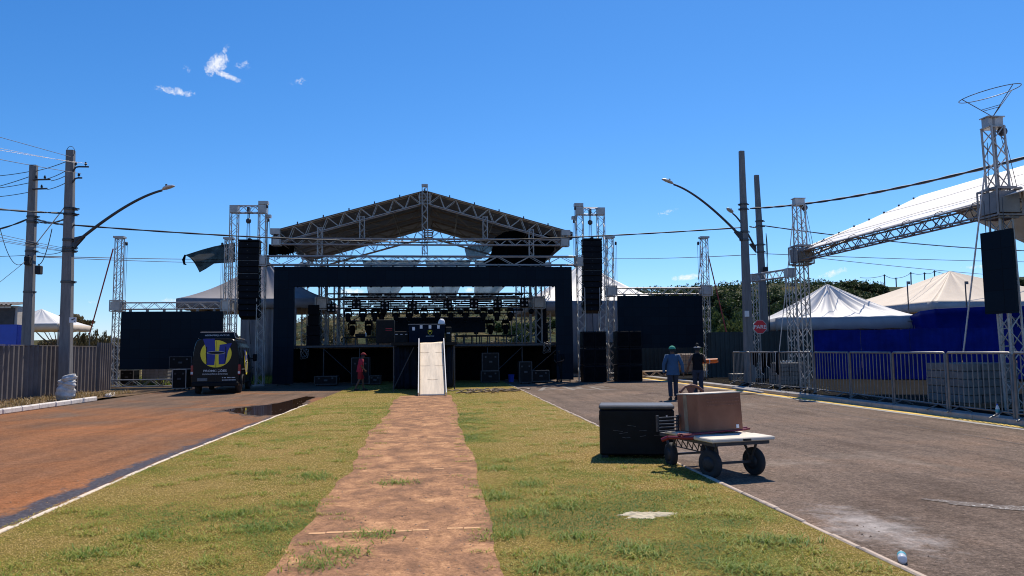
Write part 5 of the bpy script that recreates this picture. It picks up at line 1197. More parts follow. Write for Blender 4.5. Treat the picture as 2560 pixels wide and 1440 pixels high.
# big black chest on the lawn edge
bl_, br_ = G(1500, 1146, .035), G(1689, 1148, .035)
ang = atan2(br_.y-bl_.y, br_.x-bl_.x); w = (br_-bl_).length; Rz = rotz(ang); hgt = .80; dep = .66
bx = thing('black_chest', (bl_+br_)/2, 'large scuffed black storage chest standing on the edge of the lawn', 'chest')
o = V(bl_); ex, ey = Rz @ V((1, 0, 0)), Rz @ V((0, 1, 0))
cc = o+ex*w/2+ey*dep/2
mb = MB(); mb.cbox(cc+V((0, 0, .05+.345)), (w, dep, .69), .025, Rz); mb.build('chest_body', 'blackcase', bx)
MT['chestlid'] = M('sheen_grey_lid', (0.062, 0.064, 0.068), 0.42, 0, 0.35, 3.5, 0.1)  # grey colour stands for sheen on top of the black chest
mb = MB(); mb.cbox(cc+V((0, 0, .770)), (w+.010, dep+.010, .06), .018, Rz); mb.build('lid', 'chestlid', bx)
mb = MB()
for y in (.17, .42): mb.box(o+ex*(-.004)+ey*(y+.03)+V((0, 0, .60)), (.012, .10, .075), Rz)
mb.build('hand_hole', 'tyre', bx)
mb = MB(); mb.box(o+ex*(w*.90)-ey*.004+V((0, 0, .64)), (.022, .006, .032), Rz); mb.build('sticker', 'letter', bx)
random.seed(4)
for k in range(12):
    p0 = o+ex*random.uniform(.2, .95)*w-ey*.002+V((0, 0, random.uniform(.28, .62))); L = random.uniform(.03, .16); mb = MB(); mb.box(p0, (L, .003, .0035), Rz @ Matrix.Rotation(random.uniform(-.2, .2), 3, 'Y')); mb.build('scratch', 'blockgrey', bx)
mb = MB()
for x in (.08, w-.08):
    for y in (.08, dep-.08): mb.cbox(o+ex*x+ey*y+V((0, 0, .025)), (.10, .10, .05), .01, Rz)
mb.build('foot', 'tyre', bx)
# platform cart; local frame: length along +y away from the viewer
fr, fl = G(1893, 1190), G(1772, 1197)
ca = atan2(fr.y-fl.y, fr.x-fl.x)
ct = thing('platform_cart', (0, 0, 0), 'platform cart with a pale plywood deck and five fat rubber wheels', 'cart')
def wheel(x, y, r=.185, steer=0.0, z=None):
    z = r if z is None else z; Rw = rotz(steer); mb = MB(); mb.lathe([(.06, -.035), (r*.72, -.045), (r*.93, -.042), (r, -.022), (r, .022), (r*.93, .042), (r*.72, .045), (.06, .035)], (x, y, z), 'X', 26, Rw); wq = mb.build('wheel', 'tyre', ct)
    mb = MB(); mb.lathe([(.02, -.058), (.05, -.055), (.10, -.046), (.105, .046), (.05, .055), (.02, .058)], (x, y, z), 'X', 16, Rw); mb.build('rim', 'rim', wq)
TW = .70
wheel(.03, 0, .185, .20); wheel(TW, 0, .185, .12); wheel(.08, 1.08, .17, -.15); wheel(TW-.02, 1.02, .17, .1)
for y, z in ((0, .185), (1.05, .175)): mb = MB(); mb.box((TW/2+.02, y, z), (TW-.08, .03, .03)); mb.build('axle', 'darksteel', ct)
DZ = .50
mb = MB()
for x in (-.02, TW+.10): mb.box((x, .50, DZ-.045), (.04, 1.36, .05))
for y in (-.17, .50, 1.16): mb.box((TW/2+.04, y, DZ-.046), (TW+.08, .04, .048))
for x in (.06, TW-.04):
    mb.tube((x, -.12, DZ-.06), (x, 0, .20), .018, 6); mb.tube((x, .16, DZ-.06), (x, 0, .20), .018, 6); mb.tube((x, 1.2, DZ-.06), (x, 1.05, .19), .018, 6); mb.tube((x, .9, DZ-.06), (x, 1.05, .19), .018, 6)
for k in range(6):
    y = .15+k*.14; mb.tube((.05, y, DZ-.09), (.12, y+.14, .30), .008, 4); mb.tube((.12, y+.14, .30), (.05, y+.14, DZ-.09), .008, 4)
mb.tube((.08, .15, .30), (.08, 1.0, .30), .010, 4)
mb.build('chassis', 'darksteel', ct)
mb = MB(); mb.cbox((TW/2+.04, -.02, DZ+.005), (TW+.26, .44, .05), .012); mb.cbox((TW/2+.04, .60, DZ+.004), (TW+.22, .78, .046), .012); mb.build('plywood_deck', 'board', ct)
mb = MB(); mb.cbox((TW*.62, -.245, DZ+.004), (.12, .01, .03), .002); mb.build('deck_notch', 'tyre', ct)
HX = .30
mb = MB(); mb.tube((.26+HX, 1.12, DZ-.04), (.30+HX, 1.34, 1.0), .022, 6)
mb.path([(.10+HX, 1.32, 1.04), (.19+HX, 1.34, 1.11), (.30+HX, 1.35, 1.135), (.41+HX, 1.34, 1.11), (.50+HX, 1.32, 1.04)], .024, 8); mb.prism([(.22+HX, 1.335, 1.11), (.38+HX, 1.335, 1.11), (.30+HX, 1.33, .95)], (0, .02, 0))
MT['rusthandle'] = M('rusty_brown_handle', (0.17, 0.075, 0.05), 0.6, 0.1, 0.2, 6)
mb.build('push_handle', 'rusthandle', ct)
mb = MB(); mb.tube((-.06, .20, DZ+.0), (-.26, .55, DZ-.02), .024, 8); mb.tube((-.26, .55, DZ-.02), (-.32, .62, DZ-.06), .03, 8); mb.box((-.16, .42, DZ+.03), (.16, .05, .02), rotz(.9)); mb.build('tow_arm', 'darkredpaint', ct)
ct.location = V((fl.x, fl.y, .004)); ct.rotation_euler = (0, 0, ca+radians(4))
# slatted rack behind, box, red bars
Rc = rotz(ca+radians(4)); C0 = V(ct.location)
def cl(x, y, z): return C0+Rc @ V((x, y, z))
sr = thing('slatted_crate', cl(-.12, .92, DZ+.03), 'dark slatted crate on the cart, wedged between the chest and the brown box', 'crate')
mb = MB()
for k in range(5): mb.box(cl(-.12, .92, DZ+.06+.06*k), (.34, .30, .022), Rc)
for k in range(5):
    mb = MB(); mb.box(cl(-.10, .80, DZ+.04+.046*k), (.32, .03, .016), Rc); mb.build('slat', 'darksteel', sr)
mb = MB(); mb.box(cl(.06, .84, DZ+.14), (.025, .05, .22), Rc); mb.box(cl(-.26, .84, DZ+.14), (.025, .05, .22), Rc); mb.build('upright', 'darksteel', sr)
kb = thing('cardboard_box', cl(.36, .55, DZ+.03), 'big brown cardboard box leaning on the plywood deck of the cart', 'box')
A = lambda px, py, Y: P(px, py, Y)
bz = DZ+.045
Rb = Rc @ Matrix.Rotation(radians(-2), 3, 'Z') @ Matrix.Rotation(radians(-1.2), 3, 'Y') @ Matrix.Rotation(radians(-3), 3, 'X')
bc = cl(.43, .60, bz+.252)
mb = MB(); mb.cbox(bc, (.68, .56, .52), .012, Rb); mb.build('carton', 'cardboard', kb)
mb = MB(); mb.box(bc+Rb @ V((0, 0, .263)), (.685, .565, .012), Rb); mb.build('lid_flap', 'board', kb)  # pale top paints sunlight on the brown box
random.seed(6)
MT['boxprint'] = M('faint_red_print', (0.27, 0.12, 0.07), 0.8, 0, 0.2, 8)
for r in range(3):
    x = -.28; mb = MB()
    while x < .22: w2 = random.uniform(.02, .04); mb.box(bc+Rb @ V((x+w2/2+.08, -.2825, .19-.045*r)), (w2, .004, .018), Rb); x += w2+.012
    mb.build('box_print', 'boxprint', kb)
mb = MB(); mb.box(bc+Rb @ V((-.342, .05, 0)), (.004, .10, .50), Rb); mb.build('tape', 'rope', kb)
mb = MB(); mb.cbox(bc+Rb @ V((.25, -.284, -.20)), (.045, .006, .05), .002, Rb); mb.build('sticker', 'paper', kb)
mb = MB(); mb.tube(cl(-.30, .12, bz+.005), cl(.95, .42, bz+.015), .014, 8); mb.tube(cl(-.28, .22, bz+.01), cl(.80, .30, bz+.02), .012, 8); mb.tube(cl(.60, .40, bz+.01), cl(1.0, .55, bz+.02), .014, 8); tag(mb.build('red_bar', 'darkredpaint'), 'red steel bars lying across the cart deck before the brown box', 'steel bars')
# bottles
def bottle(loc, rot, lab, capmat='bluepanel', s=1.0):
    t = bpy.data.objects.new('water_bottle', None); COL.objects.link(t); tag(t, lab, 'bottle')
    mb = MB(); mb.lathe([(.020, 0), (.031, .006), (.032, .05), (.029, .06), (.032, .07), (.032, .145), (.022, .185), (.012, .200), (.012, .212)], (0, 0, 0), 'Z', 18); mb.build('bottle_body', 'bottle', t)
    mb = MB(); mb.lathe([(.0326, .075), (.0326, .135)], (0, 0, 0), 'Z', 18, caps=False); mb.build('label_sleeve', 'bottlelabel', t)
    mb = MB(); mb.lathe([(.014, .205), (.0145, .225), (.010, .228)], (0, 0, 0), 'Z', 12); mb.build('cap', capmat, t)
    t.location = loc; t.rotation_euler = rot; t.scale = (s,)*3; return t
q = G(2257, 1412); bottle(V((q.x, q.y, .036)), Euler((radians(-90), 0, radians(-31))), 'discarded plastic bottle lying on the asphalt near the lawn kerb', 'paper', 1.05)
q = G(2380, 1046, .12); bottle(V((12.18, q.y, .131)), Euler((0, 0, 0)), 'clear plastic bottle standing upright on the yellow kerb', 'bluepanel', 1.25)

# ================================================================== POLES, LAMPS, WIRES
def pole(loc, h, lab, w0=.40, w1=.25, tilt=0.0, group='concrete power poles'):
    t = thing('utility_pole', loc, lab, 'pole', group); x, y, z = loc
    mb = MB(); n = 14; vs = []; fs = []
    for i in range(n+1):
        k = i/n; w = w0+(w1-w0)*k; c = V((x+tilt*k, y, z+h*k))
        for sx, sy in ((-.5, -.32), (-.42, -.40), (.42, -.40), (.5, -.32), (.5, .32), (.42, .40), (-.42, .40), (-.5, .32)): vs.append(c+V((sx*w, sy*w, 0)))
    for i in range(n):
        for k in range(8): fs.append((i*8+k, i*8+(k+1) % 8, (i+1)*8+(k+1) % 8, (i+1)*8+k))
    fs += [tuple(range(7, -1, -1)), tuple(range(n*8, n*8+8))]; mb.add(vs, fs); mb.build('shaft', 'concrete', t); return t
def band(t, x, y, z, w=.36):
    mb = MB(); 
    for dz in (-.03, .03): mb.box((x, y, z+dz), (w+.04, w*.85+.03, .025))
    mb.box((x+w*.5+.06, y, z), (.14, .05, .05)); mb.box((x-w*.5-.05, y, z), (.10, .05, .05)); mb.build('clamp_band', 'darksteel', t)
def lamp_arm(t, root, tip, up=.10, head=.62, r=.04):
    root, tip = V(root), V(tip); d = tip-root
    p1 = root+d*.62+V((0, 0, d.z*.14)); pts = []
    for i in range(17):
        k = i/16; a = lerp(root, p1+V((0, 0, .25*abs(d.z)*.4)), k); b = lerp(p1+V((0, 0, .25*abs(d.z)*.4)), tip, k); pts.append(lerp(a, b, k))
    mb = MB(); mb.path(pts, [r*(1.15-.35*i/16) for i in range(17)], 8); mb.build('arm', 'darksteel', t)
    mb = MB(); sg = 1 if d.x > 0 else -1; mb.prism([root+V((-.02*sg, -.06, .22)), root+V((-.02*sg, -.06, -.22)), root+V((.35*sg, -.06, .24)), root+V((.28*sg, -.06, .30))], (0, .12, 0)); mb.build('arm_bracket', 'darksteel', t)
    dd = (pts[-1]-pts[-4]).normalized(); s_ = dd.cross(V((0, 0, 1))).normalized(); u_ = s_.cross(dd); mb = MB(); secs = []; n = 14
    for k, w, h in ((0, .03, .03), (.08, .06, .05), (.25, .14, .08), (.55, .155, .085), (.85, .10, .06), (1.0, .02, .015)):
        c = tip+dd*head*k; secs += [c+s_*(w*cos(2*pi*i/n))+u_*(h*(.5+max(-.55, sin(2*pi*i/n))*.8)) for i in range(n)]
    mb.add(secs, [(i*n+k, i*n+(k+1) % n, (i+1)*n+(k+1) % n, (i+1)*n+k) for i in range(5) for k in range(n)], True); mb.add(secs, [tuple(range(n-1, -1, -1)), tuple(range(5*n, 6*n))]); hd = mb.build('lamp_head', 'lampgrey', t)
    mb = MB(); c = tip+dd*head*.38+u_*.11; mb.lathe([(.04, 0), (.04, .07), (.02, .08)], c, 'Z', 8); mb.build('light_sensor', 'tyre', hd)
def insul(mb, c, h=.16, r=.055):
    mb.tube(c, V(c)+V((0, 0, .05)), .014, 5); mb.lathe([(r*.5, .04), (r, .06), (r*.55, .085), (r*.95, .11), (r*.5, .14), (r*.4, h)], c, 'Z', 9)
AP, BP, CP, DP = V((-14.35, 30.2, 0)), V((-18.80, 36, 0)), V((14.72, 34.3, 0)), V((17.75, 39, 0))
pA = pole(AP, P(172, 376, 30.2).z, 'grey concrete power pole with a long curved lamp arm rising from the fence', .44, .28, -.15)
lamp_arm(pA, P(188, 608, 30.1), P(405, 476, 29.4), head=.55, r=.055)
for py in (522, 536, 600, 620, 628, 705): band(pA, AP.x-.05, 30.2, P(172, py, 30.2).z)
for py, px1, n_i in ((418, 222, 2), (446, 205, 1)):
    z = P(180, py, 30.1).z; x1 = P(px1, py, 30.0).x; mb = MB(); x0 = AP.x+.05
    mb.path([(x0, 30.0, z-.20), (x0+.10, 30.0, z-.03), (x0+.22, 30.0, z), (x1, 30.0, z)], .035, 6); xa = mb.build('crossarm', 'darksteel', pA)
    for k in range(n_i): mb = MB(); insul(mb, (x1-.12-.37*k, 30.0, z+.03)); mb.build('insulator', 'tyre', xa)
mb = MB(); mb.path([P(176, 393, 30.1)+V((.15*sin(a), 0, .22-.22*cos(a))) for a in [i*.45 for i in range(12)]], .012, 4); mb.build('jumper_loop', 'cable', pA)
mb = MB(); q = P(182, 800, 29.9); mb.box(q, (.26, .01, .20)); mb.build('notice_paper', 'paper', pA)
mb = MB()
for k in range(6): mb.box(q+V((random.uniform(-.08, .08), -.008, random.uniform(-.06, .06))), (.03, .004, .05))
mb.build('notice_print', 'blockgrey', pA)
pB = pole(BP, P(82, 413, 36).z, 'grey concrete power pole with insulators and two black boxes behind the fence', .46, .30, -.10)
for py in (542, 555, 610, 628, 730): band(pB, BP.x-.04, 36, P(82, py, 36).z)
for py, px1, n_i in ((452, 126, 2), (475, 118, 1)):
    z = P(90, py, 36).z; x1 = P(px1, py, 35.8).x; mb = MB(); mb.tube((BP.x, 35.8, z), (x1, 35.8, z+.03), .04, 6); xa = mb.build('crossarm', 'darksteel', pB)
    for k in range(n_i): mb = MB(); insul(mb, (x1-.25-.38*k, 35.8, z+.03), .18, .065); mb.build('insulator', 'tyre', xa)
for px, py in ((70, 652), (97, 675)):
    q = P(px, py, 35.7); mb = MB(); mb.cbox(q, (.24, .28, .40), .03); mb.tube(q+V((0, 0, .2)), q+V((0, 0, .27)), .03, 6); mb.build('junction_box', 'tyre', pB)
pC = pole(CP, P(1863, 378, 34.3).z, 'tall plain concrete pole with a long curved lamp arm behind the red stop sign', .44, .24, .02)
lamp_arm(pC, P(1853, 592, 34.2), P(1684, 461, 33.6), head=.66, r=.055)
for py in (511, 523, 580, 600): band(pC, CP.x, 34.3, P(1863, py, 34.3).z, .32)
mb = MB(); q = P(1860, 784, 33.9); mb.box((CP.x-.12, 34.05, q.z), (.22, .02, .28)); mb.build('notice_paper', 'paper', pC)
pD = pole(DP, P(1893, 438, 39).z, 'tall plain concrete pole with a short lamp arm beside the beam end', .44, .24, -.18)
lamp_arm(pD, P(1889, 622, 38.8), P(1832, 534, 37.9), head=.55, r=.05)
for py in (553, 566, 612, 630): band(pD, DP.x-.1, 39, P(1897, py, 39).z, .32)
q = P(1914, 675, 38.7); mb = MB(); mb.cbox(q, (.22, .25, .34), .03); mb.build('junction_box', 'tyre', pD)
mb = MB(); mb.path([(DP.x+.15, 38.8, 8-.5*k+0) for k in range(12)], .02, 4); mb.path([(DP.x+.15+.05*sin(k), 38.8, 8-.5*k) for k in range(14)], .018, 4); mb.build('down_cable', 'cable', pD)
def wire(a, b, sag, r, lab, mat='wire', twist=0.0, n=36, name='overhead_wire', group=None):
    a, b = V(a), V(b); mb = MB(); m = n if not twist else 150
    pts = [lerp(a, b, i/m)-V((0, 0, sag*4*(i/m)*(1-i/m))) for i in range(m+1)]
    L = (b-a).length; rs = [r*(1+twist*abs(sin(i/m*L*2.6))-twist*.4) for i in range(m+1)]
    mb.path(pts, rs, 5); o = mb.build(name, mat); return tag(o, lab, 'wire', group)
wire(P(187, 563, 30.1), P(1040, 606, 36.5), .12, .030, 'thick twisted black cable crossing before the roof from the lamp pole', 'cable', .5, name='twisted_cable')
wire(P(1040, 606, 36.5), P(1851, 569, 34.2), .10, .030, 'thick twisted black cable running from mid stage to the tall plain pole', 'cable', .5, name='twisted_cable')
wire(P(1874, 566, 34.4), P(1899, 566, 38.7), .05, .03, 'short twisted cable link between the two tall plain poles', 'cable', .5, name='twisted_cable')
wire(P(1908, 564, 38.8), P(2600, 628, 47), .25, .030, 'black cable passing from the plain pole beneath the white roof edge', 'cable', .3, name='twisted_cable')
c2 = P(2560, 386, 17.5); c1 = P(1876, 521, 34.1); wire(c1, c2+(c2-c1)*.45+V((0, 0, .55)), .55, .038, 'thick twisted black cable rising from the plain pole past the antenna tower', 'cable', .55, name='twisted_cable')
EX = lambda a, b, k: V(b)+(V(b)-V(a))*k
def lw(p0, Y0, p1, Y1, lab, sag=.1, r=.012, mat='wire', ext=.9, tw=0.0, nm='overhead_wire', g=None):
    a, b = P(*p0, Y0), P(*p1, Y1); b = EX(a, b, ext); wire(a, b, sag, r, lab, mat, tw, name=nm, group=g)
ga = 'thin bare wires reaching the lamp pole'
lw((176, 392), 30, (0, 343), 25.9, 'thin bare wire meeting the top of the lamp pole', 0, .010, 'wire')
lw((218, 409), 30, (0, 372), 25.9, 'shiny bare wire to the outer insulator of the lamp pole', .05, .007, 'wireglint')
lw((195, 408), 30, (0, 367), 25.9, 'shiny bare wire to the inner insulator of the lamp pole', .05, .007, 'wireglint')
lw((202, 434), 30, (0, 395), 25.9, 'grey bare wire to the lower insulator of the lamp pole', .05, .011, 'wire')
lw((160, 533), 30.1, (0, 519), 26.0, 'thick twisted cable meeting the lamp pole below its lamp top', .06, .03, 'cable', tw=.5, nm='twisted_cable')
for (p0, p1, lab) in (((163, 405), (92, 427), 'highest wire slanting between the two power poles'), ((163, 428), (118, 447), 'second wire slanting between the two power poles'), ((163, 440), (128, 452), 'third wire slanting between the two power poles'), ((163, 458), (119, 474), 'lowest wire slanting between the two power poles')):
    wire(P(*p0, 30.2), P(*p1, 36), .03, .016, lab, 'cable')
for (p0, p1, lab) in (((78, 428), (0, 437), 'upper wire leaving the pole with the black boxes'), ((75, 441), (-5, 464), 'looping wire leaving the pole with the black boxes'), ((73, 457), (0, 467), 'middle wire leaving the pole with the black boxes'), ((74, 480), (0, 489), 'lower wire leaving the pole with the black boxes')):
    wire(P(*p0, 36), EX(P(*p0, 36), P(*p1, 38), .6), .05, .017, lab, 'cable')
wire(P(74, 545, 36), EX(P(74, 545, 36), P(0, 567, 37), .6), .10, .035, 'twisted cable drooping away from the pole with the black boxes', 'cable', .5, name='twisted_cable')
wire(P(90, 548, 36), P(187, 563, 30.1), .06, .035, 'twisted cable joining the two power poles', 'cable', .5, name='twisted_cable')
wire(P(98, 555, 36), P(163, 547, 30.2), .10, .03, 'loose cable curling between the two power poles', 'cable', .5, name='twisted_cable')
wire(P(90, 610, 35.8), P(160, 520, 30.2), 0, .020, 'pale bracket cable rising steeply between the power poles', 'wireglint')
wire(P(95, 660, 35.7), P(130, 572, 33), .45, .018, 'sagging service cable looped below the pole joint', 'cable')
for k, (p0, p1) in enumerate((((0, 585), (158, 620)), ((0, 592), (158, 624)), ((0, 598), (158, 627)), ((0, 602), (160, 629)))):
    a, b = P(*p1, 30.1), P(*p0, 25.9); wire(a, EX(a, b, .8), .02, .009, 'one of the thin phone wires bunched on the lamp pole', group='thin phone wires bunched on the lamp pole')
wire(P(95, 630, 36), P(160, 627, 30.2), .12, .014, 'phone cable slung low between the two power poles', 'cable')
wire(P(-40, 641, 36), P(70, 638, 36), .02, .013, 'long faint wire ending at the black boxes', 'wire')
wire(P(92, 640, 36), P(700, 647, 75), .1, .022, 'far faint wire crossing the sky above the grey tent', 'wire'); wire(P(92, 642, 36), P(640, 657, 75), .1, .020, 'second far faint wire crossing the sky above the grey tent', 'wire')
wire(P(1530, 646, 75), P(1890, 636, 38.8), .1, .022, 'far faint wire crossing the sky past the screen tower', 'wire'); wire(P(1905, 634, 39), P(2700, 656, 60), .1, .020, 'far faint wire crossing below the white roof truss', 'wire')
wire(P(2000, 640, 39), P(2700, 700, 70), .2, .018, 'lower far faint wire dipping toward the cream tent', 'wire')
lw((0, 640), 36, (-30, 650), 36, 'thin stay wire by the shed', 0, .01)
wire(P(0, 570, 33), P(72, 640, 35.8), .9, .014, 'thin drooping wire curving down to the black boxes', 'cable')
wire(P(62, 655, 35.8), P(0, 705, 40), 0, .012, 'thin stay wire slanting down beyond the pole with boxes', 'wire')

# stop sign
sg_ = thing('stop_sign', (14.30, 32.3, .1), 'red octagonal stop sign reading PARE on a thin grey post', 'sign')
c = P(1900, 817, 32.3); R8 = .335
mb = MB(); mb.tube((c.x, 32.34, .1), (c.x, 32.34, c.z+.2), .032, 8); mb.build('post', 'galv', sg_)
mb = MB(); mb.prism([V((c.x+R8*cos(pi/8+k*pi/4), 32.30, c.z+R8*sin(pi/8+k*pi/4))) for k in range(8)], (0, .012, 0)); mb.build('border', 'letter', sg_)
mb = MB(); mb.prism([V((c.x+R8*.93*cos(pi/8+k*pi/4), 32.294, c.z+R8*.93*sin(pi/8+k*pi/4))) for k in range(8)], (0, .004, 0)); mb.build('face', 'red', sg_)
t = text_mb('PARE', .165, .012, .56); xf(t, place((c.x, 32.289, c.z))); t.build('lettering', 'paper', sg_)

# ================================================================== STEEL BARRIERS
J = [(12.0, 12.3), (12.2, 14.8), (12.35, 17.1), (12.55, 19.6), (12.8, 22.2), (13.05, 24.9), (13.05, 27.6), (13.0, 30.2), (13.25, 32.6)]
gb = 'steel crowd barriers along the yellow kerb'
labs = ['steel barrier panel cut off by the frame edge beyond the standing bottle', 'steel barrier panel before the pallet of grey blocks', 'steel barrier panel just behind the standing bottle on the kerb', 'steel barrier panel in front of the plain blue fence, second from the standing bottle', 'steel barrier panel in front of the plain blue fence, third from the standing bottle', 'steel barrier panel before the foot of the roof tower', 'steel barrier panel hung with dark garments', 'end steel barrier panel by the concrete pole and stop sign']
for i in range(len(J)-1):
    a, b = V((*J[i], .11)), V((*J[i+1], .11)); d = (b-a); L = d.length-.10; d.normalize(); a = a+d*.05; b = a+d*L
    t = thing('crowd_barrier', (a+b)/2, labs[i], 'barrier', gb); z0, z1 = .14, 1.42
    up = V((0, 0, 1)); mb = MB()
    mb.path([a+up*.02, a+up*(z1-.04), a+up*z1+d*.04, b+up*z1-d*.04, b+up*(z1-.04), b+up*.02], .030, 7); mb.tube(a+up*z0, b+up*z0, .022, 6); mb.build('frame', 'galv', t)
    for k in range(1, 12):
        p = lerp(a, b, k/12); mb = MB(); mb.tube(p+up*z0, p+up*z1, .0125, 6, caps=False); mb.build('bar', 'galv', t)
    nrm = V((-d.y, d.x, 0))
    for k in (.16, .84):
        p = lerp(a, b, k); mb = MB(); mb.path([p+up*z0, p-nrm*(-.30)+up*.01], .018, 5); mb.path([p+up*z0, p+nrm*(-.30)+up*.01], .018, 5); mb.build('foot', 'galv', t)
# garments over the far barrier
random.seed(12)
for k, (px, w, ln) in enumerate(((1888, 17, 30), (1911, 14, 40), (1926, 14, 30), (1945, 8, 40))):
    a, b = V((13.0, 30.2, 0)), V((13.25, 32.6, 0)); 
    tt_ = [(proj, i) for i, proj in enumerate([0])]
    best = min(((abs((lambda q: 1280+FPX*q.x/-q.z)(RM.transposed() @ (lerp(V((13.05, 27.6, 1.5)), V((13.25, 32.6, 1.5)), s/60)-V((0, 0, CH))))-px), s) for s in range(61)))[1]
    c = lerp(V((13.03, 27.6, 0)), V((13.22, 32.6, 0)), best/60); d = V((.03, 1, 0)).normalized(); W2 = w*.0175*1.3; L2 = ln*.0178
    def gf(u, v, c=c, d=d, W2=W2, L2=L2, k=k):
        p = c+d*(u-.5)*W2*(1+.15*sin(v*5+k)); s = (v-.42)*2
        return V((p.x-(.035 if s > 0 else -.035)*min(1, abs(s)*6)-(0.03*sin(u*7+k)*abs(s)), p.y, 1.565-abs(s)*L2*(1+.1*sin(u*5)+(.15*u if k == 1 else 0))))
    t = MB(); t.grid(gf, 12, 20); o = t.build('hanging_garment', 'blackcloth', None, .012)
    tag(o, ['wide dark garment hung over the barrier nearest the sign post', 'long dark garment with a pale edge hung over the barrier', 'dark garment with a pale folded hem hung over the barrier', 'narrow dark garment hung last over the barrier'][k], 'garment', 'dark garments hung over the barrier')
    if k: t = MB(); t.path([gf(.95, v/10*.55+.45)+V((-.015, -.01, 0)) for v in range(11)]+[gf(.5, 1)+V((-.015, 0, 0))], .016, 5); t.build('hem_stripe', 'letter', o)

# ================================================================== SECOND ROOF ON THE RIGHT
tr = thing('side_roof', (13.7, 21, 0), 'sloping white fabric roof on a dark truss beam between two lattice towers', 'canopy roof')
EY, FY = 26.8, 16.85
E0, F0 = P(2003, 637, EY), P(2500, 512, FY); BZ = (E0.z+F0.z)/2
BD = V((0, 0, -.06)); mb = MB(); mb.truss(F0+BD, E0+BD, .34, .32, .026, .016, .40); mb.truss(F0+BD, F0+BD+V((6, -1.2, 0)), .34, .32, .026, .016, .40); mb.build('edge_beam', 'alu_dull', tr)
R0 = P(2300, 490, EY+.2); R1 = V((R0.x+.2, 12.5, R0.z-.25))
mb = MB()
def slope(u, v):
    a = lerp(E0+V((-.12, .25, .12)), V((F0.x-.08, 12, BZ+.12)), u); b = lerp(R0, R1, u); p = lerp(a, b, v)
    return p-V((0, 0, .08*sin(pi*v)*(.6+.4*abs(sin(u*9)))))
mb.grid(slope, 40, 16); mb.build('roof_sheet', 'tentwhite', tr, .012)
mb = MB()
def slope2(u, v):
    b = lerp(R0, R1, u); c = lerp(V((R0.x*2-E0.x, EY+.3, BZ+.25)), V((R0.x*2-E0.x, 12, BZ+.25)), u); return lerp(b, c, v)
mb.grid(slope2, 20, 8); mb.build('roof_sheet', 'tentwhite', tr, .012)
mb = MB(); mb.truss(E0+V((0, .05, .0)), R0+V((0, 0, -.35)), .35, .35, .026, .015, .5); mb.build('gable_rafter', 'alu_dull', tr)
for v in (.30, .70):
    mb = MB(); mb.path([slope(i/40, v)+V((0, 0, .012)) for i in range(41)], .006, 4); mb.build('seam', 'alu_dull', tr)
mb = MB()
for k in range(8): mb.box(slope(.004, .1+.12*k)+V((0, 0, .04)), (.05, .05, .06))
mb.build('edge_clip', 'darksteel', tr)
for k in range(14):
    if k == 0: continue
    p = lerp(E0, F0, k/14); mb = MB(); mb.path([p+V((.24*cos(a), 0, .24*sin(a))) for a in [2*pi*i/8 for i in range(8)]], .012, 4, True); mb.build('lashing', 'darksteel', tr) if k % 2 else None
def lattice(c, top, lab, lean, w=.42, anten=False):
    x, y = c.x, c.y; b = V((x+lean[0], y+lean[1], .1)); tp = V((x+lean[2], y+lean[3], top)); t = thing('lattice_tower', b, lab, 'tower')
    mb = MB(); mb.truss(b, tp, w, w, .027, .015, .40, up=(0, 1, 0)); mb.build('mast', 'alu', t)
    mb = MB(); s = .66; cc = V((x, y, BZ))
    sleeve(mb, cc, s); mb.box(cc+V((0, 0, .38)), (s*.8, s*.8, .03)); mb.box(cc-V((0, 0, .38)), (s*.8, s*.8, .03)); mb.build('sleeve_block', 'alu_dull', t)
    mb = MB(); mb.box(tp+V((0, 0, .10)), (w*1.15, w*.7, .24)); mb.box(tp+V((0, 0, .235)), (w*1.35, w*.9, .025)); mb.box(tp+V((0, 0, -.02)), (w*1.35, w*.9, .025)); mb.build('pulley_head', 'alu', t)
    mb = MB(); q = tp+V((w*.62, -.05, -.12)); mb.lathe([(.04, -.05), (.11, -.045), (.12, 0), (.11, .045), (.04, .05)], q, 'Y', 12)
    for dx in (-.06, .04): mb.tube(q+V((dx, 0, 0)), V((x+.45+dx, y, BZ+.4)), .010, 4)
    mb.tube(tp+V((-w*.5, 0, -.4)), V((x-.55, y-.3, BZ-1.2)), .010, 4); mb.build('hoist_pulley', 'darksteel', t); return t, tp
tE, _ = lattice(V((E0.x, EY, 0)), P(1995, 512, EY).z, 'white lattice tower at the far end of the white roof beam', (.02, 0, -.02, 0), .34)
tF, tpF = lattice(V((F0.x, FY, 0)), P(2487, 318, FY).z, 'lattice tower carrying a wire cone antenna at the near end of the roof beam', (.10, 0, -.06, 0), .34, True)
an = thing('cone_antenna', tpF+V((0, 0, .25)), 'wire cone antenna frame standing on top of the lattice tower', 'antenna')
apx = P(2482, 292, FY-.1); ce = P(2474, 234, FY-.1); Ra = .69
ringp = lambda a, k: lerp(apx, ce, k)+V((Ra*k*cos(a), Ra*k*.9*sin(a), Ra*k*.20*cos(a)+.0))
mb = MB(); mb.path([ringp(2*pi*i/40, 1) for i in range(40)], .011, 5, True); mb.build('rim_ring', 'wire', an)
mb = MB()
for a in (0.15, 1.75, 3.0, 4.9): mb.tube(apx, ringp(a, 1), .010, 5)
for k in (.38,):
    q = [ringp(a, k) for a in (0.15, 1.75, 3.0, 4.9)]
    for i in range(4): mb.tube(q[i], q[(i+1) % 4], .009, 4)
mb.build('cone_rod', 'wire', an)
mb = MB(); mb.tube(V((tpF.x-.06, FY-.13, tpF.z-2.9)), apx, .040, 8); mb.box(apx+V((0, 0, -.02)), (.20, .20, .03)); mb.build('mast_tube', 'alu_dull', an)
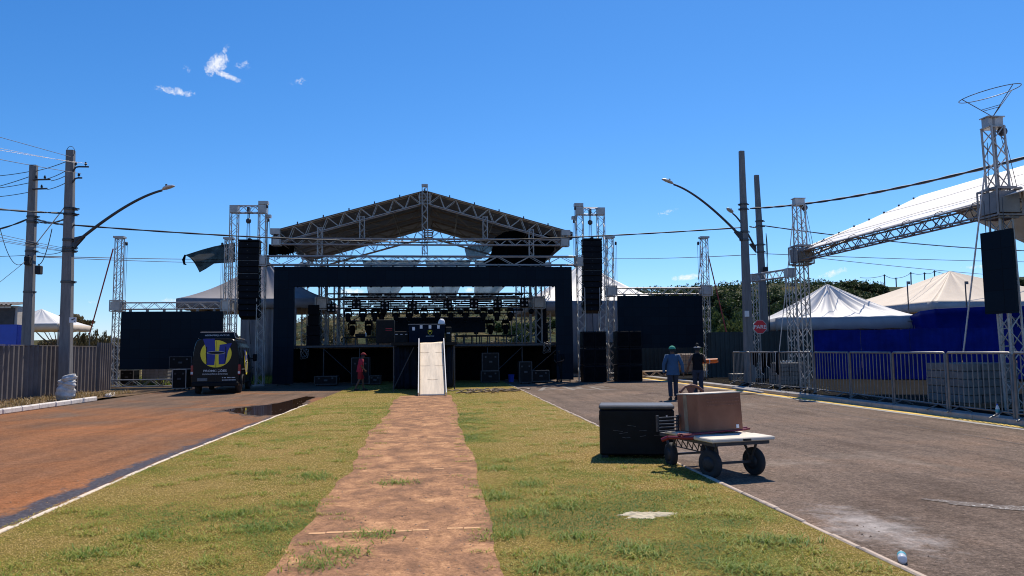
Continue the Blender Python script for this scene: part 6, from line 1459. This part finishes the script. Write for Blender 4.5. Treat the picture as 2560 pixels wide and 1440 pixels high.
# hanging LED banner on the near tower
lb = thing('hanging_screen', P(2490, 790, 17), 'dark narrow screen hanging on the lattice tower with the antenna', 'video screen')
a0, a1 = P(2450, 584, 16.75), P(2526, 566, 15.95); zb0 = P(2458, 786, 16.75).z
mb = MB(); dv = (a1-a0); dv.z = 0; nr = V((-dv.y, dv.x, 0)).normalized()*.09
q = [V((a0.x, a0.y, a0.z)), V((a1.x, a1.y, a0.z)), V((a1.x, a1.y, zb0)), V((a0.x, a0.y, zb0))]; mb.prism([p for p in q], -nr if nr.y < 0 else nr); mb.build('panel', 'led', lb)
for p in (lerp(q[0], q[1], .2), lerp(q[0], q[1], .8)): mb = MB(); mb.tube(p, p+V((0, 0, BZ-p.z)), .012, 4); mb.build('hanging_strap', 'darksteel', lb)
mb = MB(); mb.tube(P(2462, 430, 16.7), P(2408, 884, 18), .020, 6); tag(mb.build('tension_strap', 'lampgrey'), 'grey tension strap slanting down past the dark hanging screen', 'strap')
mb = MB(); mb.tube(P(1981, 560, 26.5), P(1948, 880, 27.5), .018, 5); tag(mb.build('tension_strap', 'lampgrey'), 'thin tension strap slanting down beside the far lattice tower', 'strap')
# lower goalpost behind the poles
gp = thing('truss_gate', P(1930, 880, 38), 'lower goalpost of white truss between the plain poles and the far lattice tower', 'truss')
g0, g1 = P(1885, 695, 37.5), P(1975, 682, 33.4)
mb = MB(); mb.truss(g0, g1, .32, .36, .026, .015, .36); mb.build('beam', 'alu', gp)
for g in (g0, g1): mb = MB(); mb.truss((g.x, g.y, .1), g, .32, .32, .026, .015, .36); mb.box(g, (.42, .42, .42)); mb.build('column', 'alu', gp)

# ================================================================== FENCES, TENTS, SHED
def corrugated(mb, a, b, z0, z1, pitch=.30, amp=.055):
    a, b = V(a), V(b); L = (b-a).length; d = (b-a)/L; nr = V((-d.y, d.x, 0)); n = int(L/pitch)*4; pts = []
    for i in range(n+1):
        s = L*i/n; k = i % 4; pts.append(a+d*s+nr*(amp if k in (1, 2) else -amp))
    vs = [p+V((0, 0, z0)) for p in pts]+[p+V((0, 0, z1)) for p in pts]; m = len(pts)
    mb.add(vs, [(i, i+1, m+i+1, m+i) for i in range(m-1)])
fe = thing('corrugated_fence', (-15, 26, .1), 'long dark grey corrugated metal fence running beside the dry verge', 'fence')
for y0, y1 in ((12, 17.5), (17.5, 23), (23, 28.5), (28.5, 34.2)):
    mb = MB(); corrugated(mb, (-15.05, y0+.02, 0), (-15.05, y1-.02, 0), .12, 2.06+.02*sin(y0)); mb.build('sheet', 'corr', fe, .01)
    mb = MB(); mb.box((-15.12, y1, 1.08), (.06, .06, 1.96)); mb.build('post', 'darksteel', fe)
    mb = MB(); mb.box((-15.05, (y0+y1)/2, 2.075), (.10, y1-y0-.02, .035)); mb.build('top_rail', 'corr', fe)
fb2 = thing('corrugated_fence', (-14.3, 36, .1), 'short light section of corrugated fence behind the screen tower', 'fence')
mb = MB(); corrugated(mb, (-15.0, 34.3, 0), (P(276, 880, 36.2).x, 36.2, 0), .1, 2.25, .28); mb.build('sheet', 'corr', fb2, .01)
mb = MB(); corrugated(mb, (-21.5, 41.5, 0), (P(300, 880, 41.2).x, 41.2, 0), .1, 2.2, .28); mb.build('sheet', 'corr', fb2, .01)
def sheet_fence(name, lab, a, b, z0, z1, mat, npan, wav=.02, pitch=.25):
    t = thing(name, (V(a)+V(b))/2, lab, 'fence'); a, b = V(a), V(b)
    for k in range(npan):
        p, q = lerp(a, b, k/npan), lerp(a, b, (k+1)/npan); mb = MB(); random.seed(k); dz = random.uniform(-.015, .015); d = (q-p).normalized()
        corrugated(mb, p+d*.01, q-d*.01, z0, z1+dz, pitch, wav); mb.build('sheet', mat, t, .008)
        mb = MB(); mb.box(V((p.x, p.y+.09, (z0+z1)/2)), (.07, .07, z1-z0)); mb.build('post', 'darksteel', t)
    return t
sheet_fence('green_fence', 'dark green sheet fence behind the stop sign', (14.9, 40.2, 0), (19.4, 37.0, 0), .12, 2.60, 'greensheet', 3)
sheet_fence('blue_fence', 'long deep blue sheet fence behind the barriers', (19.42, 36.98, 0), (33.0, 29.5, 0), .02, 2.58, 'bluetarp', 7, .015, .3)
sheet_fence('dark_fence', 'dark sheet fence in shade beneath the far video screen', (9.2, 47.5, 0), (16.5, 46.6, 0), .05, 2.2, 'greensheet', 4)
sheet_fence('tan_fence', 'tan sheet fence seen through the stage opening', (-9, 63, 0), (12, 63, 0), .05, 2.45, 'brownfence', 10, .03, .4)
# blue tarpaulin wall and railed stand behind the blue fence
st = thing('blue_stand', (30, 38, 0), 'raised stand wrapped in blue sheeting with a steel railing', 'stand')
s0, s1 = P(2272, 812, 36.5), P(2640, 812, 31.0)
mb = MB()
top_l = [(2262, 815), (2275, 790), (2300, 778), (2340, 772), (2470, 766), (2640, 764)]
mb.grid(lambda u, v: (lambda q: V((q.x+.25*sin(v*pi), q.y+.35*sin(v*pi), lerp(1.0, q.z, v))))(pl_interp(top_l, u, 38-6*u)), 40, 10); mb.build('sheeting', 'bluetarp', st, .01)
mb = MB(); ra_, rb_ = P(2262, 803, 37), P(2640, 793, 31.5)
mb.tube(ra_, rb_, .025, 6)
for k in range(44): p = lerp(ra_, rb_, k/43); mb.tube(p, p-V((0, 0, 1.0)), .012, 5)
mb.build('railing', 'galv', st)
mb = MB(); ra_, rb_ = P(2110, 806, 38.5), P(2262, 804, 37.2); mb.tube(ra_, rb_, .03, 6)
for k in range(5): p = lerp(ra_, rb_, k/4); mb.tube(p, p-V((0, 0, 1.0)), .014, 5)
mb.build('railing', 'lampgrey', st)
for px0, py0, Y in ((2268, 708, 40), (2413, 708, 39)):
    q = P(px0, py0, Y); t = thing('floodlight_post', (q.x, Y, 0), 'thin post with a small flat floodlight before the cream tent', 'floodlight', 'floodlight posts by the cream tent')
    mb = MB(); mb.tube((q.x, Y, .05), (q.x, Y, q.z), .035, 6); mb.build('post', 'darksteel', t)
    mb = MB(); mb.box((q.x+.04, Y-.05, q.z+.02), (.18, .08, .16)); mb.build('lamp_head', 'blockgrey', t)
def tent(lab, cx, cy, wx, wy, ez, az, mat, vmat, rz=0.0, sag=.12, fold=.03, valance=.45, legs=True, drop=0.0):
    t = thing('pyramid_tent', (cx, cy, 0), lab, 'tent'); Rt = rotz(rz); c = V((cx, cy, 0))
    def side(k):
        a = k*pi/2; Rk = rotz(a)
        def f(u, v):
            hw, hd = (wx/2, wy/2) if k % 2 == 0 else (wy/2, wx/2)
            x = (2*u-1)*hw*(1-v); y = -hd*(1-v); z = ez+(az-ez)*(v**1.08)-sag*sin(pi*v)*(.4+.6*(1-abs(2*u-1)))+fold*sin((u-.5)*26)*(1-v)**.5*v*2.2+fold*.6*sin((u-.5)*55+2)*v*(1-v)*3
            return c+Rt @ (Rk @ V((x, y, z)))
        return f
    mb = MB()
    for k in range(4): mb.grid(side(k), 36, 14)
    mb.build('roof_sheet', mat, t, .012)
    mb = MB()
    for k in range(4):
        f = side(k); mb.grid(lambda u, v, f=f: f(u, 0)+V((0, 0, -valance*v*(1+.08*abs(sin(u*pi*5))))), 30, 2)
    mb.build('valance', vmat, t, .01)
    if legs:
        for i in (-1, 1):
            for j in (-1, 1): mb = MB(); p = c+Rt @ V((i*(wx/2-.05), j*(wy/2-.05), 0)); mb.tube(p, p+V((0, 0, ez)), .04, 6); mb.build('leg', 'galv', t)
    return t
tent('creased white pyramid tent between the lattice tower and the cream tent', P(2068, 713, 41).x, 41.0, 7.3, 7.0, 3.30, P(2068, 711, 41).z, 'tentwhite', 'valance', radians(-14), .30, .10, .60)
tent('large cream pyramid tent behind the blue stand', P(2375, 680, 48).x, 48.0, 12.5, 12.5, 4.35, P(2375, 678, 48).z, 'tentbeige', 'valance', radians(2), .15, .02, .5)
tent('grey pyramid tent behind the speaker tower above the van', -11.6, 50.5, 9.0, 8.0, 5.05, 8.0, 'tentgrey', 'tentgrey', radians(4), .75, .03, .55)
tent('white pyramid tent behind the subwoofer tower', 11.0, 56, 10, 9, 5.1, 8.5, 'tentwhite', 'tentgrey', radians(3), .35, .02, .6)
mb = MB(); 
t = thing('tent_wall', (-10.4, 46.6, 0), 'pale grey tent side wall hanging behind the speaker tower', 'tent wall')
cloth('wall_sheet', 'tentgrey', (-12.2, 46.9), (-8.8, 46.7), .2, 5.0, t, .06, 8)
t = thing('tent_wall', (9.3, 48.6, 0), 'pale tent side wall behind the subwoofer tower', 'tent wall')
cloth('wall_sheet', 'tentgrey', (8.1, 49), (12.4, 48.5), .2, 5.0, t, .06, 8)
# left: shed, blue panel, white canopy
sh = thing('shed', P(30, 850, 46), 'pale low shed with a dark corrugated roof behind the fence', 'shed')
x0, x1 = P(-90, 800, 46).x, P(43, 800, 46).x; ra43, ra72 = ray(43, 800), ray(72, 800); Y2 = 46*(ra43.x/ra43.y)/(ra72.x/ra72.y); z1 = P(40, 765, 46).z
mb = MB(); mb.bb((x0, 46, 0), (x1, Y2, z1)); mb.build('wall', 'shedwall', sh)
mb = MB(); mb.bb((x0-.1, 45.9, 1.9), (x1-.15, 45.98, z1-.12)); mb.build('shade_panel', 'shedroof', sh)  # dark slab paints shade on the shed's front wall
mb = MB(); corrugated(mb, (x0-.5, 0, 0), (x1+.15, 0, 0), 0, 1, .25, .03)
mb.v = [(x, (45.3 if z == 0 else Y2+.2), (z1+.03+y) if z == 0 else z1+.30+y) for x, y, z in mb.v]; mb.build('roof', 'shedroof', sh, .02)
for k in (0, 1): mb = MB(); q = P(4+16*k, 766, 45.85); mb.box((q.x, 45.86, q.z), (.34, .03, .20)); mb.build('vent_window', 'lampgrey', sh)
bp_ = thing('blue_wall', P(20, 850, 42), 'bright blue panel wall beyond the grey fence', 'wall')
a, b = P(-80, 812, 42), P(43, 812, 42); mb = MB(); mb.bb((a.x, 42, .1), (b.x, 42.08, a.z)); mb.build('panel_sheet', 'bluepanel', bp_)
a2_ = P(71, 815, 43.5); mb = MB(); mb.prism([V((b.x+.01, 42.0, .1)), V((a2_.x, 43.5, .1)), V((a2_.x, 43.5, a2_.z)), V((b.x+.01, 42.0, a.z))], (0, .06, 0)); mb.build('panel_return', 'bluetarp', bp_)
tent('small white canopy tent by the flat topped tree', P(52, 810, 52).x, 54.5, 4.6, 4.6, P(98, 815, 52).z+.15, P(98, 786, 54).z+.4, 'tentwhite', 'tentbeige', 0, .10, .015, .40)

# ================================================================== SMALL THINGS AROUND
def ibc(px0, px1, pyt, pyb, Y, lab, mat='tank'):
    a, b = P(px0, pyt, Y), P(px1, pyb, Y); x0, x1, z1, z0 = a.x, b.x, a.z, max(.05, b.z); w = x1-x0; t = thing('water_tank', ((x0+x1)/2, Y+w/2, z0), lab, 'tank')
    mb = MB(); mb.cbox(((x0+x1)/2, Y+w*.45, (z0+z1)/2+.06), (w*.95, w*.85, z1-z0-.14), .08); mb.build('tank_body', mat, t)
    mb = MB()
    for k in range(7):
        x = x0+w*k/6
        for y in (Y-.01, Y+w*.9): mb.tube((x, y, z0+.1), (x, y, z1), .012, 4)
    for k in range(6):
        z = z0+.12+(z1-z0-.14)*k/5
        for y in (Y-.02, Y+w*.91): mb.tube((x0, y, z), (x1, y, z), .012, 4)
        for x in (x0, x1): mb.tube((x, Y, z), (x, Y+w*.9, z), .012, 4)
    mb.build('cage', 'galv', t)
    mb = MB(); mb.box(((x0+x1)/2, Y+w*.45, z0+.05), (w, w*.9, .10)); mb.build('pallet', 'palletwood', t)
ibc(1701, 1741, 883, 934, 44.5, 'caged beige water tank standing behind the two walking people')
ibc(352, 418, 912, 957, 43, 'caged grey water tank beneath the video screen near the fence', 'tentgrey')
ld = thing('truss_section', P(1638, 940, 44), 'short truss section lying on the ground beneath the far video screen', 'truss')
a, b = P(1607, 938, 43.5), P(1668, 936, 43.5); mb = MB(); mb.truss((a.x, 43.5, .22), (b.x+.6, 43.5, .22), .30, .34, .03, .018, .4); mb.build('ladder_frame', 'tank', ld)
mb = MB(); a = P(1085, 940, 39.2)
# ballast / base trusses on the ground at right
for (px0, px1, py, Y, lab) in ((1520, 1560, 935, 40, 'short ballast truss at the foot of the dark side screen'), (1826, 1862, 942, 36, 'short ballast truss on the ground by the concrete pole')):
    a, b = P(px0, py, Y), P(px1, py, Y); mb = MB(); mb.truss((a.x, Y, .24), (b.x, Y, .24), .3, .34, .03, .02, .35); mb.box((a.x, Y, .24), (.06, .38, .40)); mb.box((b.x, Y, .24), (.06, .38, .40)); tag(mb.build('ballast_truss', 'galv'), lab, 'truss')
def pallet_stack(cx, cy, w, h, lab, mat, rows, name='block_pallet'):
    t = thing(name, (cx, cy, .11), lab, 'pallet'); random.seed(int(cx*10))
    mb = MB()
    for k in range(3): mb.box((cx, cy-w*.4+w*.4*k, .16), (w, .1, .10))
    mb.box((cx, cy, .225), (w, w, .025)); mb.build('pallet', 'palletwood', t)
    for r in range(rows):
        for i in range(3):
            for j in range(2):
                hh = (h-.24)/rows; mb = MB(); mb.cbox((cx-w/2+w*(i+.5)/3+random.uniform(-.012, .012), cy-w/2+w*(j+.5)/2+random.uniform(-.012, .012), .24+hh*(r+.5)), (w/3*.97, w/2*.97, hh*.94), .015); mb.build('block', mat, t)
pallet_stack(P(1978, 930, 28.6).x, 28.9, 1.1, 1.10, 'pallet stacked with dark grey blocks behind the barrier near the lattice tower', 'blockgrey', 5)
mb = MB()
for k in range(4): q = P(1955+9*k, 899, 28.6); mb.lathe([(.02, -.04), (.06, -.02), (.05, .04), (.01, .06)], (q.x, 28.8, 1.13), 'Z', 8)
tag(mb.build('rubble', 'sack'), 'pale scraps lying on top of the stacked dark blocks', 'scraps', kind='stuff')
pallet_stack(13.95, 18.4, 1.5, 1.25, 'pallet of grey blocks behind the barriers under the hanging screen', 'blockgrey', 5)
# lattice feet / second mast leaning by the near tower
lf = thing('ladder_truss', V((14.2, 17.2, .1)), 'bare ladder-like truss frame standing at the foot of the antenna tower', 'truss')
a, b = P(2503, 780, 17.3), P(2520, 780, 17.3)
mb = MB(); 
for p0, p1 in (((2501, 778), (2516, 1000)), ((2521, 776), (2536, 1000))): mb.tube(P(*p0, 17.3), P(*p1, 17.3), .04, 6)
for k in range(6): mb.tube(lerp(P(2501, 778, 17.3), P(2516, 1000, 17.3), k/5), lerp(P(2521, 776, 17.3), P(2536, 1000, 17.3), k/5), .02, 5)
mb.build('ladder_frame', 'alu', lf)
# sacks by the lamp pole
sk = None
for k, (dx, dy, z, rx, ry, rz_, sc) in enumerate(((-.02, 0, .10, .36, .26, .27, 0.2), (.03, .02, .50, .34, .23, .17, -.4), (.10, .0, .76, .24, .20, .12, .9))):
    q = G(160, 1001, .1); c = V((q.x+dx-.02, q.y+dy+.15, z+rz_)); mb = MB(); tl_ = Matrix.Rotation((.0, .16, -.34)[k], 3, 'Y')
    def sack(u, v, k=k, c=c, rx=rx, ry=ry, rz_=rz_, sc=sc, tl_=tl_):
        w = sin(pi*v)**.45; wr = 1+.07*sin(17*u+5*v+k)*w+.05*sin(31*u-9*v)+.06*sin(23*v+7*u+2*k)
        p = V((rx*cos(2*pi*u)*w*wr*(1-.25*v*(k == 0)), ry*sin(2*pi*u)*w*wr, -rz_*cos(pi*v)*(1+.10*sin(12*u+k))))
        return c+tl_ @ (rotz(sc) @ p)
    mb.grid(sack, 40, 26)
    tag(mb.build('filled_sack', 'sack'), ['lowest of the filled white sacks piled at the foot of the lamp pole', 'middle of the filled white sacks piled at the foot of the lamp pole', 'topmost of the filled white sacks piled at the foot of the lamp pole'][k], 'sack', 'filled sacks at the lamp pole')
# broken slab and barrier foot on the kerb
q = G(1870, 978, .12); mb = MB(); mb.cbox((q.x, q.y, .16), (.22, 1.3, .07), .02, rotz(.5) @ Matrix.Rotation(.10, 3, 'X')); mb.cbox((q.x+.35, q.y+.6, .15), (.18, .9, .06), .02, rotz(.2)); tag(mb.build('broken_slab', 'pave'), 'broken pale slab tilted on the kerb edge near the end barrier', 'slab')

# ================================================================== HILLS AND TREES
def prof(px):
    pts = [(-900, 868), (-300, 862), (0, 858), (300, 856), (600, 845), (760, 812), (860, 802), (1000, 792), (1200, 778), (1370, 768), (1450, 763), (1620, 735), (1760, 722), (1880, 717), (2000, 722), (2120, 722), (2210, 722), (2300, 717), (2420, 712), (2560, 706), (2800, 700), (3400, 720)]
    for (a, b), (c, d) in zip(pts, pts[1:]):
        if a <= px <= c: return b+(d-b)*(px-a)/(c-a)
    return pts[0][1] if px < pts[0][0] else pts[-1][1]
HY0, HY1 = 82.0, 270.0
def hill(px, t):
    q = P(px, prof(px), HY1); Y = HY0+(HY1-HY0)*min(t, 1.0); s = min(t, 1.0); s = s*s*(3-2*s)*.55+.45*s
    x = q.x*(Y/HY1) if t <= 1 else q.x*(1+.25*(t-1)); Y2 = Y if t <= 1 else HY1+(t-1)*160
    z = (q.z+.9)*s*(1 if t <= 1 else max(0, 1-(t-1)*.4)); z += (.9*sin(px*.011+t*5)+.5*sin(px*.031+t*11))*min(1, t*3)*(1 if t < .9 else .5)*min(1, q.z/12)
    return V((x, Y2, z-.6 if t < .02 else z))
mb = MB(); mb.grid(lambda u, v: hill(-900+4300*u, 1.6*v), 150, 40); struct(mb, 'hills', 'hill')
def leafmesh(name, mat, clumps, leaf, seed, flat=1.0):
    """many small leaf quads gathered in clumps: clumps = (centre, radius, count, tone)"""
    rng = np.random.default_rng(seed); C, Tn = [], []
    for c, r, n, tn in clumps:
        d = rng.normal(0, 1, (n, 3)); d /= np.linalg.norm(d, axis=1)[:, None]; rr = r*rng.uniform(.35, 1.05, n)**.6
        p = d*rr[:, None]; p[:, 2] *= .75*flat; C.append(p+np.array(c)); Tn.append(np.clip(rng.normal(tn, .16, n), 0, 1))
    C = np.concatenate(C); Tn = np.concatenate(Tn); n = len(C); a = rng.normal(0, 1, (n, 3)); a /= np.linalg.norm(a, axis=1)[:, None]
    b = np.cross(a, rng.normal(0, 1, (n, 3))); b /= np.linalg.norm(b, axis=1)[:, None]; s = leaf*rng.uniform(.6, 1.3, n)[:, None]
    v = np.stack([C-a*s, C+b*s*.55, C+a*s, C-b*s*.55], 1).reshape(-1, 3)
    me = bpy.data.meshes.new(name); me.vertices.add(n*4); me.vertices.foreach_set('co', v.ravel()); me.loops.add(n*4); me.loops.foreach_set('vertex_index', np.arange(n*4))
    me.polygons.add(n); me.polygons.foreach_set('loop_start', np.arange(n)*4); me.polygons.foreach_set('loop_total', np.full(n, 4))
    at = me.attributes.new('tone', 'FLOAT', 'POINT'); at.data.foreach_set('value', np.repeat(Tn, 4).astype(np.float32)); me.update(calc_edges=True); me.materials.append(MT[mat]); return me
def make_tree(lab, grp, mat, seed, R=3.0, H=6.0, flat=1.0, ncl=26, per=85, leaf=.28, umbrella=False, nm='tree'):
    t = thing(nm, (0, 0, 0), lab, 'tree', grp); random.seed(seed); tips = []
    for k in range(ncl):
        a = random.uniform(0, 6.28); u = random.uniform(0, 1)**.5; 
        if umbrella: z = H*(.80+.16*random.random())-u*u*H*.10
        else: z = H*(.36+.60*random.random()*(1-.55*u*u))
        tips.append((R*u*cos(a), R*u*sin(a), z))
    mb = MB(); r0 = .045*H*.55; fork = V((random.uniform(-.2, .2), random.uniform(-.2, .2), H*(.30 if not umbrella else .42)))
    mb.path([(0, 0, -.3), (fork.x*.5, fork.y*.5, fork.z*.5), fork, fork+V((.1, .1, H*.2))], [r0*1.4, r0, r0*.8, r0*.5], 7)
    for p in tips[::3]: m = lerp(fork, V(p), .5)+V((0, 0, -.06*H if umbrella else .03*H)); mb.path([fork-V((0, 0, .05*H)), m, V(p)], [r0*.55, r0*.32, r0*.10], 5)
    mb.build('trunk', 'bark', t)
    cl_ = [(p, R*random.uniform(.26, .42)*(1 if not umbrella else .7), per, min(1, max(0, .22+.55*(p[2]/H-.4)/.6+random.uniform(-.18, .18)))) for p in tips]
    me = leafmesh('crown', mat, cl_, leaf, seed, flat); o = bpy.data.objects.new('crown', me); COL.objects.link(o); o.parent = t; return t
kinds = {
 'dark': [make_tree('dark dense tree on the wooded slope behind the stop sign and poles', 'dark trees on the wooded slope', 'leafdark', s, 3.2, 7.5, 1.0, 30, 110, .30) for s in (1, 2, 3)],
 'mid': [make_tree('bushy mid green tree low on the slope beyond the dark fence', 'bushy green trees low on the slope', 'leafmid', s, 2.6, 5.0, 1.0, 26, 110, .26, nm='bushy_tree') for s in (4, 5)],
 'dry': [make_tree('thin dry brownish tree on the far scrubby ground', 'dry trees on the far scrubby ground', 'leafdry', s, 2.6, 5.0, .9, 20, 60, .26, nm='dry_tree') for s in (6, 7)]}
used = set(); random.seed(77)
def plant(kind, px, py_top, Y, wpx=None):
    """a tree whose top reaches the given height, standing on the hill or the flat"""
    k = random.randrange(len(kinds[kind])); o = kinds[kind][k]; top = P(px, py_top, Y); t = (Y-HY0)/(HY1-HY0); zb = 0.0
    if t > 0:
        best = min(range(-900, 3400, 10), key=lambda p: abs(P(p, prof(p), HY1).x*(Y/HY1)-top.x)); zb = hill(best, t).z-.3
    H0 = {'dark': 7.5, 'mid': 5.0, 'dry': 5.0}[kind]; sz = max(.35, (top.z-zb)/H0/1.02); sx = sz if wpx is None else wpx/FPX*Y/2/({'dark': 3.2, 'mid': 2.6, 'dry': 2.6}[kind]*1.2)
    loc = (top.x, Y, zb)
    if (kind, k) not in used: used.add((kind, k)); o.location = loc; o.scale = (sx, sx, sz); o.rotation_euler = (0, 0, random.uniform(0, 6.28)); return o
    return rep(o, loc, random.uniform(0, 6.28), scale=(sx, sx, sz))
# slope behind the stop sign: layered dark trees, lighter bushes in front
for px, py, Y, w in ((1782, 716, 150, 70), (1815, 712, 160, 80), (1850, 714, 150, 80), (1800, 745, 120, 90), (1845, 748, 118, 90), (1880, 735, 125, 80), (1915, 722, 150, 80), (1950, 716, 160, 80), (1975, 730, 140, 80), (2010, 716, 165, 70), (2045, 722, 165, 70), (2085, 724, 170, 70),
                     (1935, 752, 115, 90), (1975, 762, 112, 80), (1770, 765, 105, 70), (1905, 775, 100, 80), (2130, 698, 190, 66), (2175, 700, 195, 60), (2200, 712, 190, 50), (2100, 716, 180, 60), (2160, 735, 155, 80), (1660, 722, 175, 70), (1700, 724, 170, 70), (1740, 722, 165, 60), (1620, 735, 175, 60), (2545, 694, 190, 50), (2500, 716, 180, 50), (2470, 705, 200, 26)):
    plant('dark', px, py, Y, w)
for px, py, Y, w in ((1790, 770, 100, 70), (1865, 760, 105, 80), (1945, 770, 100, 70), (2020, 745, 120, 70), (1815, 735, 130, 60), (1895, 745, 120, 60), (2130, 720, 165, 56)):
    plant('mid', px, py, Y, w)
for px, py, Y, w in ((1835, 765, 80, 90), (1880, 785, 76, 80), (1800, 800, 72, 80), (1850, 812, 68, 90), (1925, 800, 74, 70), (1960, 805, 74, 70), (1780, 815, 66, 60)):
    plant('mid', px, py, Y, w)
for px, py, Y, w in ((1445, 775, 160, 60), (1420, 795, 120, 60), (1450, 810, 95, 60), (1380, 790, 150, 60), (1330, 797, 140, 60), (1280, 800, 130, 60), (1240, 800, 140, 50), (1300, 815, 100, 60), (1180, 792, 170, 50)):
    plant('mid', px, py, Y, w)
for px, py, Y, w in ((110, 847, 110, 70), (150, 843, 110, 70), (190, 838, 100, 80), (225, 832, 95, 70), (260, 834, 100, 60), (290, 838, 100, 60), (205, 822, 85, 34), (235, 816, 88, 30), (258, 820, 90, 26), (940, 800, 110, 50), (870, 803, 110, 60), (820, 806, 110, 60), (780, 808, 110, 50)):
    plant('dry', px, py, Y, w)
ut = make_tree('flat topped spreading tree standing behind the lamp pole and the shed', None, 'leafdry', 31, 4.6, 7.5, .30, 46, 95, .20, True, 'umbrella_tree')
q = P(152, 782, 80); ut.location = (q.x, 80, 0); ut.scale = (.66, .66, q.z/7.4)
# undergrowth covering slope and banks
rng = np.random.default_rng(5); cl_ = []
for k in range(560):
    px = rng.uniform(1560, 2200); t = rng.uniform(.02, .93)**.8; p = hill(px, t); cl_.append(((p.x, p.y, p.z+.3), rng.uniform(1.2, 2.6), 34, rng.uniform(.1, .7)))
me = leafmesh('undergrowth', 'leafdark', cl_, .42, 3); o = bpy.data.objects.new('undergrowth', me); COL.objects.link(o); tag(o, 'continuous dark undergrowth covering the wooded slope', 'undergrowth', kind='stuff')
cl_ = []
for k in range(420):
    px = rng.uniform(700, 1600); t = rng.uniform(.02, 1.0); p = hill(px, t); cl_.append(((p.x, p.y, p.z+.2), rng.uniform(.8, 1.8), 26, rng.uniform(.2, .9)))
for k in range(160):
    px = rng.uniform(-200, 330); Y = rng.uniform(85, 130); p = G(px, 903, 0); x = P(px, 880, Y).x; cl_.append(((x, Y, .7), rng.uniform(.8, 1.6), 26, rng.uniform(.2, .9)))
me = leafmesh('scrub', 'leafdry', cl_, .34, 4); o = bpy.data.objects.new('scrub', me); COL.objects.link(o); tag(o, 'dry brown scrub covering the low bank behind the stage', 'scrub', kind='stuff')
n = 16000; x = rng.uniform(-14, 15, n); y = rng.uniform(54, 62.6, n)
tag(blades('tall_dry_grass', 'drygrass', np.stack([x, y, np.zeros(n)], 1), rng.uniform(.5, 1.7, n), rng.uniform(.03, .07, n), rng.uniform(0, 1, n), .6, 12), 'tall dry grass growing behind the stage', 'grass', kind='stuff')
n = 5000; x = rng.uniform(-20, -9, n); y = rng.uniform(42.5, 50, n)
tag(blades('green_weeds', 'grass', np.stack([x, y, np.zeros(n)], 1), rng.uniform(.1, .6, n), rng.uniform(.02, .05, n), rng.uniform(.4, 1, n), .8, 13), 'green weeds seen under the video screen by the fence', 'weeds', kind='stuff')
# far power poles on the skyline
fp = None
for px, p0, p1 in ((2212, 686, 718), (2241, 694, 717), (2278, 680, 716), (2312, 681, 705), (2337, 676, 695), (1807, 712, 730), (1948, 704, 722), (2027, 705, 722), (1740, 714, 726)):
    a, b = P(px, p1+4, 262), P(px-1, p0, 262)
    t = thing('far_pole', a, 'tiny distant power pole standing on the hill skyline', 'pole', 'distant power poles on the skyline')
    mb = MB(); mb.tube(a-V((0, 0, 3)), b, .22, 5); mb.build('shaft', 'darksteel', t)
    mb = MB(); mb.box(b+V((0, 0, -.5)), (2.6 if px < 2100 else 1.0, .2, .25)); mb.build('crossarm', 'darksteel', t)
for (x0, y0), (x1, y1) in (((2150, 694), (2211, 688)), ((2212, 688), (2241, 695)), ((2241, 695), (2278, 682)), ((2278, 682), (2312, 683)), ((2312, 683), (2337, 678)), ((2337, 678), (2420, 690))):
    wire(P(x0, y0, 262), P(x1, y1, 262), .5, .09, 'faint distant wire between the skyline poles', group='distant skyline wires')
